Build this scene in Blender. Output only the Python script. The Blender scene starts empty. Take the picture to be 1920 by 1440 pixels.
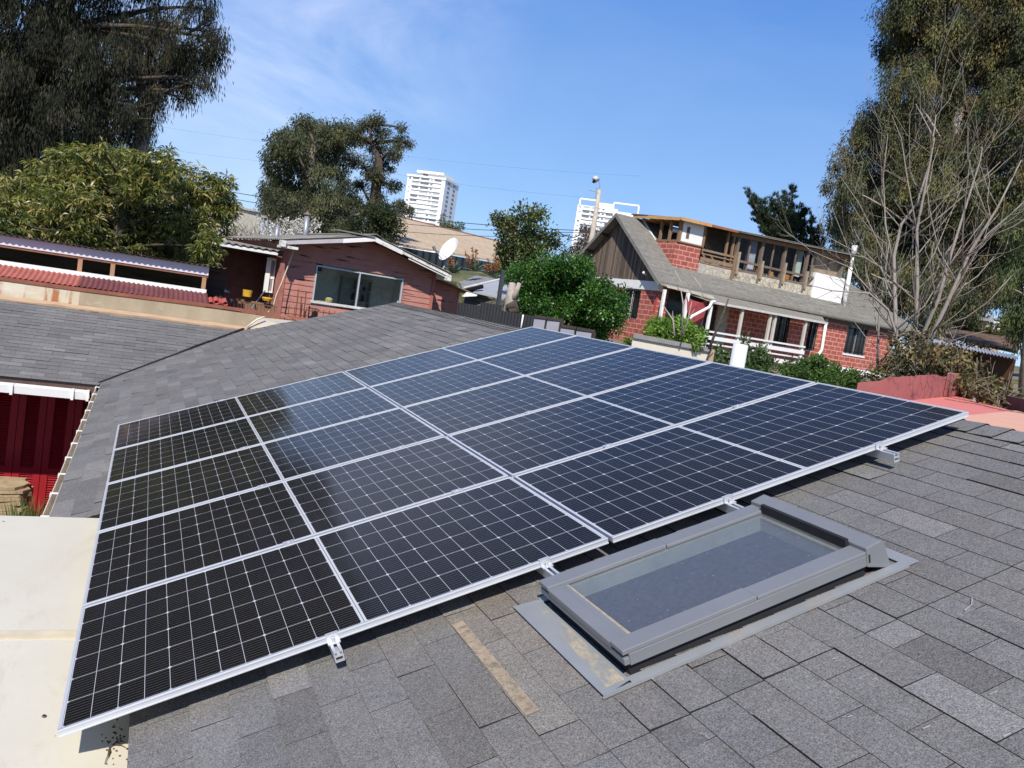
import bpy, math, random
import numpy as np
from mathutils import Vector, Matrix, noise as mnoise
random.seed(7); RNG = np.random.default_rng(11)
sc = bpy.context.scene
COL = sc.collection
rad = math.radians

# ------------------------------------------------------------------ camera
CAM = np.array([0.11297, -2.76226, 4.52396])
M3 = np.array([[0.9059652810918342, 0.1048141991014099, 0.4101717848937496],
               [-0.39420129049693053, -0.14444541543385173, 0.9076017102951583],
               [0.15437698023587898, -0.983945885517528, -0.08954463884777839]])   # image right, down, forward -> world
FPX = 1553.0
cd = bpy.data.cameras.new('camera'); cam = bpy.data.objects.new('camera', cd); COL.objects.link(cam)
cd.sensor_fit = 'HORIZONTAL'; cd.sensor_width = 36.0; cd.lens = FPX / 1920 * 36.0
cd.clip_start = 0.05; cd.clip_end = 5000
R = np.column_stack([M3[:, 0], -M3[:, 1], -M3[:, 2]])
mw = Matrix([list(R[0]) + [CAM[0]], list(R[1]) + [CAM[1]], list(R[2]) + [CAM[2]], [0, 0, 0, 1]])
cam.matrix_world = mw
sc.camera = cam

# ------------------------------------------------------------------ sky, sun, exposure
SUN = Vector((-0.348, -0.626, 0.696)).normalized()
el = math.asin(SUN.z); az = math.atan2(SUN.x, SUN.y)
w = bpy.data.worlds.new('World'); sc.world = w; w.use_nodes = True
nt = w.node_tree; nt.nodes.clear()
N = nt.nodes.new; LK = nt.links.new
out = N('ShaderNodeOutputWorld'); bg = N('ShaderNodeBackground'); sky = N('ShaderNodeTexSky')
sky.sky_type = 'NISHITA'; sky.sun_disc = False; sky.sun_elevation = el; sky.sun_rotation = az
sky.air_density = 1.0; sky.dust_density = 0.05; sky.ozone_density = 3.0; sky.altitude = 1200
tc = N('ShaderNodeTexCoord'); mp = N('ShaderNodeMapping'); mp.inputs['Rotation'].default_value = (0.0, 0.35, rad(-22)); mp.inputs['Scale'].default_value = (1.6, 3.0, 4.5)
LK(tc.outputs['Generated'], mp.inputs['Vector'])
ns = N('ShaderNodeTexNoise'); ns.inputs['Scale'].default_value = 1.1; ns.inputs['Detail'].default_value = 7; ns.inputs['Roughness'].default_value = 0.62; ns.inputs['Distortion'].default_value = 0.6
LK(mp.outputs['Vector'], ns.inputs['Vector'])
cr = N('ShaderNodeValToRGB'); cr.color_ramp.elements[0].position = 0.37; cr.color_ramp.elements[0].color = (0, 0, 0, 1); cr.color_ramp.elements[1].position = 0.70; cr.color_ramp.elements[1].color = (1, 1, 1, 1)
LK(ns.outputs['Fac'], cr.inputs['Fac'])
# the cirrus bank sits in one part of the sky dome (towards the tall tree)
def skydir(px, py):
    r = M3 @ np.array([(px - 960) / FPX, (py - 720) / FPX, 1.0]); return r / np.linalg.norm(r)
dotn = N('ShaderNodeVectorMath'); dotn.operation = 'DISTANCE'; dotn.inputs[1].default_value = tuple(skydir(520, -40))
nrm = N('ShaderNodeVectorMath'); nrm.operation = 'NORMALIZE'; LK(tc.outputs['Generated'], nrm.inputs[0]); LK(nrm.outputs[0], dotn.inputs[0])
mr = N('ShaderNodeMapRange'); mr.inputs['From Min'].default_value = 0.05; mr.inputs['From Max'].default_value = 0.34; mr.inputs['To Min'].default_value = 0.80; mr.inputs['To Max'].default_value = 0.0; mr.interpolation_type = 'SMOOTHSTEP'
LK(dotn.outputs['Value'], mr.inputs['Value'])
mul = N('ShaderNodeMath'); mul.operation = 'MULTIPLY'; LK(cr.outputs['Color'], mul.inputs[0]); LK(mr.outputs['Result'], mul.inputs[1])
base = N('ShaderNodeMath'); base.operation = 'MULTIPLY'; base.inputs[1].default_value = 0.06; LK(cr.outputs['Color'], base.inputs[0])
add = N('ShaderNodeMath'); add.operation = 'MAXIMUM'; LK(mul.outputs[0], add.inputs[0]); LK(base.outputs[0], add.inputs[1])
mx = N('ShaderNodeMix'); mx.data_type = 'RGBA'; mx.inputs['B'].default_value = (4.9, 5.2, 6.4, 1)
LK(add.outputs[0], mx.inputs['Factor']); hs = N('ShaderNodeHueSaturation'); hs.inputs['Saturation'].default_value = 1.30; hs.inputs['Hue'].default_value = 0.512; hs.inputs['Value'].default_value = 0.93; LK(sky.outputs['Color'], hs.inputs['Color']); sz_ = N('ShaderNodeSeparateXYZ'); nr2 = N('ShaderNodeVectorMath'); nr2.operation = 'NORMALIZE'; LK(tc.outputs['Generated'], nr2.inputs[0]); LK(nr2.outputs[0], sz_.inputs[0])
# clear dry air: the pale blue near the horizon keeps its colour instead of burning out
lowc = N('ShaderNodeValToRGB'); lowc.color_ramp.elements[0].position = 0.0; lowc.color_ramp.elements[0].color = (0.42, 0.68, 1.0, 1); lowc.color_ramp.elements[1].position = 0.42; lowc.color_ramp.elements[1].color = (0.105, 0.285, 0.76, 1); LK(sz_.outputs['Z'], lowc.inputs['Fac'])
lowm = N('ShaderNodeVectorMath'); lowm.operation = 'SCALE'; lowm.inputs['Scale'].default_value = 4.9; LK(lowc.outputs['Color'], lowm.inputs[0])
lf_ = N('ShaderNodeMapRange'); lf_.inputs['From Min'].default_value = 0.30; lf_.inputs['From Max'].default_value = 0.75; lf_.inputs['To Min'].default_value = 0.85; lf_.inputs['To Max'].default_value = 0.0; LK(sz_.outputs['Z'], lf_.inputs['Value'])
mh = N('ShaderNodeMix'); mh.data_type = 'RGBA'; LK(lf_.outputs['Result'], mh.inputs['Factor']); LK(hs.outputs[0], mh.inputs['A']); LK(lowm.outputs[0], mh.inputs['B']); LK(mh.outputs['Result'], mx.inputs['A'])
bg.inputs['Strength'].default_value = 0.15
LK(mx.outputs['Result'], bg.inputs['Color']); LK(bg.outputs[0], out.inputs['Surface'])
sl = bpy.data.lights.new('sun', 'SUN'); so = bpy.data.objects.new('sun', sl); COL.objects.link(so)
sl.energy = 4.2; sl.angle = rad(0.53); sl.color = (1.0, 0.95, 0.87)
so.location = (0, 0, 60); so.rotation_euler = SUN.to_track_quat('Z', 'Y').to_euler()
sc.view_settings.view_transform = 'Standard'; sc.view_settings.look = 'None'
sc.view_settings.exposure = 0.42; sc.view_settings.gamma = 1.0; sc.view_settings.use_curve_mapping = False
sc.cycles.max_bounces = 8; sc.cycles.transparent_max_bounces = 12; sc.cycles.use_denoising = True

# ------------------------------------------------------------------ placing helpers (photo pixel -> point in the place)
def ray(px, py): return M3 @ np.array([(px - 960) / FPX, (py - 720) / FPX, 1.0])
def onp(px, py, p0, n):
    r = ray(px, py); n = np.array(n, float); return CAM + r * ((np.array(p0, float) - CAM) @ n / (r @ n))
def atY(px, py, Y): return onp(px, py, (0, Y, 0), (0, 1, 0))
def atZ(px, py, Z): return onp(px, py, (0, 0, Z), (0, 0, 1))
def dep(px, py, D): r = ray(px, py); return CAM + r * (D / math.hypot(r[0], r[1]))
def vd(px, L=1.0):
    r = ray(px, 700); h = math.hypot(r[0], r[1]); return np.array([r[0] / h * L, r[1] / h * L, 0.0])
def pxm(D): return D / FPX            # metres per photo pixel at distance D
class Frame:
    """A building's own axes: e1 along its front, e2 away from us, z up."""
    def __init__(s, P0, azd, z0=0.0):
        a = rad(azd); s.o = np.array([P0[0], P0[1], z0]); s.e1 = np.array([math.sin(a), math.cos(a), 0]); s.e2 = np.array([-math.cos(a), math.sin(a), 0]); s.az = azd
    def w(s, a, b, z): return s.o + s.e1 * a + s.e2 * b + np.array([0, 0, z])
    def loc(s, P): d = np.array(P) - s.o; return (d @ s.e1, d @ s.e2, d[2])
    def b(s, px, py, b): return s.loc(onp(px, py, s.o + s.e2 * b, s.e2))
    def a(s, px, py, a): return s.loc(onp(px, py, s.o + s.e1 * a, s.e1))
    def mat(s): return Matrix([[s.e1[0], s.e2[0], 0, s.o[0]], [s.e1[1], s.e2[1], 0, s.o[1]], [0, 0, 1, s.o[2]], [0, 0, 0, 1]])

# ------------------------------------------------------------------ mesh builder
class MB:
    def __init__(s): s.v = []; s.f = []; s.m = []; s.c = []; s.mi = 0; s.tint = None
    def face(s, pts, mi=None, tint=None):
        i = len(s.v); s.v += [tuple(map(float, p)) for p in pts]; s.f.append(tuple(range(i, i + len(pts)))); s.m.append(s.mi if mi is None else mi); s.c.append(tint if tint is not None else s.tint); return s
    def box(s, c, d, rot=None, mi=None):
        c = Vector(c); h = Vector(d) / 2
        P = [Vector((x * h.x, y * h.y, z * h.z)) for x in (-1, 1) for y in (-1, 1) for z in (-1, 1)]
        if rot is not None: P = [rot @ p for p in P]
        P = [p + c for p in P]
        for q in ((0, 1, 3, 2), (4, 6, 7, 5), (0, 4, 5, 1), (2, 3, 7, 6), (0, 2, 6, 4), (1, 5, 7, 3)): s.face([P[k] for k in q], mi)
        return s
    def bb(s, x0, x1, y0, y1, z0, z1, mi=None): return s.box(((x0 + x1) / 2, (y0 + y1) / 2, (z0 + z1) / 2), (x1 - x0, y1 - y0, z1 - z0), None, mi)
    def prism(s, poly, off, mi=None):
        """closed prism: 3-D polygon swept by vector off"""
        off = Vector(off); A = [Vector(p) for p in poly]; B = [p + off for p in A]
        s.face(A[::-1], mi); s.face(B, mi)
        for i in range(len(A)):
            j = (i + 1) % len(A); s.face([A[i], A[j], B[j], B[i]], mi)
        return s
    def bar(s, p, q, wd, ht=None, up=(0, 0, 1), mi=None):
        p = Vector(p); q = Vector(q); d = q - p; L = d.length
        if L < 1e-6: return s
        z = d / L; u = Vector(up)
        if abs(z.dot(u)) > 0.99: u = Vector((1, 0, 0))
        x = z.cross(u).normalized(); y = x.cross(z)
        return s.box((p + q) / 2, (wd, ht or wd, L), Matrix((x, y, z)).transposed(), mi)
    def tube(s, pts, rs, n=8, cap=True, mi=None):
        pts = [Vector(p) for p in pts]
        if not hasattr(rs, '__len__'): rs = [rs] * len(pts)
        rings = []; x = None
        for i, p in enumerate(pts):
            d = (pts[min(i + 1, len(pts) - 1)] - pts[max(i - 1, 0)])
            d = d.normalized() if d.length > 1e-9 else Vector((0, 0, 1))
            if x is None: x = d.orthogonal().normalized()
            else:
                x = x - d * x.dot(d); x = x.normalized() if x.length > 1e-6 else d.orthogonal().normalized()
            y = d.cross(x); k = len(s.v)
            s.v += [tuple(p + (x * math.cos(2 * math.pi * t / n) + y * math.sin(2 * math.pi * t / n)) * rs[i]) for t in range(n)]
            rings.append(k)
        m = s.mi if mi is None else mi
        for a, b in zip(rings, rings[1:]):
            for t in range(n):
                u = (t + 1) % n; s.f.append((a + t, a + u, b + u, b + t)); s.m.append(m); s.c.append(s.tint)
        if cap:
            s.f.append(tuple(rings[0] + t for t in range(n))[::-1]); s.m.append(m); s.c.append(s.tint)
            s.f.append(tuple(rings[-1] + t for t in range(n))); s.m.append(m); s.c.append(s.tint)
        return s
    def corr(s, o, eu, ev, L, W, pitch, amp, th=0.004, seg=6, mi=None):
        """corrugated sheet: o corner, eu along the ridges (length L), ev across them (width W)"""
        o = Vector(o); eu = Vector(eu).normalized(); ev = Vector(ev).normalized(); n = eu.cross(ev).normalized()
        if n.z < 0: n = -n
        k = max(2, int(W / pitch * seg)); P = []
        for i in range(k + 1):
            t = W * i / k; P.append(o + ev * t + n * (amp * math.sin(2 * math.pi * t / pitch)))
        for a, b in zip(P, P[1:]):
            s.face([a, b, b + eu * L, a + eu * L], mi); s.face([a - n * th, a - n * th + eu * L, b - n * th + eu * L, b - n * th], mi)
            s.face([a, a - n * th, b - n * th, b], mi); s.face([a + eu * L, b + eu * L, b + eu * L - n * th, a + eu * L - n * th], mi)
        return s
    def build(s, name, mats, parent=None, smooth=False, uv=True, bevel=0):
        me = bpy.data.meshes.new(name); me.from_pydata(s.v, [], s.f)
        for m in (mats if isinstance(mats, (list, tuple)) else [mats]): me.materials.append(m)
        me.polygons.foreach_set('material_index', s.m)
        if smooth: me.polygons.foreach_set('use_smooth', [True] * len(s.f))
        if uv and len(s.f) < 60000:
            ul = me.uv_layers.new(name='uv'); co = []
            Z = Vector((0, 0, 1))
            for p in me.polygons:
                n = p.normal
                if abs(n.z) > 0.93: U = Vector((1, 0, 0)); V = Vector((0, 1, 0))
                else: U = Z.cross(n).normalized(); V = n.cross(U)
                for vi in p.vertices:
                    q = Vector(s.v[vi]); co += [q.dot(U), q.dot(V)]
            ul.data.foreach_set('uv', co)
        if any(c is not None for c in s.c):
            at = me.attributes.new('tint', 'FLOAT_COLOR', 'CORNER'); cc = []
            for f, c in zip(s.f, s.c):
                c = c or (1, 1, 1); cc += [c[0], c[1], c[2], 1.0] * len(f)
            at.data.foreach_set('color', cc)
        o = bpy.data.objects.new(name, me); COL.objects.link(o)
        if parent is not None: o.parent = parent
        if bevel:
            me.validate()
            b = o.modifiers.new('bevel', 'BEVEL'); b.width = bevel; b.segments = 2; b.limit_method = 'ANGLE'
            import bmesh
            bm = bmesh.new(); bm.from_mesh(me); bmesh.ops.remove_doubles(bm, verts=bm.verts, dist=1e-5); bm.to_mesh(me); bm.free()
        return o
def tag(o, label, cat, group=None, kind=None):
    if label: o['label'] = label
    if cat: o['category'] = cat
    if group: o['group'] = group
    if kind: o['kind'] = kind
    return o
def thing(name, label, cat, loc=(0, 0, 0), group=None, mat=None):
    o = bpy.data.objects.new(name, None); COL.objects.link(o)
    if mat is not None: o.matrix_world = mat
    else: o.location = tuple(float(x) for x in loc)
    o.empty_display_size = 0.2
    return tag(o, label, cat, group)
def fthing(name, label, cat, fr, group=None): return thing(name, label, cat, group=group, mat=fr.mat())

# ------------------------------------------------------------------ materials
MATS = {}
class NT:
    def __init__(s, name):
        s.m = bpy.data.materials.new(name); s.m.use_nodes = True; s.t = s.m.node_tree; s.b = s.t.nodes['Principled BSDF']; s.o = s.t.nodes['Material Output']
    def n(s, k, **kw):
        x = s.t.nodes.new(k)
        for a, b in kw.items(): setattr(x, a, b)
        return x
    def l(s, a, b): s.t.links.new(a, b)
    def math(s, op, a, b=None, c=None):
        x = s.n('ShaderNodeMath', operation=op)
        for i, v in enumerate((a, b, c)):
            if v is None: continue
            if isinstance(v, (int, float)): x.inputs[i].default_value = v
            else: s.l(v, x.inputs[i])
        return x.outputs[0]
    def mix(s, f, a, b, mode='MIX'):
        x = s.n('ShaderNodeMix', data_type='RGBA', blend_type=mode)
        for k, v in (('Factor', f), ('A', a), ('B', b)):
            if isinstance(v, (int, float)): x.inputs[k].default_value = v
            elif isinstance(v, tuple): x.inputs[k].default_value = (*v, 1) if len(v) == 3 else v
            else: s.l(v, x.inputs[k])
        return x.outputs['Result']
    def noise(s, scale, detail=4, rough=0.55, vec=None, stretch=None, dist=0):
        x = s.n('ShaderNodeTexNoise'); x.inputs['Scale'].default_value = scale; x.inputs['Detail'].default_value = detail; x.inputs['Roughness'].default_value = rough; x.inputs['Distortion'].default_value = dist
        if vec is None:
            tcn = s.n('ShaderNodeTexCoord'); vec = tcn.outputs['Object']
        if stretch:
            mpn = s.n('ShaderNodeMapping'); mpn.inputs['Scale'].default_value = stretch; s.l(vec, mpn.inputs['Vector']); vec = mpn.outputs['Vector']
        s.l(vec, x.inputs['Vector']); return x.outputs['Fac']
    def ramp(s, f, p0, p1, c0=(0, 0, 0), c1=(1, 1, 1)):
        x = s.n('ShaderNodeValToRGB'); e = x.color_ramp.elements; e[0].position = p0; e[1].position = p1; e[0].color = (*c0, 1); e[1].color = (*c1, 1); s.l(f, x.inputs['Fac']); return x.outputs['Color']
    def bump(s, h, strength=0.3, dist=0.01):
        x = s.n('ShaderNodeBump'); x.inputs['Strength'].default_value = strength; x.inputs['Distance'].default_value = dist; s.l(h, x.inputs['Height']); s.l(x.outputs['Normal'], s.b.inputs['Normal']); return x
    def uv(s):
        x = s.n('ShaderNodeUVMap'); x.uv_map = 'uv'; return x.outputs['UV']
    def sep(s, v):
        x = s.n('ShaderNodeSeparateXYZ'); s.l(v, x.inputs[0]); return x.outputs
    def base(s, c, rough=0.8, spec=0.3, metal=0.0):
        if isinstance(c, tuple): s.b.inputs['Base Color'].default_value = (*c, 1)
        else: s.l(c, s.b.inputs['Base Color'])
        s.b.inputs['Roughness'].default_value = rough; s.b.inputs['Specular IOR Level'].default_value = spec; s.b.inputs['Metallic'].default_value = metal
        return s
def M(name, col, rough=0.8, spec=0.3, metal=0.0, var=0.25, vs=6.0, bump=0.0, dirt=None, dirt_s=2.0, dirt_t=(0.52, 0.72), stretch=None):
    """plain painted / weathered surface with noise variation and optional dirt patches"""
    if name in MATS: return MATS[name]
    t = NT(name); f = t.noise(vs, 6, 0.6, stretch=stretch)
    c = t.mix(t.ramp(f, 0.25, 0.75), tuple(x * (1 - var) for x in col), tuple(min(1, x * (1 + var)) for x in col))
    if dirt is not None:
        g = t.noise(dirt_s, 8, 0.7, stretch=stretch, dist=0.8); c = t.mix(t.ramp(g, *dirt_t), c, dirt)
    t.base(c, rough, spec, metal)
    if bump: t.bump(t.noise(vs * 6, 5, 0.6), bump, 0.01)
    MATS[name] = t.m; return t.m
def mat_shingle():
    t = NT('asphalt_shingle'); a = t.n('ShaderNodeAttribute', attribute_name='tint')
    g = t.noise(210, 3, 0.8); g2 = t.noise(75, 3, 0.7); g3 = t.noise(1.1, 5, 0.6); g4 = t.noise(9, 5, 0.7)
    c = t.mix(1.0, a.outputs['Color'], t.ramp(g, 0.34, 0.66, (0.38, 0.38, 0.38), (1.62, 1.62, 1.62)), 'MULTIPLY')
    c = t.mix(0.7, c, t.ramp(g2, 0.3, 0.7, (0.72, 0.72, 0.72), (1.28, 1.28, 1.28)), 'MULTIPLY')
    c = t.mix(0.8, c, t.ramp(g3, 0.3, 0.7, (0.86, 0.865, 0.88), (1.12, 1.115, 1.09)), 'MULTIPLY')
    c = t.mix(0.5, c, t.ramp(g4, 0.3, 0.7, (0.85, 0.85, 0.85), (1.15, 1.15, 1.15)), 'MULTIPLY')
    sp = t.ramp(t.noise(150, 2, 0.9), 0.69, 0.74); c = t.mix(sp, c, (0.33, 0.33, 0.32))
    t.base(c, 0.95, 0.12); t.bump(g, 0.35, 0.004); return t.m
def mat_cells():
    t = NT('solar_cells'); tcn = t.n('ShaderNodeTexCoord'); x, y, z = t.sep(tcn.outputs['Object'])
    def line(v, per, off, half):     # mask around multiples of per
        q = t.math('ADD', v, -off + per * 0.5); q = t.math('MODULO', t.math('ADD', q, per * 100), per); q = t.math('ABSOLUTE', t.math('SUBTRACT', q, per * 0.5)); return t.math('LESS_THAN', q, half), q
    px, py = 0.0814, 0.161
    ux = t.math('SUBTRACT', t.math('ABSOLUTE', t.math('SUBTRACT', x, 1.0)), 0.010)        # distance from the centre bus gap
    l1, q1 = line(ux, px, 0, 0.0008); l2, q2 = line(y, py, 0.5, 0.0012); _, q1b = line(ux, px * 2, 0, 0.001)
    cen = t.math('MULTIPLY', t.math('LESS_THAN', ux, -0.001), t.math('GREATER_THAN', ux, -0.0088))
    dia = t.math('LESS_THAN', t.math('ADD', q1b, q2), 0.0085)
    bus, _ = line(y, py / 9, 0.5 + py / 18, 0.0007)
    brd = t.math('MAXIMUM', t.math('GREATER_THAN', ux, px * 12), t.math('GREATER_THAN', t.math('ABSOLUTE', t.math('SUBTRACT', y, 0.5)), py * 3))
    m = t.math('MAXIMUM', t.math('MAXIMUM', l1, l2), t.math('MAXIMUM', t.math('MAXIMUM', cen, dia), brd))
    f = t.noise(3, 3); c0 = t.mix(t.ramp(f, 0.3, 0.7), (0.0085, 0.0078, 0.0078), (0.0125, 0.0115, 0.0112))
    c = t.mix(t.math("MULTIPLY", bus, 0.28), c0, (0.40, 0.40, 0.40)); c = t.mix(t.math('MULTIPLY', m, 0.85), c, (0.58, 0.585, 0.59))
    dust = t.math('MULTIPLY', t.ramp(t.noise(160, 2, 0.9), 0.70, 0.76), t.ramp(t.noise(4, 4), 0.45, 0.7)); c = t.mix(t.math('MULTIPLY', dust, 0.35), c, (0.35, 0.34, 0.32))
    t.base(c, 0.07, 0.10); t.b.inputs['Coat Weight'].default_value = 0.0
    t.b.inputs['Specular Tint'].default_value = (1.0, 0.86, 0.70, 1); r = t.math('ADD', 0.075, t.math('MULTIPLY', t.ramp(t.noise(2.2, 6, .7), .35, .75), 0.07)); t.l(r, t.b.inputs['Roughness'])
    return t.m
def mat_brick(name, c1, c2, mortar, bw, bh, ms=0.018, bump=0.6, msm=0.15):
    t = NT(name); b = t.n('ShaderNodeTexBrick'); t.l(t.uv(), b.inputs['Vector']); b.offset = 0.5
    nz = t.noise(5, 5, 0.65)
    b.inputs['Scale'].default_value = 1; b.inputs['Brick Width'].default_value = bw; b.inputs['Row Height'].default_value = bh; b.inputs['Mortar Size'].default_value = ms; b.inputs['Mortar Smooth'].default_value = msm
    b.inputs['Color1'].default_value = (*c1, 1); b.inputs['Color2'].default_value = (*c2, 1); b.inputs['Mortar'].default_value = (*mortar, 1); b.inputs['Bias'].default_value = -0.1
    c = t.mix(0.9, b.outputs['Color'], t.ramp(nz, 0.25, 0.75, (0.72, 0.72, 0.72), (1.25, 1.22, 1.2)), 'MULTIPLY')
    t.base(c, 0.85, 0.25); t.bump(t.math('SUBTRACT', 1.0, b.outputs['Fac']), bump, 0.015); return t.m
def mat_planks(name, col, pw, axis=0, gap=0.08, var=0.35, dark=(0.02, 0.016, 0.012), bare=None, rough=0.85, grain=(2, 60, 2)):
    """planks: uv coordinate `axis` runs across them"""
    t = NT(name); uvs = t.sep(t.uv()); v = t.math('DIVIDE', uvs[axis], pw); k = t.math('FLOOR', v); fr = t.math('FRACT', v)
    wn = t.n('ShaderNodeTexWhiteNoise', noise_dimensions='1D'); t.l(k, wn.inputs['W'])
    g = t.noise(1, 6, 0.65, vec=t.uv(), stretch=((70, 3, 1) if axis == 0 else (3, 70, 1)))
    c = t.mix(wn.outputs['Value'], tuple(x * (1 - var) for x in col), tuple(min(1, x * (1 + var)) for x in col))
    c = t.mix(0.85, c, t.ramp(g, 0.3, 0.7, (0.6, 0.6, 0.6), (1.35, 1.33, 1.3)), 'MULTIPLY')
    if bare: c = t.mix(t.ramp(t.noise(1, 7, 0.7, vec=t.uv(), stretch=((14, 1.6, 1) if axis == 0 else (1.6, 14, 1))), 0.62, 0.66), c, bare)
    c = t.mix(t.math('LESS_THAN', fr, gap), c, dark); t.base(c, rough, 0.2); return t.m
def mat_leaf(name, rough=0.55, spec=0.35, trans=0.30, gloss=0.0):
    t = NT(name); a = t.n('ShaderNodeAttribute', attribute_name='tint'); t.base(a.outputs['Color'], rough, spec)
    tr = t.n('ShaderNodeBsdfTranslucent'); t.l(t.mix(1.0, a.outputs['Color'], (1.3, 1.5, 0.6), 'MULTIPLY'), tr.inputs['Color'])
    ms = t.n('ShaderNodeMixShader'); ms.inputs[0].default_value = trans; t.l(t.b.outputs[0], ms.inputs[1]); t.l(tr.outputs[0], ms.inputs[2]); t.l(ms.outputs[0], t.o.inputs['Surface']); return t.m
def mat_glass(name, tint=(0.9, 0.95, 0.95), rough=0.02, refl=1.0):
    t = NT(name); g = t.n('ShaderNodeBsdfGlossy'); g.inputs['Roughness'].default_value = rough; tr = t.n('ShaderNodeBsdfTransparent'); tr.inputs['Color'].default_value = (*tint, 1)
    fr = t.n('ShaderNodeFresnel'); fr.inputs['IOR'].default_value = 1.52; geo = t.n('ShaderNodeNewGeometry'); ms = t.n('ShaderNodeMixShader'); t.l(t.math('MULTIPLY', t.math('MULTIPLY', fr.outputs[0], refl), t.math('SUBTRACT', 1.0, geo.outputs['Backfacing'])), ms.inputs[0]); t.l(tr.outputs[0], ms.inputs[1]); t.l(g.outputs[0], ms.inputs[2]); t.l(ms.outputs[0], t.o.inputs['Surface']); return t.m
SH = mat_shingle(); CELLS = mat_cells(); LEAF = mat_leaf('leaf'); LEAFD = mat_leaf('leaf_matt', 0.7, 0.2, 0.22); LEAFG = mat_leaf('leaf_glossy', 0.38, 0.45, 0.25)
ALU = M('anodised_aluminium', (0.60, 0.61, 0.625), 0.42, 0.5, 0.3, 0.04)
ALUSHADE = M('aluminium_less_lit', (0.40, 0.41, 0.44), 0.5, 0.4, 0.3, 0.04)  # same aluminium darkened, stands in for a less lit face
TAR = M('shingle_edge', (0.032, 0.031, 0.030), 0.95, 0.1)
t = NT('cream_painted_sheet'); c = t.mix(t.ramp(t.noise(1.2, 7, .65), .3, .7), (0.60, 0.55, 0.43), (0.66, 0.61, 0.485)); c = t.mix(t.ramp(t.noise(2.0, 9, .75, stretch=(1, .35, 1), dist=.6), .56, .80), c, (0.50, 0.42, 0.28)); c = t.mix(t.ramp(t.noise(45, 3, .8), .70, .74), c, (0.30, 0.25, 0.17)); c = t.mix(t.ramp(t.noise(9, 6, .7), .62, .78), c, (0.55, 0.48, 0.35)); t.base(c, .6, .25); t.bump(t.noise(2.5, 4), .15, .02); CREAM = t.m
WHITE = M('white_paint', (0.78, 0.77, 0.74), 0.6, 0.3, 0, 0.06, 3, 0, (0.5, 0.46, 0.4), 3.0, (0.58, 0.85))
BEIGE = M('beige_gutter_plastic', (0.62, 0.55, 0.44), 0.6, 0.3, 0, 0.1)
REDP = M('red_gloss_paint', (0.31, 0.017, 0.023), 0.4, 0.4, 0, 0.15, 3)
GALV = None
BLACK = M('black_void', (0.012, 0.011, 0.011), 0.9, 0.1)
DARKW = M('dark_wood', (0.055, 0.038, 0.028), 0.85, 0.2, 0, 0.35, 8)
TIMBER = M('weathered_timber', (0.24, 0.15, 0.09), 0.85, 0.2, 0, 0.35, 6, 0.2, stretch=(1, 1, 6))
PINE = M('raw_pine_timber', (0.52, 0.29, 0.13), 0.8, 0.2, 0, 0.2, 6)
CONC = M('concrete', (0.33, 0.31, 0.28), 0.9, 0.2, 0, 0.2, 5, 0.2)
STEEL = M('steel_grey', (0.30, 0.31, 0.33), 0.45, 0.5, 0.4, 0.12)
BARK = M('grey_bark', (0.23, 0.19, 0.15), 0.9, 0.15, 0, 0.35, 9, 0.5)
PBARK = M('pale_bark', (0.36, 0.31, 0.26), 0.85, 0.2, 0, 0.3, 7, 0.4)
DBARK = M('dark_bark', (0.085, 0.068, 0.052), 0.9, 0.15, 0, 0.35, 9, 0.5)
RUST = M('rusty_iron', (0.16, 0.065, 0.04), 0.85, 0.2, 0, 0.4, 12)

# ================================================================== GROUND
def gz(X, Y):
    def ss(a, b, t): t = min(1, max(0, (t - a) / (b - a))); return t * t * (3 - 2 * t)
    d = math.hypot(X, Y)
    z = 2.7 * max(ss(11.9, 12.5, Y), ss(4.6, 5.6, X)) + 1.3 * ss(14, 34, d) + 3.5 * ss(38, 130, d) + 6 * ss(130, 500, d)
    return z
b = MB(); xs = [-900, -500, -250, -120, -60, -40, -25, -15, -10, -6, -3, 0, 2, 4, 4.6, 5.0, 5.6, 7, 9, 12, 16, 20, 25, 30, 36, 45, 60, 80, 110, 160, 250, 450, 800, 1300]
ys = [-300, -100, -40, -20, -10, -4, 0, 4, 8, 10, 11.9, 12.2, 12.5, 14, 17, 20, 24, 28, 33, 40, 50, 65, 90, 130, 200, 320, 550, 900, 1500]
nx = len(xs); b.v = [(x, y, gz(x, y) - 0.05) for y in ys for x in xs]
for j in range(len(ys) - 1):
    for i in range(nx - 1): b.f.append((j * nx + i, j * nx + i + 1, (j + 1) * nx + i + 1, (j + 1) * nx + i)); b.m.append(0); b.c.append(None)
EARTH = M('dry_earth', (0.20, 0.165, 0.11), 0.95, 0.1, 0, 0.35, 0.4, 0, (0.07, 0.085, 0.03), 0.25, (0.48, 0.6))
tag(b.build('ground', EARTH, None, True, False), 'dry sloping ground with weeds under and between the houses', 'ground', kind='structure')

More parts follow.
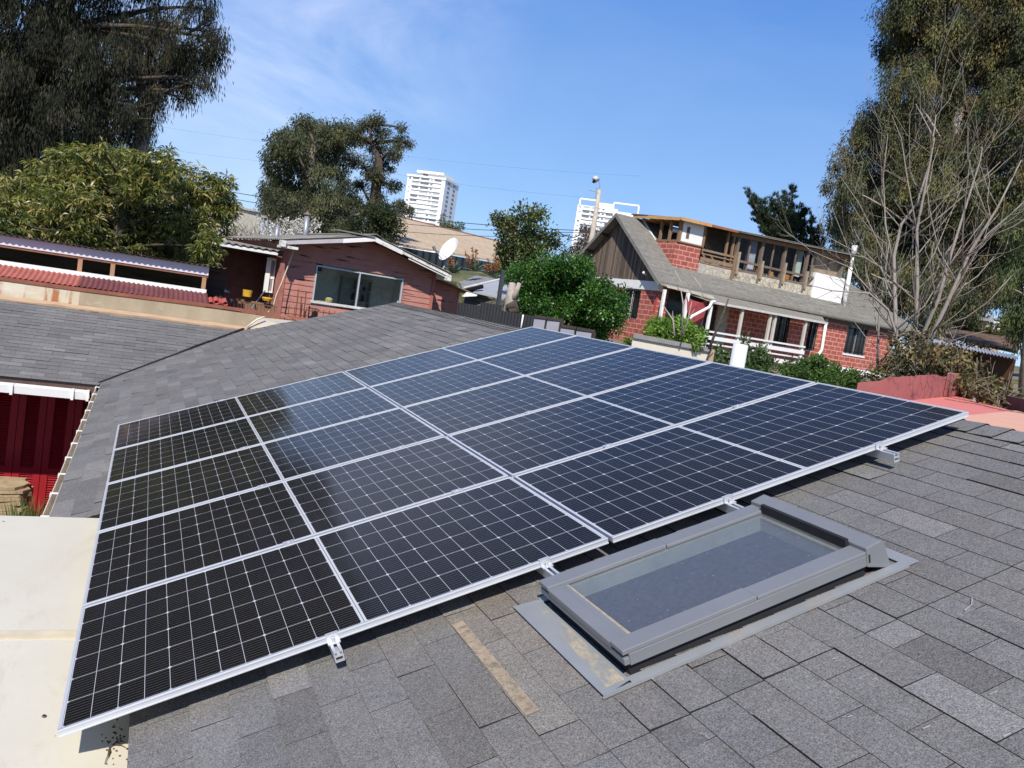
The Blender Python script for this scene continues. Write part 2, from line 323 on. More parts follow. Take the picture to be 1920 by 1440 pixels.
# ================================================================== OUR HOUSE WITH THE SHINGLE ROOF
TH = rad(20.0); CT, ST = math.cos(TH), math.sin(TH); HR = 0.11          # roof pitch; roof lies HR under the module plane
NR = Vector((-ST, 0, CT))
def rp(X, Y, h=0.0):        # point on the main roof plane at plan position X, Y; h above it
    z = 3.0 - HR / CT + X * math.tan(TH); return Vector((X, Y, z)) + NR * h
WP = rad(14.5)
NW = Vector((0, -math.sin(WP), math.cos(WP)))
def wp_(X, Y, h=0.0): return Vector((X, Y, 2.746 + (Y - 8.94) * math.tan(WP))) + NW * h
house = thing('shingle_house', 'low house in front with dark grey asphalt shingle roof, valley and red louvred doors', 'house', (0, 5, 0))
house.location = (0, 0, 0)
XR = 3.93
def clip(poly, planes):
    for (a, b_, c) in planes:      # keep a*x+b*y+c >= 0
        o = []
        for i in range(len(poly)):
            p, q = poly[i], poly[(i + 1) % len(poly)]; dp = a * p[0] + b_ * p[1] + c; dq = a * q[0] + b_ * q[1] + c
            if dp >= 0: o.append(p)
            if dp * dq < 0: t = dp / (dp - dq); o.append((p[0] + (q[0] - p[0]) * t, p[1] + (q[1] - p[1]) * t))
        poly = o
        if len(poly) < 3: return []
    return poly
def shingle_tint():
    r = random.random(); k = random.gauss(0.160, 0.009)
    if r < 0.12: k *= 1.16
    elif r < 0.30: k *= 0.92
    wv = random.uniform(-0.001, 0.005); return (k * 1.035 + wv, k, k * 0.955 - wv * 0.6)
def tabs(mb, surf, planes, u0, u1, v0, v1, eu, tab, swap=False, jit=1.0, seam=None):
    """three-tab shingles: courses at spacing eu along the slope (plan coordinate), tabs along the eave"""
    k = 0; u = u0
    while u < u1:
        off = (k % 2) * tab * 0.5 + random.uniform(-0.006, 0.006); v = v0 - tab + off; lift = random.uniform(0, 0.0015) * jit
        while v < v1 + tab:
            va, vb = v + 0.0014, v + tab - 0.0014
            if seam and va < seam < vb:                      # a butt joint where one strip ends
                parts = [(va, seam - 0.002), (seam + 0.002, vb)]
                if seam - va < 0.07: parts = [(seam + 0.002, vb)]
                elif vb - seam < 0.07: parts = [(va, seam - 0.002)]
            else: parts = [(va, vb)]
            if seam and abs(vb - seam) < 0.07 and vb < seam: parts = [(va, seam - 0.002)]
            if seam and abs(va - seam) < 0.07 and va > seam: parts = [(seam + 0.002, vb)]
            for (a, c) in parts:
                h0 = 0.0026 + lift * .7 + random.random() ** 4 * 0.0055 * jit; wob = lambda vv: 0.0035 * mnoise.noise(Vector((vv * 2.3, k * 3.7, 1.0))) * jit + 0.0015 * mnoise.noise(Vector((vv * 9.0, k * 1.7, 4.0)))
                md = (a + c) / 2 + random.uniform(-.02, .02); q = [(u + wob(a), a), (u + eu + 0.02, a), (u + eu + 0.02, c), (u + wob(c), c), (u + wob(md), md)]
                P = [(y, x) if swap else (x, y) for x, y in q]
                cl = clip(P, planes)
                if len(cl) < 3: continue
                hh = lambda p: h0 * (1 - ((p[1] if swap else p[0]) - u) / (eu + 0.02)) + 0.0015
                top = [surf(p[0], p[1], max(0.001, hh(p))) for p in cl]
                nrm_ = (top[1] - top[0]).cross(top[2] - top[0])
                if nrm_.z < 0: top = top[::-1]; cl = cl[::-1]
                tn = shingle_tint(); dd_ = math.hypot(max(0, abs(cl[0][0] - 1.28) - .05), max(0, abs(cl[0][1] + .42) - .30)) if not swap else 9; kk_ = max(0.0, 1 - dd_ / .35) * random.uniform(.3, 1.0); tn = (tn[0] * (1 + .13 * kk_), tn[1] * (1 + .04 * kk_), tn[2] * (1 - .10 * kk_)); mb.face(top, 0, tn); bot = [surf(p[0], p[1], 0.0) for p in cl]
                for i in range(len(top)):
                    j = (i + 1) % len(top); mb.face([top[j], top[i], bot[i], bot[j]], 1)
            v += tab
        u += eu; k += 1
vx = (1.62 + 0.318) / (11.70 - 8.94)                          # valley: X = -0.318 + vx (Y - 8.94)
far = ((3.85, 10.97), (1.62, 11.69))                            # skewed far edge
fe = (far[1][1] - far[0][1], -(far[1][0] - far[0][0]));   fe = (fe[0], fe[1], -(fe[0] * far[0][0] + fe[1] * far[0][1]))
if fe[0] * 1.5 + fe[1] * 5 + fe[2] < 0: fe = tuple(-x for x in fe)
PA = [(1, 0, -0.21), (-1, 0, XR), (0, -1, 2.77), (0, 1, 4.6)]
PB = [(1, 0, 0.30), (-1, 0, XR), (0, 1, -2.77), (1, -vx, 0.318 + vx * 8.94), fe]
SKX = (1.60, 2.575); SKY = (-0.70, -0.16)                         # skylight opening
mb = MB(); EU = 0.1235; TABW = 0.281
big = 20
SKH = [[(-1, 0, SKX[0]), (0, -1, 99)], [(1, 0, -SKX[1])], [(1, 0, -SKX[0]), (-1, 0, SKX[1]), (0, -1, SKY[0])], [(1, 0, -SKX[0]), (-1, 0, SKX[1]), (0, 1, -SKY[1])]]
for extra in SKH: 
    random.seed(3); tabs(mb, rp, PA + extra, 0.21 - EU * 0.55, XR, -4.6, 2.77, EU, TABW, seam=-0.975)
random.seed(5); tabs(mb, rp, PB, -0.30, XR, 2.77, 11.8, EU, TABW)
def sheet(mb, surf, poly, th=0.03, mi=1):
    a = [surf(x, y, -0.0015) for x, y in poly]; c = [surf(x, y, -th) for x, y in poly]
    if (a[1] - a[0]).cross(a[2] - a[0]).z < 0: a = a[::-1]; c = c[::-1]
    mb.face(a, mi); mb.face(c[::-1], mi)
    for i in range(len(a)):
        j = (i + 1) % len(a); mb.face([a[j], a[i], c[i], c[j]], mi)
BIG = [(-9, -9), (9, -9), (9, 20), (-9, 20)]
for extra in SKH: sheet(mb, rp, clip(BIG, PA + extra))
sheet(mb, rp, clip(BIG, PB))
mb.build('main_roof', [SH, TAR], house, uv=False)
# back slope beyond the ridge
def bk(X, Y, h=0.0): q = rp(2 * XR - X, Y, 0); return q + Vector((X - q.x, 0, 0)) + Vector((ST, 0, CT)) * h
mb = MB(); random.seed(9)
tabs(mb, lambda x, y, h=0: bk(2 * XR - x, y, h), [(1, 0, -XR + 0.75), (-1, 0, XR), (0, 1, 4.6), (0, -1, 10.9)], XR - 0.75, XR, -4.6, 10.9, EU, TABW)
sheet(mb, bk, [(XR, -4.6), (XR + 0.75, -4.6), (XR + 0.75, 10.9), (XR, 10.9)])
mb.build('back_roof', [SH, TAR], house, uv=False)
# ridge caps: folded shingles lapped along the ridge
mb = MB(); y = -4.6; random.seed(4)
while y < 10.85:
    t = shingle_tint(); L = 0.17; hl = 0.016; h0 = 0.007
    for sgn, surf in ((-1, rp), (1, bk)):
        x0, x1 = XR + sgn * 0.135, XR + sgn * 0.001
        q = [surf(x0, y, hl), surf(x1, y, hl), surf(x1, y + L, h0), surf(x0, y + L, h0)]
        if (q[1] - q[0]).cross(q[2] - q[0]).z < 0: q = q[::-1]
        mb.face(q, 0, t)
        mb.face([surf(x0, y, 0), surf(x1, y, 0), surf(x1, y, hl), surf(x0, y, hl)], 1); mb.face([surf(x0, y, 0), surf(x0, y + L, 0), surf(x0, y + L, h0), surf(x0, y, hl)], 1)
    y += 0.135
mb.build('ridge_cap', [SH, TAR], house, uv=False)
# wing roof
PW = [(0, 1, -8.93), (-1, vx, -0.318 - vx * 8.94 - 0.0), (0, -1, 11.86), (1, 0, 7)]
mb = MB(); random.seed(6)
tabs(mb, wp_, PW, 8.90, 11.86, -7, 1.7, 0.127, TABW, swap=True)
sheet(mb, wp_, clip(BIG, PW)); mb.build('wing_roof', [SH, TAR], house, uv=False)
# valley: dark lapped strip
mb = MB()
V0, V1 = rp(-0.33, 8.93, 0.014), rp(1.64, 11.72, 0.016); dv = (V1 - V0); n1 = Vector((0.8, -0.58, 0)).normalized()
K = 14
for i in range(K):
    p, q = V0 + dv * (i / K), V0 + dv * ((i + 1) / K); wdt = 0.008 + 0.014 * (i / K) + random.uniform(-0.003, 0.006)
    mb.prism([p - n1 * wdt, q - n1 * wdt, q + n1 * 0.015, p + n1 * 0.015], (0, 0, 0.010 + 0.012 * random.random() * (i > 6)))
mb.build('valley_strip', TAR, house)
# stain left by old mortar along one course, and a pale line at the seam
mb = MB()
STNT = NT('mortar_stain'); STNT.base(STNT.mix(STNT.ramp(STNT.noise(30, 5, .7), .3, .7), (0.26, 0.205, 0.145), (0.39, 0.31, 0.215)), 0.95, 0.1)
trn = STNT.n('ShaderNodeBsdfTransparent'); mxs = STNT.n('ShaderNodeMixShader'); STNT.l(STNT.ramp(STNT.noise(20, 7, .75), .50, .72, (1, 1, 1), (0, 0, 0)), mxs.inputs[0]); STNT.l(trn.outputs[0], mxs.inputs[1]); STNT.l(STNT.b.outputs[0], mxs.inputs[2]); STNT.l(mxs.outputs[0], STNT.o.inputs['Surface']); STN = STNT.m
def roofpx(px, py, h=HR): return onp(px, py, np.array((0, 0, 3.0)) - np.array(NR) * h, NR)
p0 = roofpx(858, 1172); p1 = roofpx(1000, 1342)
L = 26
for i in range(L):
    ta, tb = i / L, (i + 1) / L; f = lambda t: (p0[0] + (p1[0] - p0[0]) * t, p0[1] + (p1[1] - p0[1]) * t)
    w0 = w1 = 0.021
    a, c = f(ta), f(tb); mb.face([rp(a[0] - w0, a[1], 0.0098), rp(a[0] + w0, a[1], 0.0098), rp(c[0] + w1, c[1], 0.0098), rp(c[0] - w1, c[1], 0.0098)][::-1])
mb.build('mortar_stain', STN, house)
# pale worn marks by some tab slots, and one scratch
WEAR = M('pale_wear', (0.42, 0.41, 0.39), 0.95, 0.1, 0, .2, 30)
for (p, q_) in (((1589, 1345), (1598, 1341)), ((1855, 1302), (1870, 1295)), ((1731, 1366), (1744, 1360)), ((1882, 1381), (1895, 1374)), ((1809, 1144), (1822, 1133)), ((1822, 1133), (1823, 1120)), ((1560, 1236), (1567, 1233))):
    a, c = roofpx(*p, HR - .0115), roofpx(*q_, HR - .0115); MB().bar(a, c, 0.0018, 0.0010, up=NR).build('wear_mark', WEAR, house)
# main eave: fascia board and beige half-round gutter with clips
mb = MB(); y0, y1 = 2.80, 8.84
prof = [(-0.298, 0.01), (-0.298, -0.085), (-0.325, -0.105), (-0.352, -0.085), (-0.352, -0.012), (-0.346, -0.012), (-0.346, -0.080), (-0.325, -0.097), (-0.306, -0.082), (-0.306, 0.01)]
ze = rp(-0.30, 3).z - 0.012
mb.prism([(x, y0, ze + z) for x, z in prof], (0, y1 - y0, 0))
gut = mb.build('eave_gutter', BEIGE, house)
for k in range(11):
    yy = 3.1 + k * 0.56; m2 = MB(); m2.bb(-0.358, -0.298, yy, yy + 0.016, ze - 0.012, ze - 0.004); m2.bb(-0.360, -0.353, yy, yy + 0.016, ze - 0.05, ze - 0.012)
    m2.build('gutter_clip', WHITE, gut)
# wing eave: timber fascia, white box gutter
mb = MB(); mb.bb(-7, -0.36, 8.905, 8.925, 2.60, 2.715); mb.build('fascia_board', M('brown_fascia', (0.10, 0.06, 0.045), 0.8), house)
mb = MB(); zz = 2.668
prof = [(8.900, 0.0), (8.900, -0.11), (8.79, -0.11), (8.775, -0.01), (8.779, 0.0), (8.785, -0.01), (8.797, -0.10), (8.893, -0.10), (8.893, 0.0)]
for a, c in ((-7, -5), (-5, -3), (-3, -1.2), (-1.2, -0.42)):
    sag = lambda x: -0.012 * math.sin((x + 7) * 0.9)
    mb.prism([(a, y, zz + z + sag(a)) for y, z in prof], (c - a, 0, sag(c) - sag(a)))
gw = mb.build('eave_gutter', WHITE, house)
for x in (-2.2, -1.28, -0.62, -0.45):
    m2 = MB(); m2.bb(x, x + 0.03, 8.765, 8.905, zz + 0.002, zz + 0.010); m2.bb(x, x + 0.03, 8.757, 8.767, zz - 0.115, zz + 0.010); m2.build('gutter_clip', WHITE, gw)
# walls
mb = MB(); mb.bb(-7, 1.2, 10.02, 10.16, -0.1, 2.70); mb.bb(0.0, 0.12, -4.5, 10.02, -0.1, 2.70); mb.bb(0.3, 3.9, 11.55, 11.75, 2.4, 2.95)
mb.build('wall', M('dark_red_wall', (0.20, 0.018, 0.02), 0.8), house)
mb = MB(); mb.bb(-7, -0.02, 8.93, 10.01, 2.600, 2.615); mb.build('soffit', M('soffit_dark', (0.12, 0.04, 0.035), 0.9), house)
# red louvred door leaves
YD = 9.95
xa, xb = atY(20, 905, YD)[0], atY(73.5, 905, YD)[0]; LW = xb - xa
zmid = atY(60, 878, YD)[2]
for k in range(-5, 4):
    x0 = xa + k * LW + 0.004; x1 = x0 + LW - 0.008; zt, zb = 2.56, 0.02; st = 0.085
    m = MB(); m.bb(x0, x0 + st, YD, YD + 0.045, zb, zt); m.bb(x1 - st, x1, YD, YD + 0.045, zb, zt)
    for za, zc in ((zt - 0.11, zt), (zmid - 0.09, zmid + 0.01), (zb, zb + 0.12)): m.bb(x0 + st, x1 - st, YD + 0.002, YD + 0.043, za, zc)
    d = m.build('louvred_door', REDP, house)
    m = MB(); rx = Matrix.Rotation(rad(38), 3, 'X')
    for z0, z1 in ((zb + 0.12, zmid - 0.09), (zmid + 0.01, zt - 0.11)):
        n = int((z1 - z0) / 0.034)
        for i in range(n): m.box(((x0 + x1) / 2, YD + 0.024, z0 + (i + 0.5) * (z1 - z0) / n), (x1 - x0 - 2 * st - 0.004, 0.040, 0.007), rx)
    m.bb(x0 + st, x1 - st, YD + 0.048, YD + 0.052, zb, zt)
    m.build('louvre_slats', REDP, d)

# cream sheet roof beside the eave
cr_ = thing('cream_sheet_roof', 'flat cream painted sheet roof tucked under the shingle eave, with one raised seam', 'sheet roof', (-2, 0, 2.8)); cr_.location = (0, 0, 0)
zc = 2.862; mb = MB(); sy = 1.04
mb.prism([(-5, -5, zc - 0.03), (0.42, -5, zc - 0.03), (0.42, sy - 0.02, zc - 0.03), (-5, sy + 0.06, zc - 0.03)], (0, 0, 0.03))
mb.prism([(-5, sy + 0.06, zc - 0.03), (0.42, sy - 0.02, zc - 0.03), (0.42, 2.745, zc - 0.03), (-5, 2.62, zc - 0.03)], (0, 0, 0.03 + 0.004))
mb.build('sheet', CREAM, cr_)
mb = MB(); mb.prism([(-5, sy + 0.03, zc), (0.42, sy - 0.05, zc), (0.42, sy - 0.035, zc + 0.012), (0.42, sy + 0.0, zc + 0.012), (-5, sy + 0.08, zc + 0.012), (-5, sy + 0.045, zc + 0.012)], (0, 0, 0.006))
mb.build('seam', M('cream_seam', (0.50, 0.43, 0.305), 0.6), cr_)
mb = MB(); mb.bb(-5, -4.9, -5, 2.6, 0, zc - 0.04); mb.bb(-5, -0.1, 2.45, 2.55, 0, zc - 0.04); mb.build('wall', M('patio_wall', (0.3, 0.26, 0.2), 0.9), cr_)
random.seed(77)
for k in range(14):
    xx_, yy_ = random.choice((-1.6, -1.05, -.5, -.06)), random.choice((-.6, .35, 1.16, 1.95, 2.6)); MB().tube([(xx_, yy_, zc + .003), (xx_, yy_, zc + .0075)], [.008, .006], 8).build('roofing_screw', STEEL, cr_)
# leaf litter and twigs on the cream sheet, by the eave
TWIG = M('dry_twig', (0.10, 0.065, 0.035), 0.9)
tw = thing('dry_twig', 'small dry twig with leaf crumbs lying on the cream sheet under the panel corner', 'twig', (0.14, 0.05, zc)); tw.location = (0, 0, 0)
mb = MB(); random.seed(21)
for (a, c) in (((205, 1402), (226, 1384)), ((205, 1402), (196, 1432)), ((212, 1396), (236, 1402)), ((216, 1392), (240, 1394)), ((205, 1402), (203, 1420))):
    P, Q = atZ(*a, zc + 0.006), atZ(*c, zc + 0.005); mid = (P + Q) / 2 + np.array((0.003, 0.002, 0.003)); mb.tube([P, mid, Q], [0.0022, 0.0018, 0.001], 5).build('twig', TWIG, tw); mb = MB()
for k in range(40):
    px, py = random.gauss(212, 16), random.gauss(1388, 22)
    if px > 243: continue
    P = atZ(px, py, zc + 0.003); mb.box(P, (random.uniform(.002, .008), random.uniform(.002, .006), 0.003), Matrix.Rotation(random.random() * 3, 3, 'Z'))
tag(mb.build('leaf_litter', TWIG, None), 'brown leaf crumbs scattered on the cream sheet beside the twig', 'leaf litter', kind='stuff')

# ================================================================== SOLAR MODULES
GAPX, GAPY, PLX, PLY = 0.014, 0.020, 2.0, 1.0
def panel_proto():
    r = thing('solar_panel', None, 'solar panel')
    m = MB(); lp = 0.011; hF = 0.024
    for (x0, x1, y0, y1) in ((0, PLX, 0, lp), (0, PLX, PLY - lp, PLY), (0, lp, lp, PLY - lp), (PLX - lp, PLX, lp, PLY - lp)): m.bb(x0, x1, y0, y1, -hF, 0)
    for (x0, x1, y0, y1) in ((0.0, PLX, -0.0022, 0.0), (0.0, PLX, PLY, PLY + 0.0022)):    # ribs of the extrusion
        m.bb(x0, x1, y0, y1, -hF, -hF + 0.004); m.bb(x0, x1, y0, y1, -0.005, -0.001)
    f = m.build('frame', ALU, r); [MB().bb(0.001, PLX - .001, y0, y1, z0, z1).build('lip_shade_strip', ALUSHADE, r) for y0, y1, z0, z1 in ((.0030, .0105, -.0001, .0008), (PLY - .0105, PLY - .0030, -.0001, .0008))]  # thin darker strips: the top lip's weaker light put into the colour
    m = MB(); m.bb(lp, PLX - lp, lp, PLY - lp, -0.007, -0.0025); g = m.build('cell_glass', CELLS, r, uv=False)
    m = MB(); m.bb(lp + .001, PLX - lp - .001, lp + .001, PLY - lp - .001, -0.0085, -0.0072); m.bb(0.93, 1.07, 0.9, 0.98, -0.022, -0.0086); bk_ = m.build('backsheet', M('white_backsheet', (0.7, 0.7, 0.7), 0.7), r)
    return r
def place_copy(src, loc, rot=None, label=None, group=None):
    def cp(o, parent):
        c = o.copy(); COL.objects.link(c)
        if parent is not None: c.parent = parent
        for ch in list(o.children): cp(ch, c)
        return c
    c = cp(src, None); c.location = loc
    if rot is not None: c.rotation_euler = rot
    if label: c['label'] = label
    if group: c['group'] = group
    return c
proto = panel_proto()
ROWN = ['nearest row', 'second row from the skylight', 'middle row', 'second row from the far edge', 'farthest row']
LBL = {(0, 0): 'black solar panel at the near low corner, hanging over the cream sheet', (0, 1): 'black solar panel just above the grey skylight, at the ridge end of the nearest row',
       (1, 0): 'black solar panel on the gutter side, one row behind the one over the cream sheet', (1, 1): 'dark solar panel on the ridge side, one row behind the skylight one',
       (2, 0): 'black solar panel on the gutter side, in the middle of five rows', (2, 1): 'bluish solar panel on the ridge side, in the middle of five rows',
       (3, 0): 'black solar panel on the gutter side, one row before the farthest', (3, 1): 'bluish solar panel on the ridge side, one row before the farthest',
       (4, 0): 'solar panel in the farthest row by the gutter, half dark half blue', (4, 1): 'blue sky-reflecting solar panel at the far ridge corner of the array'}
first = True
for i in range(5):
    for j in range(2):
        u = j * (PLX + GAPX); loc = Vector((u * CT, i * (PLY + GAPY) - (0.014 if j else 0) + 0.0, 3.0 + u * ST))
        rot = (0, -TH + random.uniform(-0.0006, 0.0006), random.uniform(-0.0006, 0.0006))
        if first: proto.location = loc; proto.rotation_euler = rot; proto['label'] = LBL[i, j]; proto['group'] = 'solar panels on the roof'; first = False
        else: place_copy(proto, loc, rot, LBL[i, j], 'solar panels on the roof')
def modpx(px, py): p = onp(px, py, (0, 0, 3.0), NR); return p[0] / CT, p[1]       # module-plane coordinates
RAILM = M('mill_aluminium', (0.62, 0.63, 0.64), 0.38, 0.5, 0.5, 0.05)
RL = ['aluminium mounting rail whose end clamp sits by the cream sheet corner', 'aluminium mounting rail ending just left of the skylight', 'aluminium mounting rail ending behind the skylight frame', 'aluminium mounting rail with its end showing nearest the ridge']
for k, (px, py) in enumerate(((620, 1186), (1016, 1046), (1364, 932), (1662, 836))):
    u = modpx(px, py)[0]
    r = thing('mounting_rail', RL[k], 'mounting rail', (u * CT, 0, 3.0 + u * ST), 'rails under the solar panels'); r.rotation_euler = (0, -TH, 0)
    m = MB(); z1 = -0.0245; z0 = z1 - 0.040; xw = 0.016
    y0, y1 = (-0.085, 5.14) if k == 0 else (-0.115, 5.13)
    # open channel extrusion
    m.bb(-xw, -xw + 0.004, y0, y1, z0, z1); m.bb(xw - 0.004, xw, y0, y1, z0, z1); m.bb(-xw + .004, xw - .004, y0, y1, z0, z0 + 0.004); m.bb(-xw + .004, xw - .004, y0, y1, z0 + 0.019, z0 + 0.023)
    m.bb(-xw + .004, -0.006, y0, y1, z1 - 0.005, z1); m.bb(0.006, xw - .004, y0, y1, z1 - 0.005, z1)
    m.build('rail', RAILM, r)
    for yy in (0.25, 1.5, 2.75, 4.0):
        m = MB(); m.bb(-0.03, 0.03, yy, yy + 0.04, -HR + 0.004, -HR + 0.009); m.bb(0.0163, 0.021, yy, yy + 0.04, -HR + 0.004, z1 - 0.004); m.build('foot', RAILM, r)
    m = MB(); dy = -0.014 if u > 2.01 else 0
    m.bb(-0.022, 0.022, dy - 0.030, dy - 0.004, z1 + 0.001, z1 + 0.006); m.bb(-0.022, 0.022, dy - 0.0085, dy - 0.0035, z1 + 0.006, 0.001); m.bb(-0.022, 0.022, dy - 0.0085, dy + 0.010, 0.0012, 0.0048)
    m.tube([(0, dy - 0.019, z1 + .006), (0, dy - 0.019, z1 + 0.021)], 0.0065, 8); m.build('end_clamp', RAILM, r)
    for i in range(1, 5):
        m = MB(); yy = i * (PLY + GAPY) - GAPY / 2 + dy; m.bb(-0.025, 0.025, yy - 0.019, yy + 0.019, 0.0012, 0.0048); m.bb(-0.02, 0.02, yy - 0.006, yy + 0.006, z1 + .002, 0.0012); m.tube([(0, yy, 0.004), (0, yy, 0.009)], 0.006, 8); m.build('mid_clamp', RAILM, r)
    m = MB(); yy = 5 * PLY + 4 * GAPY + dy; m.bb(-0.022, 0.022, yy - 0.01, yy + 0.0085, 0.0012, 0.0048); m.bb(-0.022, 0.022, yy + 0.0035, yy + 0.0085, z1 + 0.001, 0.0012); m.build('end_clamp', RAILM, r)

# ================================================================== SKYLIGHT (built in the roof's own slope axes)
SKM = M('grey_skylight_cladding', (0.205, 0.21, 0.215), 0.5, 0.4, 0.15, 0.07, 4, 0, (0.26, 0.25, 0.23), 9.0, (0.62, 0.85))
SKD = M('dark_gasket', (0.02, 0.02, 0.022), 0.8); LEAD = M('lead_flashing', (0.31, 0.32, 0.32), 0.55, 0.35, 0.3, 0.12, 4, 0, (0.40, 0.30, 0.18), 4.0, (0.60, 0.78))
sk = thing('skylight', 'grey framed roof skylight with dusty glass set in the shingles below the solar array', 'skylight')
O = rp(SKX[0], SKY[0]); sk.location = O; sk.rotation_euler = (0, -TH, 0)
LX, LY = (SKX[1] - SKX[0]) / CT, SKY[1] - SKY[0]                 # local: x up the slope, y away, z out of the roof
m = MB(); H0 = 0.088; fw = 0.066
m.bb(-0.012, LX - 0.085, -0.030, -0.012, 0.046, H0); m.bb(-0.012, LX - 0.085, LY + 0.012, LY + 0.030, 0.046, H0)      # side skirts
m.bb(-0.032, -0.012, -0.030, LY + 0.030, 0.052, H0 - 0.012)
for y0, y1 in ((-0.030, fw - 0.020), (LY - fw + 0.020, LY + 0.030)):
    xm = LX * 0.46
    m.bb(-0.034, xm, y0, y1, H0, H0 + 0.017); m.bb(xm + 0.003, LX - 0.088, y0, y1, H0 - 0.001, H0 + 0.013)
m.bb(-0.034, 0.016, fw - 0.020, LY - fw + 0.020, H0 - 0.012, H0 + 0.010); m.bb(0.016, 0.040, fw - 0.020, LY - fw + 0.020, H0 - 0.012, H0 + 0.006)
m.build('frame', SKM, sk, bevel=0.003)
m = MB(); m.bb(-0.010, LX - 0.08, -0.011, 0.0, 0.002, H0 - .002); m.bb(-0.010, LX - 0.08, LY, LY + 0.011, 0.002, H0 - .002); m.bb(-0.012, 0.0, 0.001, LY - .001, 0.002, H0 - .013); m.build('gasket', SKD, sk)
m = MB(); m.prism([(LX - 0.090, -0.034, 0.045), (LX - 0.090, -0.034, H0 + 0.028), (LX - 0.022, -0.034, H0 + 0.036), (LX - 0.006, -0.034, H0 + 0.022), (LX + 0.012, -0.034, 0.03), (LX + 0.035, -0.034, 0.0)], (0, LY + 0.068, 0)); m.build('top_hood', SKM, sk, bevel=0.003)
m = MB(); m.bb(LX - 0.083, LX - 0.077, -0.036, -0.0342, 0.06, 0.09); m.bb(LX - 0.105, LX - 0.091, fw - 0.02, LY - fw + 0.02, H0 - .03, H0 + 0.038); m.build('hood_gap', SKD, sk)
m = MB(); gz0 = H0 + 0.002; m.bb(0.040, LX - 0.092, fw - 0.020, LY - fw + 0.020, gz0 - 0.004, gz0); 
SKG = NT('dusty_glass'); tr = SKG.n('ShaderNodeBsdfTransparent'); tr.inputs[0].default_value = (0.72, 0.78, 0.82, 1); gl = SKG.n('ShaderNodeBsdfGlossy'); gl.inputs['Roughness'].default_value = 0.03
fr_ = SKG.n('ShaderNodeFresnel'); fr_.inputs['IOR'].default_value = 1.75; s1 = SKG.n('ShaderNodeMixShader'); geo_ = SKG.n('ShaderNodeNewGeometry'); SKG.l(SKG.math('MULTIPLY', fr_.outputs[0], SKG.math('SUBTRACT', 1.0, geo_.outputs['Backfacing'])), s1.inputs[0]); SKG.l(tr.outputs[0], s1.inputs[1]); SKG.l(gl.outputs[0], s1.inputs[2])
dst = SKG.math('ADD', SKG.math('ADD', 0.10, SKG.math('MULTIPLY', SKG.ramp(SKG.noise(60, 5, 0.7), 0.3, 0.8), 0.07)), SKG.math('MULTIPLY', SKG.ramp(SKG.noise(75, 2, 0.9), 0.715, 0.74), 0.6))
SKG.base((0.42, 0.42, 0.43), 0.9, 0.1); s2 = SKG.n('ShaderNodeMixShader'); SKG.l(dst, s2.inputs[0]); SKG.l(s1.outputs[0], s2.inputs[1]); SKG.l(SKG.b.outputs[0], s2.inputs[2]); SKG.l(s2.outputs[0], SKG.o.inputs['Surface'])
m.build('glass_pane', SKG.m, sk, uv=False)
m = MB(); wl = 0.02; dz = 0.020
for (x0, x1, y0, y1) in ((0.03, 0.03 + wl, 0.03, LY - 0.03), (LX - 0.12, LX - 0.10, 0.03, LY - 0.03), (0.05, LX - 0.12, 0.03, 0.03 + wl), (0.05, LX - 0.12, LY - 0.05, LY - 0.03)): m.bb(x0, x1, y0, y1, dz, gz0 - 0.012)
m.build('light_shaft', M('shaft_lining', (0.66, 0.57, 0.42), 0.8), sk)
m = MB(); m.bb(0.0, LX - 0.08, 0.0, LY, dz - 0.005, dz); m.build('blind', M('dark_blind', (0.03, 0.036, 0.062), 0.8), sk)
m = MB()
m.prism([(-0.135, -0.070, 0.012), (-0.034, -0.050, 0.016), (-0.034, LY + 0.05, 0.016), (-0.135, LY + 0.075, 0.012)], (0, 0, 0.003))
m.prism([(-0.140, -0.074, 0.008), (-0.130, -0.074, 0.019), (LX + 0.06, -0.074, 0.019), (LX + 0.06, -0.074, 0.008)], (0, 0.008, 0))
m.bb(-0.033, LX + 0.06, -0.068, -0.031, 0.012, 0.016); m.bb(-0.033, LX + 0.06, LY + 0.031, LY + 0.07, 0.012, 0.016); m.bb(LX + 0.056, LX + 0.11, -0.07, LY + 0.07, 0.012, 0.015)
m.build('flashing', LEAD, sk)
t = NT('dried_mortar_residue'); t.base(t.mix(t.ramp(t.noise(30, 5, .7), .3, .7), (.50, .40, .26), (.62, .53, .37)), .95, .1); trn = t.n('ShaderNodeBsdfTransparent'); mxs = t.n('ShaderNodeMixShader'); t.l(t.ramp(t.noise(14, 7, .75, stretch=(1, .5, 1)), 0.34, .56, (1, 1, 1), (0, 0, 0)), mxs.inputs[0]); t.l(trn.outputs[0], mxs.inputs[1]); t.l(t.b.outputs[0], mxs.inputs[2]); t.l(mxs.outputs[0], t.o.inputs['Surface'])
m = MB(); m.face([(-.110, -.04, .0172), (-.045, -.04, .0190), (-.042, LY - .03, .0192), (-.072, LY - .03, .0184)]); m.build('mortar_residue', t.m, sk)
m = MB(); m.face([(.041, fw - .018, gz0 + .0008), (.052, fw - .018, gz0 + .0008), (.047, LY - fw + .018, gz0 + .0008), (.041, LY - fw + .018, gz0 + .0008)]); m.build('grime_line', M('beige_grime', (.34, .29, .21), .95, .1, 0, .3, 40), sk)

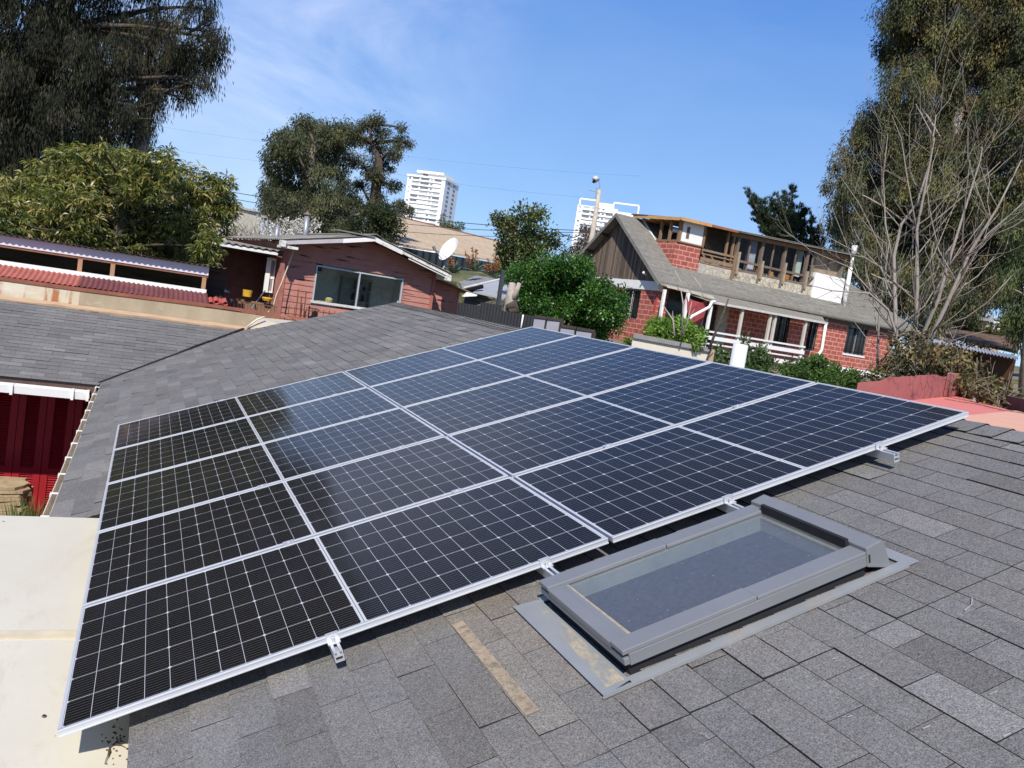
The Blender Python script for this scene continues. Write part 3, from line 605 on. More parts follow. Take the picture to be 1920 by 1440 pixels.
# ================================================================== FOLIAGE
def foliage(name, P, D, L, W, T, mat, parent=None, fold=0.0, bend=0.0):
    """leaves as kites (bend: two quads per leaf). P base points, D unit axes, L lengths, W widths, T rgb per leaf"""
    P = np.asarray(P, float); D = np.asarray(D, float); n = len(P)
    L = np.broadcast_to(np.asarray(L, float), (n,))[:, None]; W = np.broadcast_to(np.asarray(W, float), (n,))[:, None]
    D = D / np.maximum(1e-9, np.linalg.norm(D, axis=1))[:, None]
    r = RNG.normal(size=(n, 3)); S = np.cross(D, r); S /= np.maximum(1e-9, np.linalg.norm(S, axis=1))[:, None]; U = np.cross(S, D)
    if bend:
        dn = np.array([0, 0, -1.0]); mid = P + D * L * 0.5; tip = mid + (D + dn * bend) / np.linalg.norm(D + dn * bend, axis=1)[:, None] * L * 0.5
        V = np.stack([P, mid - S * W * .5, mid + S * W * .5, tip], 1).reshape(-1, 3)      # two triangles
        base = (np.arange(n) * 4)[:, None]; F = np.concatenate([base + [0, 1, 2], base + [1, 3, 2]], 1).reshape(-1, 3); k = 3; nv = 4
    else:
        V = np.stack([P, P + D * L * .45 + S * W * .5 + U * W * fold, P + D * L, P + D * L * .45 - S * W * .5 + U * W * fold], 1).reshape(-1, 3)
        F = np.arange(n * 4).reshape(-1, 4); k = 4; nv = 4
    me = bpy.data.meshes.new(name); me.vertices.add(len(V)); me.vertices.foreach_set('co', V.astype(np.float32).ravel())
    me.loops.add(F.size); me.loops.foreach_set('vertex_index', F.astype(np.int32).ravel()); me.polygons.add(len(F)); me.polygons.foreach_set('loop_start', (np.arange(len(F)) * k).astype(np.int32)); 
    me.materials.append(mat); at = me.attributes.new('tint', 'FLOAT_COLOR', 'POINT'); T = np.asarray(T, float)
    C = np.concatenate([np.repeat(T, nv, 0), np.ones((n * nv, 1))], 1); at.data.foreach_set('color', C.astype(np.float32).ravel()); me.update(calc_edges=True)
    o = bpy.data.objects.new(name, me); COL.objects.link(o)
    if parent is not None: o.parent = parent
    return o
def unit(n): v = RNG.normal(size=(n, 3)); return v / np.linalg.norm(v, axis=1)[:, None]
def ball(n, c, r, shell=2.4):
    d = unit(n); q = RNG.random(n) ** (1 / shell); return np.asarray(c) + d * q[:, None] * np.asarray(r), d
def palette(n, cols, jit=0.18):
    cols = np.asarray(cols, float); a = cols[RNG.integers(0, len(cols), n)]; return np.clip(a * (1 + RNG.normal(size=(n, 1)) * jit), 0.002, 0.9)
def clump_leaves(clumps, twigs, per, spread, L, W, cols, droop=0.4, up=0.0, shell=2.4, out=0.5, tj=0.16):
    """leafy tufts scattered through each clump, `twigs` per square metre of clump; each tuft holds `per` leaves within `spread` metres"""
    PP, DD, TT = [], [], []; spread = np.broadcast_to(np.asarray(spread, float), (3,))
    for c, r in clumps:
        r = np.broadcast_to(np.asarray(r, float), (3,)); n = max(4, int(twigs * (r[0] * r[2] + r[1] * r[2] + r[0] * r[1])))
        c0, d0 = ball(n, c, np.maximum(r - spread * 0.5, r * 0.4), shell); tcol = palette(n, cols, 0.20); tsz = RNG.uniform(0.55, 1.25, n)[:, None]
        u = unit(n * per); p = np.repeat(c0, per, 0) + u * (RNG.random(n * per) ** 0.5 * (1 + np.abs(RNG.normal(size=n * per)) * 0.30))[:, None] * spread * np.repeat(tsz, per, 0)
        d = u * out + np.repeat(d0, per, 0) * out * 0.5 + unit(n * per) * 0.5; d[:, 2] += -droop + up
        PP.append(p); DD.append(d); TT.append(np.clip(np.repeat(tcol, per, 0) * (1 + RNG.normal(size=(n * per, 1)) * tj), .002, .9))
    P, D, T = np.concatenate(PP), np.concatenate(DD), np.concatenate(TT); n = len(P)
    return P, D, L * RNG.uniform(0.65, 1.25, n), W * RNG.uniform(0.7, 1.2, n), T
def limb(mb, p, q, r0, r1, n=6, sag=0.0, seg=5):
    p = np.asarray(p, float); q = np.asarray(q, float); L = np.linalg.norm(q - p); pts = []; rs = []; ph = random.random() * 6
    for i in range(seg + 1):
        t = i / seg; o = np.array([math.sin(ph + t * 5), math.cos(ph * 1.3 + t * 4), 0]) * L * 0.025 * math.sin(math.pi * t); o[2] += sag * L * math.sin(math.pi * t)
        pts.append(p + (q - p) * t + o); rs.append(r0 + (r1 - r0) * t)
    mb.tube(pts, rs, n); return pts
def pxclump(lst, D, spread=0.0):
    """clumps given where the photo shows them: (px, py, rx px, ry px[, depth offset m])"""
    o = []
    for c in lst:
        px, py, rx = c[:3]; ry = c[3] if len(c) > 3 and c[3] else rx; dz = c[4] if len(c) > 4 else RNG.uniform(-1, 1) * spread; d = D + dz; k = pxm(d)
        o.append((dep(px, py, d), (rx * k, rx * k, ry * k)))
    return o
def tree(name, label, cat, base, trunk, clumps, bark, leaf, group=None, limbs=True, limb_r=0.05, extra=None):
    """trunk: [(point, radius)...]; crown leaves; limbs run from the trunk to the clumps"""
    r = thing(name, label, cat, base, group); r.location = (0, 0, 0); m = MB()
    m.tube([p for p, _ in trunk], [q for _, q in trunk], 9)
    if limbs:
        tp = [np.asarray(p, float) for p, _ in trunk]
        for c, rr in clumps:
            c = np.asarray(c, float); cand = [p for p in tp if p[2] < c[2] + 0.1] or tp[:1]
            s = min(cand, key=lambda p: np.linalg.norm(p - c) + 0.5 * abs(c[2] - p[2])); limb(m, s, c, limb_r, limb_r * 0.3, 5, 0.05)
            for _ in range(3):
                e = c + unit(1)[0] * np.asarray(rr) * 0.8; limb(m, c + (s - c) * 0.15, e, limb_r * 0.35, limb_r * 0.1, 4)
    m.build('trunk', bark, r, True, False)
    if leaf: foliage('crown', *leaf[:5], leaf[5], r, *(leaf[6:] if len(leaf) > 6 else ()))
    return r

# ---- tall dark eucalyptus on the left, beyond the corrugated roof
D = 27.0
cl = pxclump([(40, 60, 95, 90), (150, 30, 95, 80), (250, 30, 85, 75), (330, 60, 70, 80), (370, 100, 45, 62), (300, 120, 55, 70), (120, 130, 110, 90), (30, 180, 100, 90), (200, 140, 70, 80), (90, 240, 110, 75), (190, 215, 60, 55), (250, 205, 36, 60), (290, 178, 30, 62),
              (-80, 120, 120, 140), (-60, 300, 110, 110), (40, 320, 90, 60), (140, 280, 75, 45), (215, 262, 45, 34), (345, 165, 26, 50), (398, 60, 20, 40), (380, 15, 40, 45), (20, -60, 120, 100), (190, -70, 130, 90), (320, -60, 85, 80), (60, -220, 190, 130), (230, -240, 130, 130), (-160, -100, 190, 190), (-200, 150, 150, 220), (100, -420, 200, 170), (-150, -400, 220, 200), (-350, 0, 220, 300), (-380, -350, 230, 280), (320, -200, 100, 110), (280, -380, 110, 130), (-100, -640, 260, 160), (-60, 420, 90, 60)], D, 2.2)
cl = [(c, np.asarray(r) * np.array([.86, .86, .86])) for c, r in cl]; cl += pxclump([(60, 90, 100, 90), (60, 210, 110, 90), (160, 180, 70, 70), (40, 300, 90, 60), (250, 225, 40, 34), (285, 205, 26, 40), (215, 250, 50, 34), (190, 110, 70, 60), (265, 90, 60, 60), (395, 105, 34, 30), (412, 75, 22, 24), (380, 145, 30, 30), (350, 170, 26, 34), (330, 120, 40, 40)], 25.5, .8); lf = clump_leaves(cl, 9.5, 105, (0.25, 0.25, 0.42), 0.17, 0.024, [(0.020, 0.024, 0.014), (0.027, 0.030, 0.017), (0.040, 0.041, 0.022), (0.016, 0.018, 0.012), (0.055, 0.050, 0.028)], droop=1.5, out=0.25)
tb = dep(60, 420, D); 
tk = [((tb[0] - 1.0, tb[1], gz(tb[0], tb[1])), 0.55), (dep(30, 330, D), 0.48), (dep(50, 200, D), 0.42), (dep(110, 60, D), 0.34), (dep(130, -120, D), 0.27), (dep(110, -300, D), 0.18), (dep(80, -480, D), 0.1)]
tree('eucalyptus_tree', 'very tall dark eucalyptus with hanging leaves at the left, behind the yellowish green tree', 'tree', tb, tk, cl, DBARK, (*lf, LEAFD), 'eucalyptus trees', True, 0.10)
# pale trunk seen under its right side
D = 31.0; q = [(dep(262, 290, D), 0.26), (dep(266, 255, D), 0.24), (dep(271, 225, D), 0.22), (dep(285, 150, D), 0.15)]
q = [((q[0][0][0], q[0][0][1], gz(*q[0][0][:2])), 0.3)] + q
cl = pxclump([(282, 250, 12, 24), (275, 275, 14, 16), (285, 160, 30, 40)], D, 0.5)
lf = clump_leaves(cl, 60, 10, 0.2, 0.2, 0.028, [(0.05, 0.055, 0.03), (0.08, 0.075, 0.04)], droop=1.3)
tree('eucalyptus_tree', 'slim pale trunked eucalyptus half hidden under the right edge of the tall dark one', 'tree', q[0][0], q, cl, PBARK, (*lf, LEAFD), 'eucalyptus trees', False)

# ---- broad-leaved tree with rosettes of drooping yellow-green leaves
D = 17.0
cl = pxclump([(40, 380, 60, 50), (110, 340, 55, 45), (60, 420, 70, 40), (150, 320, 45, 45), (200, 320, 48, 48), (250, 330, 46, 46), (300, 330, 45, 46), (350, 350, 42, 40), (400, 370, 40, 34), (130, 390, 60, 50), (200, 390, 60, 55), (270, 400, 60, 55), (340, 410, 55, 45), (390, 420, 34, 40), (240, 450, 70, 40), (330, 455, 60, 36), (390, 465, 28, 36), (150, 440, 60, 40), (415, 345, 24, 20), (120, 300, 22, 28), (0, 420, 45, 40), (-50, 400, 60, 60), (310, 300, 18, 22), (190, 285, 16, 18), (265, 300, 14, 18), (425, 400, 22, 30)], D, 1.0)
PP, DD, LL, WW, TT = [], [], [], [], []
cols = np.array([(0.15, 0.165, 0.036), (0.195, 0.20, 0.046), (0.25, 0.23, 0.068), (0.10, 0.12, 0.03), (0.07, 0.092, 0.024), (0.33, 0.28, 0.10)])
for c, r in cl:
    n = int(92 * (r[0] + r[2]) ** 2 * 1.55); pc, d0 = ball(n, c, r, 2.2)
    for p, d in zip(pc, d0):
        k = random.randint(11, 16); ax = unit(k); ax[:, 2] = ax[:, 2] * 0.5 + RNG.uniform(-0.5, 0.35, k); PP.append(np.repeat(p[None], k, 0) + ax * 0.012); DD.append(ax)
        LL.append(RNG.uniform(0.11, 0.19, k)); WW.append(RNG.uniform(0.024, 0.034, k)); tcol = cols[RNG.integers(0, len(cols))]; tt_ = np.clip(tcol * (1 + RNG.normal(size=(k, 1)) * 0.22), .004, .8)
        if random.random() < .012: tt_[0] = (.45, .15, .03)
        TT.append(tt_)
tb = dep(210, 470, D); tk = [((tb[0], tb[1], gz(tb[0], tb[1])), 0.16), (dep(215, 470, D), 0.13), (dep(225, 420, D), 0.10), (dep(235, 370, D), 0.06)]
tree('broadleaf_tree', 'bushy tree with yellowish green drooping leaf rosettes behind the corrugated roof', 'tree', tb, tk, cl, DBARK, (np.concatenate(PP), np.concatenate(DD), np.concatenate(LL), np.concatenate(WW), np.concatenate(TT), LEAFG, 0.0, 0.7), None, True, 0.035)

# ---- two eucalyptus in the middle distance
D = 52.0
cl = pxclump([(585, 245, 45, 28), (630, 255, 40, 34), (545, 270, 42, 34), (520, 300, 32, 38), (575, 290, 52, 45), (625, 300, 40, 50), (510, 350, 26, 40), (555, 345, 50, 50), (610, 355, 48, 50), (515, 385, 28, 34), (560, 400, 55, 40), (620, 405, 50, 42), (650, 380, 26, 40), (640, 430, 40, 26), (580, 425, 60, 24), (508, 400, 16, 22), (572, 228, 14, 12)], D, 2.0)
lf = clump_leaves(cl, 7.0, 120, (0.40, 0.40, 0.46), 0.18, 0.058, [(0.075, 0.086, 0.040), (0.098, 0.104, 0.050), (0.055, 0.064, 0.032), (0.15, 0.14, 0.06), (0.042, 0.05, 0.028)], droop=1.1, shell=3.0)
tb = dep(590, 455, D); tk = [((tb[0], tb[1], gz(tb[0], tb[1])), 0.5), (dep(585, 430, D), 0.42), (dep(580, 350, D), 0.3), (dep(588, 270, D), 0.12)]
tree('eucalyptus_tree', 'dense rounded eucalyptus left of the open one, behind the metal flue pipe', 'tree', tb, tk, cl, BARK, (*lf, LEAFD), 'eucalyptus trees', True, 0.12)
D = 55.0
cl = pxclump([(690, 235, 26, 20), (705, 225, 18, 16), (655, 245, 22, 18), (675, 265, 24, 22), (718, 250, 18, 16), (708, 285, 22, 20), (735, 285, 22, 18), (750, 265, 18, 18), (768, 268, 12, 10), (753, 240, 10, 8), (672, 300, 18, 16), (690, 320, 22, 18), (720, 310, 22, 14), (715, 335, 26, 14), (675, 345, 20, 12), (740, 350, 18, 12), (705, 370, 26, 16), (668, 375, 14, 12), (750, 385, 20, 12), (765, 395, 14, 12), (725, 395, 30, 20), (690, 395, 26, 20)], D, 1.6)
lf = clump_leaves(cl, 9.0, 95, (0.33, .33, .30), 0.16, 0.056, [(0.070, 0.076, 0.044), (0.09, 0.092, 0.05), (0.055, 0.060, 0.036), (0.12, 0.115, 0.05), (0.04, 0.045, 0.03)], droop=0.8, shell=2.6)
tb = dep(700, 440, D); tk = [((tb[0], tb[1], gz(tb[0], tb[1])), 0.45), (dep(702, 400, D), 0.38), (dep(706, 340, D), 0.32), (dep(712, 300, D), 0.26), (dep(698, 270, D), 0.14), (dep(692, 235, D), 0.06)]
t_ = tree('eucalyptus_tree', 'open crowned eucalyptus with bare forking limbs against the sky, left of the white tower', 'tree', tb, tk, cl, DBARK, (*lf, LEAFD), 'eucalyptus trees', True, 0.13)
# dense dark round tree in front of them
D = 40.0
cl = pxclump([(705, 410, 42, 30), (680, 435, 36, 32), (720, 440, 34, 30), (735, 420, 22, 26), (700, 462, 50, 22), (660, 450, 16, 16)], D, 0.8)
lf = clump_leaves(cl, 9, 150, 0.34, 0.12, 0.06, [(0.040, 0.054, 0.022), (0.055, 0.068, 0.028), (0.03, 0.04, 0.018), (0.075, 0.085, 0.038)], droop=0.3, shell=3.2)
tb = dep(705, 480, D); tree('round_tree', 'dense dark green round tree just behind the red boarded house roof', 'tree', tb, [((tb[0], tb[1], gz(tb[0], tb[1])), 0.2), (dep(703, 440, D), 0.1)], cl, DBARK, (*lf, LEAFD))
D = 44.0
cl = pxclump([(650, 432, 18, 12), (632, 440, 16, 10), (668, 424, 12, 12)], D, 0.5)
lf = clump_leaves(cl, 50, 14, 0.14, 0.14, 0.06, [(0.07, 0.095, 0.03), (0.10, 0.12, 0.04)], droop=0.2)
tb = dep(650, 450, D); tree('light_green_tree', 'small lighter green tree left of the dense dark round tree', 'tree', tb, [((tb[0], tb[1], gz(tb[0], tb[1])), 0.12), (dep(650, 435, D), 0.06)], cl, BARK, (*lf, LEAFD))
# ---- glossy magnolia-like tree in the middle
D = 33.0
cl = pxclump([(985, 410, 28, 20), (1010, 402, 16, 12), (960, 425, 30, 20), (945, 440, 20, 20), (985, 445, 36, 26), (1020, 440, 24, 22), (1035, 455, 14, 12), (960, 470, 34, 24), (1000, 475, 34, 24), (950, 500, 26, 18), (985, 505, 40, 18), (935, 410, 10, 8)], D, 0.9)
lf = clump_leaves(cl, 9, 100, 0.36, 0.15, 0.07, [(0.062, 0.092, 0.024), (0.085, 0.112, 0.030), (0.042, 0.060, 0.018), (0.14, 0.145, 0.05)], droop=0.1, shell=2.8)
tb = dep(985, 540, D); tree('magnolia_tree', 'rounded dark green glossy tree standing between the tan roof and the utility pole', 'tree', tb, [((tb[0], tb[1], gz(tb[0], tb[1])), 0.18), (dep(985, 500, D), 0.14), (dep(985, 440, D), 0.07)], cl, BARK, (*lf, LEAFG))
# ---- big bright green citrus-like bush tree in front of the brick house
D = 23.5
cl = pxclump([(1045, 505, 48, 26), (1000, 520, 46, 26), (965, 518, 24, 16), (1085, 515, 40, 32), (1040, 545, 70, 40), (1090, 555, 62, 40), (1130, 560, 44, 40), (1150, 580, 28, 36), (1020, 575, 60, 34), (1080, 595, 66, 34), (1125, 605, 44, 30), (1035, 605, 48, 22), (1000, 555, 32, 30), (1090, 500, 22, 22), (1160, 560, 16, 22), (1060, 625, 80, 20)], D, 0.9)
lf = clump_leaves(cl, 44, 70, 0.21, 0.085, 0.050, [(0.036, 0.105, 0.014), (0.050, 0.13, 0.018), (0.024, 0.075, 0.011), (0.075, 0.165, 0.026)], droop=0.15, shell=3.4)
tb = dep(1070, 650, D); tree('green_bush_tree', 'large bright green rounded bush hiding the left end of the brick house', 'bush', tb, [((tb[0], tb[1], gz(tb[0], tb[1])), 0.14), (dep(1070, 600, D), 0.1), (dep(1070, 550, D), 0.05)], cl, BARK, (*lf, LEAFG))
# ---- dark purple-brown tree behind the pole
D = 48.0
cl = pxclump([(1112, 440, 26, 18), (1095, 460, 24, 16), (1075, 470, 24, 12), (1060, 478, 16, 10), (1125, 455, 14, 26), (1100, 425, 14, 8)], D, 0.8)
lf = clump_leaves(cl, 30, 13, 0.15, 0.16, 0.055, [(0.055, 0.045, 0.040), (0.075, 0.06, 0.05), (0.04, 0.04, 0.03), (0.10, 0.09, 0.075)], droop=0.5)
tb = dep(1095, 500, D); tree('brown_leaved_tree', 'dull brown purple leaved tree around the utility pole behind the brick house gable', 'tree', tb, [((tb[0], tb[1], gz(tb[0], tb[1])), 0.16), (dep(1097, 450, D), 0.07)], cl, DBARK, (*lf, LEAFD))
# ---- green trees peeping over the tan roof
D = 75.0
cl = pxclump([(838, 425, 14, 10), (852, 432, 16, 8), (830, 412, 6, 10), (862, 424, 8, 8)], D, 0.5)
lf = clump_leaves(cl, 16, 16, 0.2, 0.28, 0.08, [(0.07, 0.10, 0.03), (0.10, 0.13, 0.045)], droop=-0.2)
tb = dep(845, 445, D); tree('light_green_tree', 'feathery light green treetop peeping over the tan corrugated roof', 'tree', tb, [((tb[0], tb[1], gz(tb[0], tb[1])), 0.12), (dep(843, 430, D), 0.06)], cl, BARK, (*lf, LEAFD))
# ---- pines behind the brick house
def pine(label, D, topx, topy, botx, boty, halfw, seed, tops):
    random.seed(seed); r = thing('pine_tree', label, 'tree', dep(botx, boty, D), 'pine trees'); r.location = (0, 0, 0); m = MB(); PP, DD = [], []; k = pxm(D)
    T, B = dep(topx, topy, D), dep(botx, boty, D); m.tube([(B[0], B[1], gz(B[0], B[1])), B, T], [0.3, 0.24, 0.05], 7)
    spires = [(T, B, halfw * k)] + [(dep(x, y, D + dz), dep(x * 0.6 + botx * 0.4, y + hh, D + dz * .5), hw * k) for x, y, hh, hw, dz in tops]
    for S, E, hw in spires:
        m.tube([E, S], [0.09, 0.03], 5); H = np.linalg.norm(S - E); n = int(10 + H * 8)
        for i in range(n):
            t = random.random() ** 0.8; o = S + (E - S) * t; a = random.random() * 6.283; L = hw * (0.18 + 0.95 * t ** 0.8) * random.uniform(0.55, 1.1); tip = o + np.array([math.cos(a) * L, math.sin(a) * L, L * random.uniform(0.35, 0.9)])
            limb(m, o, tip, 0.035, 0.012, 4, -0.05, 3)
            for _ in range(int(2 + L * 5)):
                s = o + (tip - o) * random.uniform(0.25, 1.0) + RNG.normal(size=3) * 0.09; q = 22; d = unit(q) * 0.75 + (tip - o) / max(L, .1) * 0.5; d[:, 2] += 0.75; PP.append(np.repeat(s[None], q, 0) + unit(q) * 0.05); DD.append(d)
    P, Dd = np.concatenate(PP), np.concatenate(DD); n = len(P)
    m.build('trunk', DBARK, r, True, False); foliage('crown', P, Dd, 0.30 * RNG.uniform(.7, 1.2, n), 0.030, palette(n, [(0.030, 0.050, 0.024), (0.042, 0.066, 0.030), (0.022, 0.038, 0.020), (0.055, 0.075, 0.035)]), LEAFD, r)
pine('dark green pine with several upright tips showing above the brick house roof', 60.0, 1486, 346, 1478, 520, 20, 31, [(1398, 354, 70, 15, 0.5), (1410, 372, 60, 15, -.5), (1432, 374, 80, 17, -0.6), (1446, 370, 80, 16, .4), (1460, 364, 90, 18, -0.6), (1472, 360, 100, 18, 0.8), (1500, 378, 70, 18, 0.4), (1512, 392, 60, 16, 0.4), (1425, 398, 60, 18, -0.3), (1480, 400, 60, 22, -.8), (1452, 410, 60, 20, .8), (1440, 430, 60, 26, 0), (1490, 440, 60, 30, .3)])
pine('smaller dark pine at the right of the taller one, against the big eucalyptus', 64.0, 1521, 398, 1522, 500, 15, 33, [(1538, 428, 40, 14, 0.4), (1505, 440, 40, 16, -0.4), (1530, 450, 40, 18, .3)])
# ---- huge eucalyptus on the right
D = 50.0
cl = pxclump([(1700, 20, 60, 60), (1690, 90, 48, 60), (1700, 160, 52, 60), (1650, 225, 40, 40), (1620, 260, 40, 40), (1595, 300, 38, 44), (1580, 350, 36, 40), (1575, 400, 32, 44), (1600, 440, 40, 44), (1620, 350, 56, 60), (1680, 260, 66, 70), (1760, 60, 80, 80), (1850, 40, 90, 90), (1780, 160, 80, 80), (1860, 160, 80, 90), (1930, 100, 70, 110), (1760, 270, 80, 80), (1850, 280, 80, 80), (1700, 350, 70, 70), (1790, 370, 80, 70), (1680, 440, 70, 60), (1760, 460, 80, 60), (1640, 500, 60, 50), (1720, 530, 80, 50), (1800, 520, 70, 50), (1850, 420, 70, 60), (1660, 560, 50, 40), (1740, 590, 60, 36), (1880, 500, 50, 50), (1730, -70, 90, 90), (1850, -80, 110, 100), (1950, -20, 90, 120), (1780, -220, 120, 120), (1920, -240, 120, 140), (1960, 250, 60, 120), (1830, 570, 30, 24), (1885, 545, 30, 30), (1730, 310, 70, 70), (1800, 300, 70, 70), (1880, 350, 60, 80), (1720, 420, 60, 60), (1820, 440, 60, 60), (1740, 520, 60, 50), (1900, 200, 50, 80), (1790, 90, 60, 70), (1880, 90, 60, 70), (1660, 480, 50, 50), (1640, 420, 40, 50), (1600, 500, 40, 36), (1840, 500, 56, 50), (1780, 560, 56, 44), (1890, 470, 50, 44), (1860, 540, 44, 34), (1900, 400, 44, 60)], D, 2.6)
lf = clump_leaves(cl, 5.6, 150, (0.42, 0.42, 0.60), 0.19, 0.052, [(0.092, 0.108, 0.046), (0.118, 0.128, 0.052), (0.066, 0.082, 0.038), (0.17, 0.16, 0.060), (0.055, 0.06, 0.035), (0.17, 0.135, 0.056), (0.085, 0.07, 0.045)], droop=1.2, shell=2.4)
tb = dep(1770, 660, D); tk = [((tb[0], tb[1], gz(tb[0], tb[1])), 0.6), (dep(1772, 600, D), 0.5), (dep(1780, 480, D), 0.42), (dep(1790, 330, D), 0.34), (dep(1800, 150, D), 0.25), (dep(1815, -50, D), 0.16), (dep(1830, -250, D), 0.08)]
tree('eucalyptus_tree', 'huge brownish green eucalyptus filling the right side behind the bare grey tree', 'tree', tb, tk, cl, PBARK, (*lf, LEAFD), 'eucalyptus trees', True, 0.09)
# ---- greener weeping tree at the right edge
D = 30.0
cl = pxclump([(1915, 420, 30, 50), (1905, 490, 28, 50), (1912, 560, 24, 50), (1908, 620, 20, 40), (1940, 500, 30, 140), (1890, 540, 14, 30)], D, 0.6)
lf = clump_leaves(cl, 14, 90, (.22, .22, .4), 0.15, 0.030, [(0.075, 0.10, 0.036), (0.10, 0.125, 0.045), (0.05, 0.07, 0.028)], droop=1.3)
tb = dep(1935, 680, D); tree('weeping_tree', 'greener weeping tree at the right edge beside the huge brownish eucalyptus', 'tree', tb, [((tb[0], tb[1], gz(tb[0], tb[1])), 0.15), (dep(1932, 560, D), 0.1), (dep(1925, 430, D), 0.05)], cl, BARK, (*lf, LEAFD))

# ================================================================== CORRUGATED CLERESTORY HOUSE BEHIND THE WING ROOF (left)
cb = thing('corrugated_roof_house', 'long low house with red corrugated lower roof, strip windows and pale corrugated upper roof', 'house', (0, 13, 3)); cb.location = (0, 0, 0)
XE = atY(390, 520, 12.75)[0]; YC = 12.75; zg = float(atY(390, 570.5, 11.93)[2])      # right end, clerestory plane, gutter height
LAV = M('pale_lilac_fascia', (0.66, 0.62, 0.66), 0.7, 0.2, 0, 0.05); BRW = M('brown_window_frame', (0.24, 0.105, 0.06), 0.7, 0.25, 0, 0.25, 7)
RC1 = M('red_corrugated_sheet', (0.40, 0.125, 0.095), 0.7, 0.25, 0, 0.2, 3, 0, (0.22, 0.07, 0.055), 2.5, (0.5, 0.7)); RC2 = M('maroon_corrugated_sheet', (0.165, 0.055, 0.055), 0.75, 0.25, 0, 0.2, 3, 0, (0.26, 0.10, 0.08), 4, (0.55, 0.75)); GC = M('grey_corrugated_sheet', (0.10, 0.085, 0.075), 0.85, 0.2, 0, 0.3, 3)
zs = atY(390, 543.6, YC)[2]; zsb = atY(390, 551.5, YC)[2]; zt_ = atY(390, 521, YC)[2]; zf = atY(390, 517, YC - .01)[2]; zff = atY(390, 500, YC)[2]
XS = atY(150, 530, 12.4)[0]
ev = Vector((0, YC - 12.02, (zsb + 0.012) - zg)); Ls = ev.length
mb = MB(); mb.corr((-9, 12.02, zg), ev, (1, 0, 0), Ls, XS + 9, 0.076, 0.010, mi=0); mb.corr((XS, 12.02, zg + 0.004), ev, (1, 0, 0), Ls, XE - XS + 0.02, 0.076, 0.010, mi=1)
mb.build('lower_roof', [RC1, RC2], cb, uv=False)
mb = MB(); mb.corr((XE + 0.02, 12.02, zg + 0.03), ev, (1, 0, 0), 0.32, 0.30, 0.15, 0.02, mi=0); mb.corr((XE + 0.10, 12.06, zg + 0.06), ev, (1, 0, 0), 0.26, 0.2, 0.15, 0.02, mi=0); mb.build('loose_roof_tile', [M('orange_red_tile', (0.42, 0.085, 0.06), 0.75)], cb, uv=False)
mb = MB(); mb.bb(-9, XE, YC - 0.02, YC + 0.03, zsb, zs); mb.build('window_sill', WHITE, cb)
mb = MB(); mb.bb(-9, XE, YC - 0.015, YC + 0.03, zt_, zf)
mb.build('window_frame', BRW, cb)
for px in (148, 210, 384):
    x = atY(px, 515, YC)[0]; mb = MB(); mb.bb(x - 0.034, x + 0.034, YC - 0.012, YC + 0.03, zs, zt_); mb.build('window_post', M('tan_window_post', (0.40, 0.23, 0.13), .75, .2, 0, .2, 7), cb)
mb = MB(); mb.bb(-9, XE - 0.02, YC + 0.012, YC + 0.018, zs, zt_); mb.build('glass_pane', mat_glass('dark_window_glass', (0.35, 0.38, 0.36), 0.02, 0.7), cb)
mb = MB(); mb.bb(-9, XE, YC + 0.6, YC + 0.65, zs - 0.3, zff); mb.bb(-9, XE, YC + 0.03, YC + 0.6, zs - 0.25, zs - 0.22); mb.bb(XE - 0.03, XE - 0.005, YC + 0.03, YC + 0.6, zs - 0.2, zff - .02); mb.build('interior', M('dark_interior', (0.030, 0.028, 0.024), 0.9), cb)
mb = MB(); mb.bb(-9, XE, YC - 0.03, YC + 0.0, zf + 0.002, zff); mb.build('fascia', LAV, cb)
mb = MB(); mb.corr((-9, YC - 0.155, zff + 0.018), (0, 1, -0.02), (1, 0, 0), 2.6, XE + 9.28, 0.088, 0.012, mi=0); mb.build('upper_roof', [GC], cb, uv=False)
mb = MB(); mb.bb(-9, XE + 0.25, YC - 0.03, YC + 0.03, zff - 0.012, zff + 0.004); mb.bb(XE, XE + 0.25, YC + 0.02, YC + .08, zff - 0.06, zff - 0.012); mb.build('eave_beam', DARKW, cb)
mb = MB(); mb.bb(XE + 0.03, XE + 0.32, YC + 0.3, YC + 0.4, 3.0, zff - 0.06); mb.build('end_wall', mat_planks('brown_board_wall', (0.075, 0.042, 0.032), 0.14, 1, 0.07), cb)
# terracotta gutter in front of the lower roof, sagging a little
mb = MB()
def gutp(x): return Vector((x, 11.99, zg - 0.012 + 0.012 * math.sin(x * 1.3)))
xs_ = [-9, -6, -4, -3, -2.4, -1.8, -1.2, -0.6, 0, .6, 1.2, 1.8, 2.4, 2.9, 3.1]
for a, c in zip(xs_, xs_[1:]):
    A, B = gutp(a), gutp(c)
    mb.prism([A + Vector((0, -0.06, 0.012)), A + Vector((0, -0.06, -0.045)), A + Vector((0, 0.05, -0.045)), A + Vector((0, 0.05, 0.0))], B - A)
mb.build('terracotta_gutter', M('terracotta_gutter', (0.24, 0.085, 0.055), 0.7, 0.25, 0, 0.25, 5, 0, (0.36, 0.24, 0.17), 3, (0.6, 0.8)), cb)
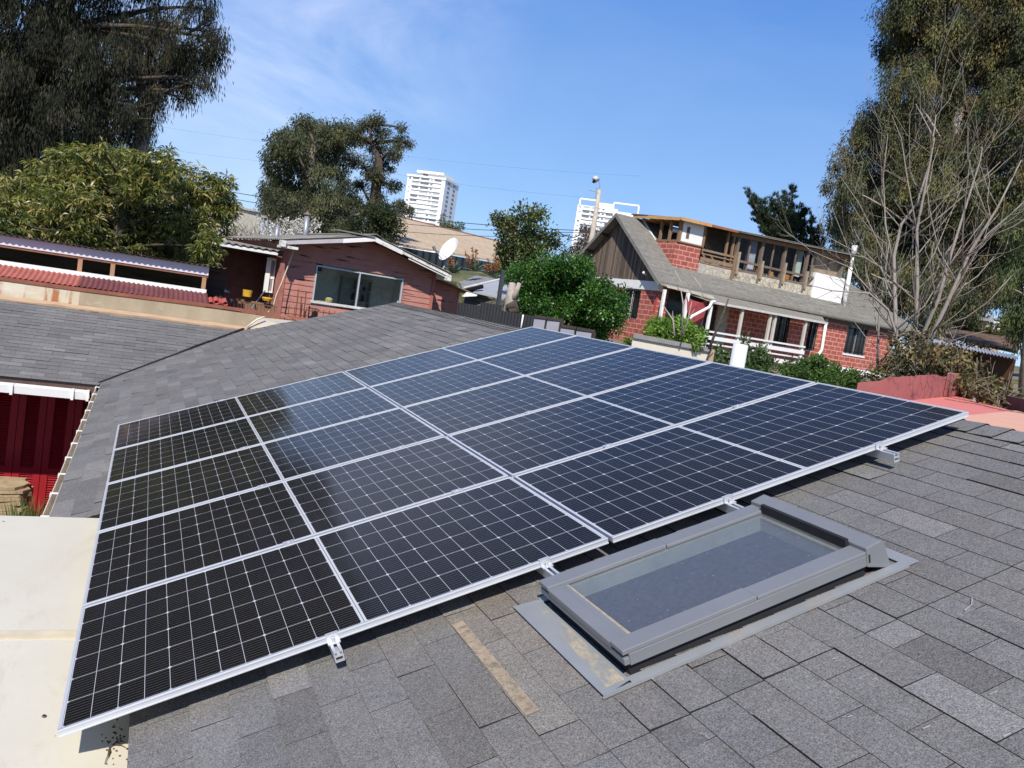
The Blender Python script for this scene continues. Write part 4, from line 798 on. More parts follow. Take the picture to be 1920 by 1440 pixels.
# ---- galvanised flashing where our wing roof meets that wall
fl = thing('wall_flashing', 'rust streaked galvanised metal flashing running along the top of the wing roof', 'flashing', (0, 11.9, 3.6)); fl.location = (0, 0, 0)
t = NT('rusty_galvanised_sheet'); f = t.noise(1, 6, 0.65, stretch=(5.0, 1, 0.6)); c = t.mix(t.ramp(t.noise(2.2, 6, 0.6), 0.3, 0.7), (0.36, 0.30, 0.20), (0.52, 0.45, 0.33)); c = t.mix(t.ramp(f, 0.50, 0.58), c, (0.30, 0.115, 0.04)); c = t.mix(t.ramp(t.noise(1.3, 7, 0.7, stretch=(1, 1, 3)), 0.5, 0.72), c, (0.50, 0.46, 0.38)); t.base(c, 0.6, 0.3, 0.15); GALVR = t.m
t = NT('plain_galvanised_sheet'); c = t.mix(t.ramp(t.noise(1.1, 6, 0.6, stretch=(2, 1, 1)), 0.3, 0.7), (0.24, 0.185, 0.115), (0.37, 0.30, 0.20)); c = t.mix(t.ramp(t.noise(4, 5, 0.6, stretch=(1, 1, 2)), 0.62, 0.8), c, (0.42, 0.37, 0.28)); t.base(c, 0.6, 0.3, 0.15); GALVP = t.m
xm = atY(148, 560, 11.9)[0]
def flash(mb, x0, x1, mi):
    n = max(2, int((x1 - x0) / 0.15))
    for i in range(n):
        a, c = x0 + (x1 - x0) * i / n, x0 + (x1 - x0) * (i + 1) / n; wv = lambda x: 0.012 * math.sin(x * 4.1) + 0.008 * math.sin(x * 9.7)
        P = lambda x: [Vector((x, 11.95, zg - 0.06)), Vector((x, 11.90, 3.555)), Vector((x, 11.865 + 0.3 * wv(x), 3.525 + abs(wv(x)) * 0.6)), wp_(x, 11.70 + wv(x), 0.028 + abs(wv(x)) * 0.8)]
        A, B = P(a), P(c)
        for k in range(3): mb.face([A[k + 1], B[k + 1], B[k], A[k]], mi if k < 2 else 2)
        mb.face([A[3], wp_(a, 11.70 + wv(a), 0.004), wp_(c, 11.70 + wv(c), 0.004), B[3]], 2)
mb = MB(); flash(mb, -9, xm, 0); flash(mb, xm, 1.95, 1)
mb.build('sheet', [GALVR, GALVP, M('flashing_lip', (0.50, 0.34, 0.21), 0.65, 0.25, 0, 0.15, 4)], fl)
mb = MB(); A, B, C_, D_ = atY(462, 615, 11.72), atY(600, 600, 11.62), atY(553, 603, 11.93), atY(484, 596, 11.93)
mb.prism([A, atY(530, 612, 11.55), B, atY(600, 600, 11.93), C_, D_], (0, 0.03, 0.012)); mb.build('corner_sheet', M('bright_zinc_patch', (0.50, 0.46, 0.38), 0.6, 0.3, 0.2, 0.25, 4, 0, (0.6, 0.45, 0.28), 5, (0.5, 0.62)), fl)
mb = MB(); mb.tube([atY(463, 613, 11.68), atY(482, 599, 11.70), atY(496, 594, 11.74)], 0.018, 6); mb.tube([atY(470, 617, 11.60), atY(500, 612, 11.55), atY(526, 611, 11.5)], 0.012, 6)
mb.build('sealant_bead', M('cream_sealant', (0.66, 0.57, 0.42), 0.8), fl, True)

# ================================================================== RED BOARDED HOUSE
LH = Frame(dep(670, 540, 21), 82.5)
lh = fthing('red_boarded_house', 'faded red weatherboard house with low gable, wide sliding window and peeling white bargeboard', 'house', LH)
t = NT('peeling_red_boards'); uvs = t.uv(); f = t.noise(1, 7, 0.72, vec=uvs, stretch=(1.3, 14, 1)); hi = t.sep(uvs)
c = t.mix(t.ramp(t.noise(3, 5), .3, .7), (0.37, 0.165, 0.13), (0.46, 0.21, 0.168)); c = t.mix(t.ramp(f, 0.575, 0.615), c, (0.055, 0.035, 0.028)); t.base(c, 0.85, 0.2); REDB = t.m
ex = LH.b(543, 456, 0); a0, a1 = -1.86, 2.04; zr = 5.66; ar = 0.06; ze0, ze1 = 5.27, 5.15; zb = 2.6
def ztop(a): return ze0 + (zr - ze0) * (a - a0) / (ar - a0) if a < ar else ze1 + (zr - ze1) * (a1 - a) / (a1 - ar)
wa0, wa1, wz0, wz1 = -1.10, 1.185, 3.93, 4.835
def boards(mb, a0, a1, b, zlo, topf, holes, h, lip=0.016):
    z = zlo
    while z < 6.2:
        z2 = z + h
        segs = [(a0, a1)]
        for (h0, h1, q0, q1) in holes:
            if z2 > q0 + 0.01 and z < q1 - 0.01:
                ns_ = []
                for (s, e) in segs:
                    if s < h0: ns_.append((s, min(e, h0)))
                    if e > h1: ns_.append((max(s, h1), e))
                segs = ns_
        for s, e in segs:
            N_ = 10; 
            for i in range(N_):
                p, q = s + (e - s) * i / N_, s + (e - s) * (i + 1) / N_; zp, zq = min(z2, topf(p)), min(z2, topf(q))
                if zp <= z and zq <= z: continue
                zp, zq = max(zp, z), max(zq, z)
                mb.face([(p, b - lip, z), (q, b - lip, z), (q, b - lip * (1 - (zq - z) / h), zq), (p, b - lip * (1 - (zp - z) / h), zp)]); mb.face([(p, b, z), (q, b, z), (q, b - lip, z), (p, b - lip, z)])
        z = z2
mb = MB(); boards(mb, a0, a1, 0, zb, ztop, [(wa0, wa1, wz0, wz1)], 0.142); mb.bb(a1 - 0.02, a1 + 0.02, -0.02, 6.5, zb, ze1); mb.bb(a0 - .02, a0 + 0.02, -0.02, 6.5, zb, ze0 - .01)
mb.build('wall', REDB, lh)
for (p, q_, z_) in ((a0 - .03, a0 + .05, ze0), (a1 - .05, a1 + .03, ze1)): MB().bb(p, q_, -0.035, -0.012, zb, z_ - 0.02).build('corner_board', M('faded_red_trim', (0.36, 0.13, 0.105), 0.85), lh)
# roof: two slopes with corrugated asbestos look, overhang 0.45 in front
OV = -0.60; s0 = (zr - ze0) / (ar - a0); s1 = (zr - ze1) / (a1 - ar); e0, e1 = a0 - 0.25, a1 + 0.18
zl = ze0 - s0 * 0.25 + 0.06; zr2 = ze1 - s1 * 0.18 + 0.06; zrg = zr + 0.08
RF = M('grey_fibre_cement', (0.22, 0.205, 0.18), 0.9, 0.2, 0, 0.3, 4)
mb = MB(); mb.corr((e0, OV, zl), Vector((ar - e0, 0, zrg - zl)), (0, 1, 0), math.hypot(ar - e0, zrg - zl), 7, 0.17, 0.018, 0.012, 4); mb.corr((e1, OV, zr2), Vector((ar - e1, 0, zrg - zr2)), (0, 1, 0), math.hypot(ar - e1, zrg - zr2), 7, 0.17, 0.018, 0.012, 4)
mb.bb(-0.9, ar - .02, OV - 0.02, OV + 0.5, zrg - 0.045, zrg - 0.015); mb.prism([(ar - 0.14, OV - 0.03, zrg + 0.0), (ar, OV - 0.03, zrg + 0.05), (ar + 0.16, OV - 0.03, zrg - 0.03), (ar, OV - 0.03, zrg + 0.03)], (0, 7, 0)); mb.build('roof', RF, lh, uv=False)
PEEL = M('peeling_white_paint', (0.70, 0.67, 0.62), 0.8, 0.2, 0, 0.1, 5, 0, (0.30, 0.25, 0.20), 9, (0.55, 0.62)); GREYW = M('grey_white_board', (0.46, 0.43, 0.43), 0.8, 0.2, 0, 0.1)
def brd(mb, pa, pz, qa, qz, hgt, b, th=0.022): mb.prism([(pa, b, pz - hgt), (qa, b, qz - hgt), (qa, b, qz), (pa, b, pz)], (0, th, 0))
mb = MB(); brd(mb, e0 + .02, zl - 0.028, -0.72, zl + s0 * (-0.72 - e0) - 0.028, 0.095, OV + 0.02); mb.build('bargeboard', GREYW, lh)
mb = MB(); brd(mb, -0.72, zl + s0 * (-0.72 - e0) - 0.028, ar, zrg - 0.03, 0.10, OV + 0.016); mb.build('bargeboard', WHITE, lh)
mb = MB(); random.seed(8); am = (ar + e1) / 2
brd(mb, ar, zrg - 0.03, ar + .75, zrg - 0.03 - s1 * .75, 0.105, OV + 0.016); brd(mb, ar + .75, zrg - 0.045 - s1 * .75, e1, zr2 - 0.04, 0.062, OV + 0.02); brd(mb, ar + .95, zrg - 0.115 - s1 * .95, e1 - .1, zr2 - 0.10 + .1 * s1, 0.05, OV + 0.05); mb.build('bargeboard', PEEL, lh)
mb = MB(); mb.bb(e0 + 0.02, e0 + 0.36, OV + 0.03, -0.02, zl - 0.19, zl - 0.13); mb.bb(e0 - .06, e0 + 0.05, OV - 0.05, OV + 0.14, zl - 0.17, zl - 0.03); mb.build('eave_box', PEEL, lh); MB().bb(e1 - 0.14, e1 + 0.02, OV + 0.03, -0.02, zr2 - 0.19, zr2 - 0.06).build('eave_box', PEEL, lh)
# sliding window
AF = M('white_window_frame', (0.48, 0.49, 0.52), 0.5, 0.4, 0.2, 0.05)
wn_ = MB(); fwd = 0.034
for (x0, x1, z0, z1) in ((wa0, wa1, wz1 - fwd, wz1), (wa0, wa0 + fwd, wz0 + .05, wz1 - fwd), (wa1 - fwd, wa1, wz0 + .05, wz1 - fwd), (0.0, 0.03, wz0 + .05, wz1 - fwd)): wn_.bb(x0, x1, -0.035, 0.03, z0, z1)
wo = wn_.build('window', AF, lh)
m2 = MB(); m2.bb(wa0 - 0.03, wa1 + 0.02, -0.05, 0.03, wz0 - 0.01, wz0 + 0.05); m2.build('sill', M('pale_sill', (0.60, 0.57, 0.52), 0.7), wo)
m2 = MB(); m2.bb(wa0 + fwd, 0.0, 0.0, 0.006, wz0 + .05, wz1 - fwd); m2.bb(0.03, wa1 - fwd, 0.008, 0.014, wz0 + .05, wz1 - fwd); m2.build('glass_pane', mat_glass('clear_glass', (0.86, 0.90, 0.90), 0.01, 0.6), wo, uv=False)
# room behind: grey walls, picture, shelves, curtain
m2 = MB(); m2.bb(a0 + .1, a1 - .1, 2.3, 2.35, 3.0, 5.1); m2.bb(a0 + .1, a0 + .13, 0.05, 2.3, 3.0, 5.1); m2.bb(a1 - .13, a1 - .1, 0.05, 2.3, 3.0, 5.1); m2.bb(a0 + .13, a1 - .13, 0.05, 2.3, 5.1, 5.13); m2.bb(a0 + .13, a1 - .13, 0.05, 2.3, 3.0, 3.03); rm = m2.build('interior', M('pale_room_wall', (0.72, 0.74, 0.74), 0.8), lh)
m2 = MB(); m2.bb(-0.66, -0.22, 2.25, 2.295, 4.72, 5.0); m2.build('picture', M('dark_picture', (0.03, 0.035, 0.06), 0.5, 0.3, 0, 0.6, 9), rm)
m2 = MB(); m2.bb(-1.45, -1.02, 2.2, 2.295, 3.1, 4.9); m2.build('doorway', BLACK, rm)
SHV = M('shelf_paint', (0.40, 0.41, 0.42), 0.7); m2 = MB()
for z in (3.75, 4.05, 4.35, 4.65): m2.bb(0.35, 1.15, 2.05, 2.295, z, z + .03)
for a in (0.33, 0.74, 1.15): m2.bb(a, a + .03, 2.05, 2.295, 3.4, 4.7)
m2.build('shelf', SHV, rm)
random.seed(12)
for z in (3.78, 4.08, 4.38):
    for k in range(5):
        if random.random() < .75:
            a = 0.40 + k * 0.15; m2 = MB(); h = random.uniform(.09, .2); rr = random.uniform(.03, .05); m2.tube([(a, 2.15, z), (a, 2.15, z + h * .7), (a, 2.15, z + h)], [rr, rr, rr * .6], 8); m2.build('jar', random.choice([WHITE, M('jar_brown', (.12, .06, .03)), M('jar_blue', (.05, .08, .2)), SHV]), rm)
m2 = MB(); m2.bb(-1.0, -0.55, 0.12, 0.4, 3.93, 3.99); m2.tube([(-0.62, 0.16, 3.99), (-0.62, 0.16, 4.06), (-0.62, 0.16, 4.10)], [0.085, 0.095, 0.05], 12); m2.build('bowl', M('yellow_bowl', (0.62, 0.5, 0.2), 0.6), rm)
m2 = MB(); m2.prism([(1.02, 0.05, 3.98), (1.14, 0.05, 3.98), (1.16, 0.05, 4.28), (1.12, 0.05, 4.2)], (0, .05, 0)); m2.build('curtain', WHITE, rm)
# left recessed wing in shade
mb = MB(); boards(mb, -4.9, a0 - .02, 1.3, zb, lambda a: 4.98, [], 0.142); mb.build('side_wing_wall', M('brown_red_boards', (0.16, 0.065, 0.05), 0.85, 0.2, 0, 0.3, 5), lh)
sw = MB(); q0, q1 = LH.b(415, 455, 0.1), LH.b(512, 450, 0.1); sw.corr((-4.9, 0.05, q0[2] + .01), (0, 1, 0.035), (1, 0, 0.01), 4.2, 4.9 + a0 - .12, 0.17, 0.018, 0.012, 4); sw.build('side_wing_roof', RF, lh, uv=False)
sw = MB(); sw.bb(-4.9, a0 - .16, 0.08, 0.10, q0[2] - .075, q0[2] - .01); sw.build('bargeboard', WHITE, lh); sw = MB(); sw.bb(-4.9, a0 - .16, 0.12, 1.28, q0[2] - .10, q0[2] - .08); sw.build('eave_soffit', DARKW, lh)
# casement shutter standing open at the corner
c0, c1 = LH.b(500, 520, 0.5), LH.b(520, 500, 0.35); sh = MB(); za, zc_ = 4.0, 4.83
sh.bb(c0[0] - 0.05, c0[0] + 0.055, 0.45, 0.49, za, zc_); sh.bb(c1[0] - 0.03, c1[0] + 0.0, 0.5, 0.53, za, zc_); sh.bb(c0[0], c1[0], 0.49, 0.52, zc_ - .06, zc_); sh.bb(c0[0], c1[0], 0.49, 0.52, za, za + .04); sh.bb(c0[0], c1[0], 0.49, 0.52, 4.33, 4.39); so_ = sh.build('open_casement', WHITE, lh)
sh = MB(); sh.bb(c0[0] + .05, c1[0] - .03, 0.50, 0.51, za + .04, zc_ - .06); sh.build('casement_panel', M('dusty_pane', (0.27, 0.25, 0.25), 0.5), so_)
# annex on the right, set back
A0, A1 = a1 + .02, 3.32; mb = MB(); zA0, zA1 = LH.b(822, 522, 1.0)[2] + .05, LH.b(858, 545, 1.0)[2] + .02
boards(mb, A0, A1, 1.0, zb, lambda a: zA0 + (zA1 - zA0) * (a - A0) / (A1 - A0), [], 0.142); mb.bb(A1 - .02, A1 + .02, 0.98, 4, zb, zA1); mb.build('annex_wall', REDB, lh)
mb = MB(); mb.prism([(A0 - .1, 0.62, zA0 + 0.05), (A1 + .30, 0.62, zA1 - .06), (A1 + .30, 0.62, zA1 - .03), (A0 - .1, 0.62, zA0 + .08)], (0, 3.4, 0)); mb.build('annex_roof', M('brown_board_edge', (0.24, 0.19, 0.15), .9), lh)
mb = MB(); mb.prism([(A1 - .02, 0.62, zA1 - .16), (A1 + .30, 0.50, zA1 - .09), (A1 + .32, 0.50, zA1 - .05), (A1 + .05, 0.62, zA1 - .02)], (0, 0.14, 0.0)); mb.build('annex_eave', PEEL, lh)
# flue pipes
def flue(label, px0, py0, px1, py1, D, r, capr):
    P0, P1 = dep(px0, py0, D), dep(px1, py1, D); t_ = thing('flue_pipe', label, 'chimney pipe', P0); t_.location = (0, 0, 0); m = MB(); m.tube([P0 - np.array([0, 0, .3]), P1], r, 12); m.build('pipe', STEEL, t_, True)
    m = MB(); m.tube([P1 + np.array([0, 0, .04]), P1 + np.array([0, 0, .05]), P1 + np.array([0, 0, .05 + capr * .8])], [capr, capr, 0.01], 12); [m.tube([P1 + np.array([r * math.cos(k * 2.1), r * math.sin(k * 2.1), -.04]), P1 + np.array([r * math.cos(k * 2.1), r * math.sin(k * 2.1), .05])], .006, 4) for k in range(3)]; m.build('cap', M('brown_cap', (.16, .12, .10), .8), t_)
flue('tall grey metal flue pipe with conical cap on the red house roof', 572, 448, 576, 406, 23.5, 0.075, 0.115)
flue('short grey flue pipe left of the taller one on the red house roof', 518, 448, 521, 423, 22.5, 0.06, 0.075)
# rope from the roof to the gutter
rp_ = MB(); Q = [(558, 446, 20.4), (545, 486, 20.2), (528, 530, 20.0), (518, 553, 19.8), (512, 575, 19.0), (503, 585, 18.0)]
rp_.tube([dep(*q) for q in Q], 0.014, 6); tag(rp_.build('hanging_rope', M('pale_rope', (0.52, 0.44, 0.36), 0.9), None, True), 'pale rope hanging from the red house roof down to the gutter', 'rope')
rp_ = MB(); rp_.tube([dep(497, 545, 20.3), dep(485, 560, 19), dep(472, 578, 17.5)], 0.014, 6); tag(rp_.build('stay_wire', STEEL, None, True), 'short grey stay slanting down left of the open casement', 'wire')
# dark iron grille with rods in front of the boards
gr = thing('iron_grille', 'rusty iron railing grille standing in front of the red boards under the wide window', 'grille', LH.w(-1, -0.25, 3.4)); gr.location = (0, 0, 0)
m = MB()
for z in (3.52, 3.74): m.bar(LH.w(-1.75, -0.28, z), LH.w(0.6, -0.28, z - .02), 0.022)
m.build('rail', RUST, gr)
for k in range(17):
    a = -1.7 + k * 0.14; m = MB(); top = 3.80; m.bar(LH.w(a, -0.28, 3.3), LH.w(a, -0.28, top), 0.016); m.build('bar', RUST, gr)
for a, top in ((-1.52, 4.2), (-1.33, 4.18), (-1.42, 4.05)):
    m = MB(); m.bar(LH.w(a, -0.30, 3.3), LH.w(a - .02, -0.30, top), 0.022); m.build('bar', RUST, gr)
pt = MB(); P = LH.w(-1.10, -0.35, 3.42); pt.tube([P, P + np.array([0, 0, .07]), P + np.array([.0, 0, .17]), P + np.array([0, 0, .22]), P + np.array([.01, 0, .27]), P + np.array([.02, 0, .33])], [0.07, 0.12, 0.11, .06, .075, 0.03], 10); tag(pt.build('dark_urn', BLACK, None, True), 'small dark rounded ornament sitting against the iron grille', 'ornament')
# satellite dish
P = dep(836, 492, 21.6); sd = thing('satellite_dish', 'white round satellite dish on the right eave of the red boarded house', 'satellite dish', P)
aim = Vector(M3 @ np.array((-0.60, -0.48, -0.64))).normalized(); zx = aim; xx = Vector((0, 0, 1)).cross(zx).normalized(); yy = zx.cross(xx); Rm = Matrix((xx, yy, zx)).transposed()
C0 = Vector(dep(841, 467, 21.6)); sd.matrix_world = Matrix.Translation(C0) @ Rm.to_4x4()
m = MB(); n = 28; rr = [0.0, .08, .16, .24, .31, .345]
rings = [[Vector((r * .86 * math.cos(2 * math.pi * k / n), r * math.sin(2 * math.pi * k / n), r * r * .55 - .05)) for k in range(n)] for r in rr]
for A, B in zip(rings, rings[1:]):
    for k in range(n):
        j = (k + 1) % n; m.face([A[k], A[j], B[j], B[k]]); m.face([B[k] - Vector((0, 0, .012)), B[j] - Vector((0, 0, .012)), A[j] - Vector((0, 0, .012)), A[k] - Vector((0, 0, .012))])
for k in range(n): j = (k + 1) % n; m.face([rings[-1][k], rings[-1][j], rings[-1][j] - Vector((0, 0, .012)), rings[-1][k] - Vector((0, 0, .012))])
m.build('reflector', M('dish_white', (0.80, 0.79, 0.76), 0.5), sd)
m = MB(); m.tube([(-.02, -.33, -0.02), (0, -.25, .36)], .012, 6); m.tube([(.12, -.25, -0.03), (0, -.25, .36)], .008, 6); m.bar((0, -.26, .34), (0, -.22, .43), .06); m.build('feed_arm', STEEL, sd)
m = MB(); m.tube([(0, 0, -.06), (.0, -.02, -.12), (-.02, -.30, -.16), (-.04, -.62, -.18)], .022, 8); m.bb(-.05, .05, -.06, .06, -.11, -.06); m.build('mast', STEEL, sd)

# ================================================================== BRICK HOUSE
BH = Frame(dep(1232, 560, 34), 84)
bh = fthing('brick_house', 'red painted block house with steep grey roof, dark timber gable and unfinished upper storey', 'house', BH)
BRK = mat_brick('red_painted_blocks', (0.34, 0.085, 0.066), (0.41, 0.115, 0.088), (0.58, 0.33, 0.25), 0.40, 0.205, 0.020, 0.5, 0.3)
GBL = mat_planks('dark_gable_boards', (0.17, 0.13, 0.10), 0.12, 0, 0.10, 0.4, (0.025, 0.02, 0.016))
WHT = WHITE; ROOFB = mat_brick('weathered_roof_sheets', (0.185, 0.175, 0.15), (0.225, 0.215, 0.185), (0.12, 0.115, 0.10), 1.2, 0.16, 0.010, 0.3, 0.2)
RT = 0.775; zrf = lambda b: 6.5 + (b + 0.4) * RT; BR, ZR = 3.15, 6.5 + 3.55 * RT; LBH = 15.0; ZF = 3.6
mb = MB()      # gable end wall and long wall (with openings)
mb.bb(0, 0.2, 0.02, 1.10, ZF, 6.14); mb.bb(0, 0.2, 1.10, 2.25, ZF, 4.88); mb.bb(0, 0.2, 2.25, 6.3, ZF, 6.14)
ops = [(2.6, 3.3, 4.1, 6.1), (6.9, 7.75, 4.75, 6.2), (9.0, 9.62, 4.75, 6.2), (11.65, 13.15, 4.88, 6.2)]
x = 0.2; 
mb.bb(0.0, 0.2, -0.001, 0.02, ZF, 6.14)
for (o0, o1, q0, q1) in ops: mb.bb(x, o0, 0, 0.2, ZF, 6.45); mb.bb(o0, o1, 0, 0.2, ZF, q0); mb.bb(o0, o1, 0, 0.2, q1, 6.45); x = o1
mb.bb(x, LBH, 0, 0.2, ZF, 6.45); mb.bb(0.2, LBH, 6.1, 6.3, ZF, 6.45); mb.bb(LBH - .2, LBH, 0.2, 6.1, ZF, 6.45)
mb.build('wall', BRK, bh)
mb = MB(); mb.bb(-0.004, 0.02, -0.004, 0.14, ZF, 6.14); mb.build('corner_pilaster', M('plain_red_paint', (0.40, 0.075, 0.06), 0.8), bh)
mb = MB(); mb.bb(-0.03, 0.2, -0.02, 6.32, 6.14, 6.50); mb.build('white_band', WHT, bh)
mb = MB(); mb.prism([(0.02, -0.05, 6.50), (0.02, 6.35, 6.50), (0.02, BR, ZR - 0.10)], (0.15, 0, 0)); mb.build('gable', GBL, bh)
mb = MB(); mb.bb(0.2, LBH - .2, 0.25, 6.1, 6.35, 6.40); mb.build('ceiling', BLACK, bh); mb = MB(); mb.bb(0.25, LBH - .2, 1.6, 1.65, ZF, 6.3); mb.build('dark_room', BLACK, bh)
# main roof: two slabs and a hipped far end
OVG = -0.42; th = 0.09
def slab(mb, poly, th):
    mb.prism([(a, b, z - th) for a, b, z in poly], (0, 0, th))
mb = MB(); b0 = -0.42; e1_ = 16.6
slab(mb, [(OVG, b0, zrf(b0)), (e1_, b0, zrf(b0)), (12.6, BR, ZR), (OVG, BR, ZR)], th); slab(mb, [(OVG, BR, ZR), (12.6, BR, ZR), (e1_, 6.72, zrf(b0)), (OVG, 6.72, zrf(b0))], th); slab(mb, [(e1_, b0, zrf(b0)), (e1_, 6.72, zrf(b0)), (12.6, BR, ZR)], th)
mb.build('roof', ROOFB, bh)
mb = MB()
for b_ in (0.3, 1.25, 2.2): 
    for s_ in (1, -1):
        bb_ = b_ if s_ > 0 else 2 * BR - b_; z = zrf(b_) - 0.17; mb.bb(OVG + .04, 0.02, bb_ - .05, bb_ + .05, z - .05, z + .07)
mb.build('rafter_end', DARKW, bh)
for s_ in (1, -1):
    mb = MB(); f = lambda b: (b if s_ > 0 else 2 * BR - b); mb.prism([(OVG - .02, f(b0), zrf(b0) - .17), (OVG - .02, f(BR), ZR - .17), (OVG - .02, f(BR), ZR + .012), (OVG - .02, f(b0), zrf(b0) + .012)], (0.03, 0, 0)); mb.build('bargeboard', M('grey_bargeboard', (0.20, 0.19, 0.17), 0.9), bh)
# windows with bars
def barred(a0, a1, z0, z1, fr_m, face='front', nb=6):
    m = MB(); t_ = 0.05
    Q = (lambda x0, x1, y0, y1, q0, q1: m.bb(x0, x1, y0, y1, q0, q1)) if face == 'front' else (lambda x0, x1, y0, y1, q0, q1: m.bb(y0, y1, x0, x1, q0, q1))
    Q(a0, a0 + t_, .04, .10, z0, z1); Q(a1 - t_, a1, .04, .10, z0, z1); Q(a0 + t_, a1 - t_, .04, .10, z1 - t_, z1); Q(a0 + t_, a1 - t_, .04, .10, z0, z0 + t_); Q((a0 + a1) / 2 - .025, (a0 + a1) / 2 + .025, .04, .10, z0 + t_, z1 - t_)
    o = m.build('window', fr_m, bh)
    m = MB(); Q(a0 + t_, a1 - t_, .11, .12, z0 + t_, z1 - t_); m.build('glass_pane', M('dark_pane', (0.02, 0.022, 0.022), 0.08, 0.5), o)
    m = MB()
    for k in range(nb): x_ = a0 + (k + .5) * (a1 - a0) / nb; Q(x_ - .011, x_ + .011, -0.02, 0.0, z0, z1)
    for z in (z0 + .12, z1 - .12): Q(a0, a1, -0.024, -0.001, z, z + .025)
    m.build('window_bars', BLACK, o); return o
barred(1.10, 2.25, 4.88, 6.13, M('window_frame_white', (0.55, 0.53, 0.5), .7), 'gable', 9)
for (o0, o1, q0, q1) in ops[1:]: barred(o0, o1, q0, q1, M('window_frame_grey', (0.20, 0.20, 0.20), .7), 'front', 5)
m = MB(); m.bb(2.6, 3.3, .06, .12, 4.1, 6.1); m.build('door', M('dark_door', (0.03, 0.028, 0.026), .6), bh)
for a in (2.52, 3.32): m = MB(); m.bb(a, a + .09, -.02, .06, 4.1, 6.15); m.build('door_jamb', M('jamb_cream', (.40, .36, .28), .8), bh)
m = MB(); m.bb(3.42, 3.95, -0.02, 0.04, 4.3, 6.15); m.build('door_panel', M('jamb_cream', (.40, .36, .28), .8), bh)
m = MB(); m.bb(11.6, 13.2, -.03, .05, 4.80, 4.88); m.build('sill', WHITE, bh)
m = MB(); m.bb(9.7, LBH, -.04, 0, ZF, 4.22); m.build('white_plinth', WHITE, bh)
# dark glazing behind the porch on the left
m = MB(); m.bb(0.55, 2.4, -.05, -.01, 4.5, 6.25); m.build('porch_glazing', M('dark_green_glass', (0.03, 0.036, 0.028), 0.15, 0.4, 0, .6, 6), bh)
# porch roof, posts, gutter
zp0, zp1 = 6.36, 6.02; m = MB(); slab(m, [(-0.3, -0.40, zp0 + .06), (1.5, -1.55, zp1 + .02), (8.2, -1.55, zp1 + .02), (9.3, -0.40, zp0 - .03)], 0.05); m.build('porch_roof', M('porch_sheet', (0.235, 0.215, 0.18), .9, .2, 0, .2, 3), bh)
m = MB(); m.bar((1.5, -1.6, zp1 - .03), (8.25, -1.6, zp1 - .01), .10, .09); m.build('porch_gutter', M('dull_white_gutter', (.52, .50, .46), .7), bh)
m = MB()
for a in np.arange(-.1, 1.4, .42): m.prism([(a, -0.5 - (a + .3) * .62, 6.28 - .1 * a), (a + .36, -0.5 - (a + .66) * .62, 6.25 - .1 * a), (a + .36, -0.42 - (a + .66) * .62, 6.31 - .1 * a), (a, -0.42 - (a + .3) * .62, 6.34 - .1 * a)], (0, .05, .06))
m.build('ragged_eave_board', M('ragged_tan_board', (.34, .30, .24), .9, .2, 0, .25, 6), bh)
PW_ = M('porch_post_paint', (0.52, 0.49, 0.42), .8, .2, 0, .1, 4)
for px, pyt, pyb, b_ in ((1243, 538, 592, -.6), (1286, 548, 605, -1.2), (1327, 568, 650, -1.5), (1388, 578, 634, -1.5), (1441, 585, 640, -1.5), (1450, 588, 642, -1.5), (1507, 600, 652, -1.5)):
    a, _, _ = BH.b(px, (pyt + pyb) / 2, b_); m = MB(); m.bb(a - .055, a + .055, b_ - .05, b_ + .05, 4.0, zp1 - .02 if b_ < -1.4 else 6.2); m.build('porch_post', PW_ if px > 1330 else WHITE, bh)
ra0, ra1 = 1.3, 7.15; RW = M('white_rail', (0.74, 0.73, 0.70), .7, .2, 0, .06)
m = MB()
for z, h in ((4.84, .07), (4.60, .16), (4.36, .06), (4.10, .17)): m.bb(ra0, ra1, -1.62, -1.57, z - h / 2, z + h / 2)
for a in (1.45, 3.2, 4.9, 7.0): m.bb(a, a + .12, -1.56, -1.46, 3.7, 4.88)
m.build('porch_railing', RW, bh)
m = MB(); m.bb(0.4, 9.5, -1.7, 0, 3.5, 4.02); m.build('porch_floor', CONC, bh)
m = MB(); q0, q1, q2 = (1.42, -1.62, 6.0), (1.30, -1.66, 5.78), (0.55, -1.62, 5.32); m.tube([(1.6, -1.62, 6.03), q0, q1, q2, (0.45, -1.62, 5.2)], .06, 8); m.build('downpipe', WHITE, bh, True)
m = MB(); m.tube([(9.95, -.1, 6.3), (10.0, -.1, 5.15), (9.95, -.15, 4.85), (9.2, -.5, 4.35), (8.9, -.6, 4.2)], .07, 8); m.build('downpipe', WHITE, bh, True)
m = MB(); m.bb(8.4, 16.2, -0.40, -0.02, 6.36, 6.40); m.build('eave_soffit', M('grey_soffit', (.16, .15, .14), .9), bh)
# hanging red cloth between the porch posts (sagging sheet, hangs free)
m = MB(); n = 9; cl0 = BH.b(1288, 556, -1.25); 
P = [(1288, 556), (1300, 563), (1312, 567), (1328, 567), (1324, 585), (1316, 603), (1306, 612), (1299, 612), (1293, 600), (1288, 582)]
pts = [BH.b(x_, y_, -1.25) for x_, y_ in P]; cxy = np.mean([[q[0], q[2]] for q in pts], 0)
m.prism([(q[0], -1.25 + .03 * math.sin(i * 2), q[2]) for i, q in enumerate(pts)][::-1], (0, .02, 0))
cloth = m.build('red_cloth', M('red_cloth', (0.30, 0.06, 0.065), .9, .1, 0, .12, 4), None); cloth.matrix_world = BH.mat(); tag(cloth, 'dull red cloth hanging in a point from the brick house porch roof', 'cloth')
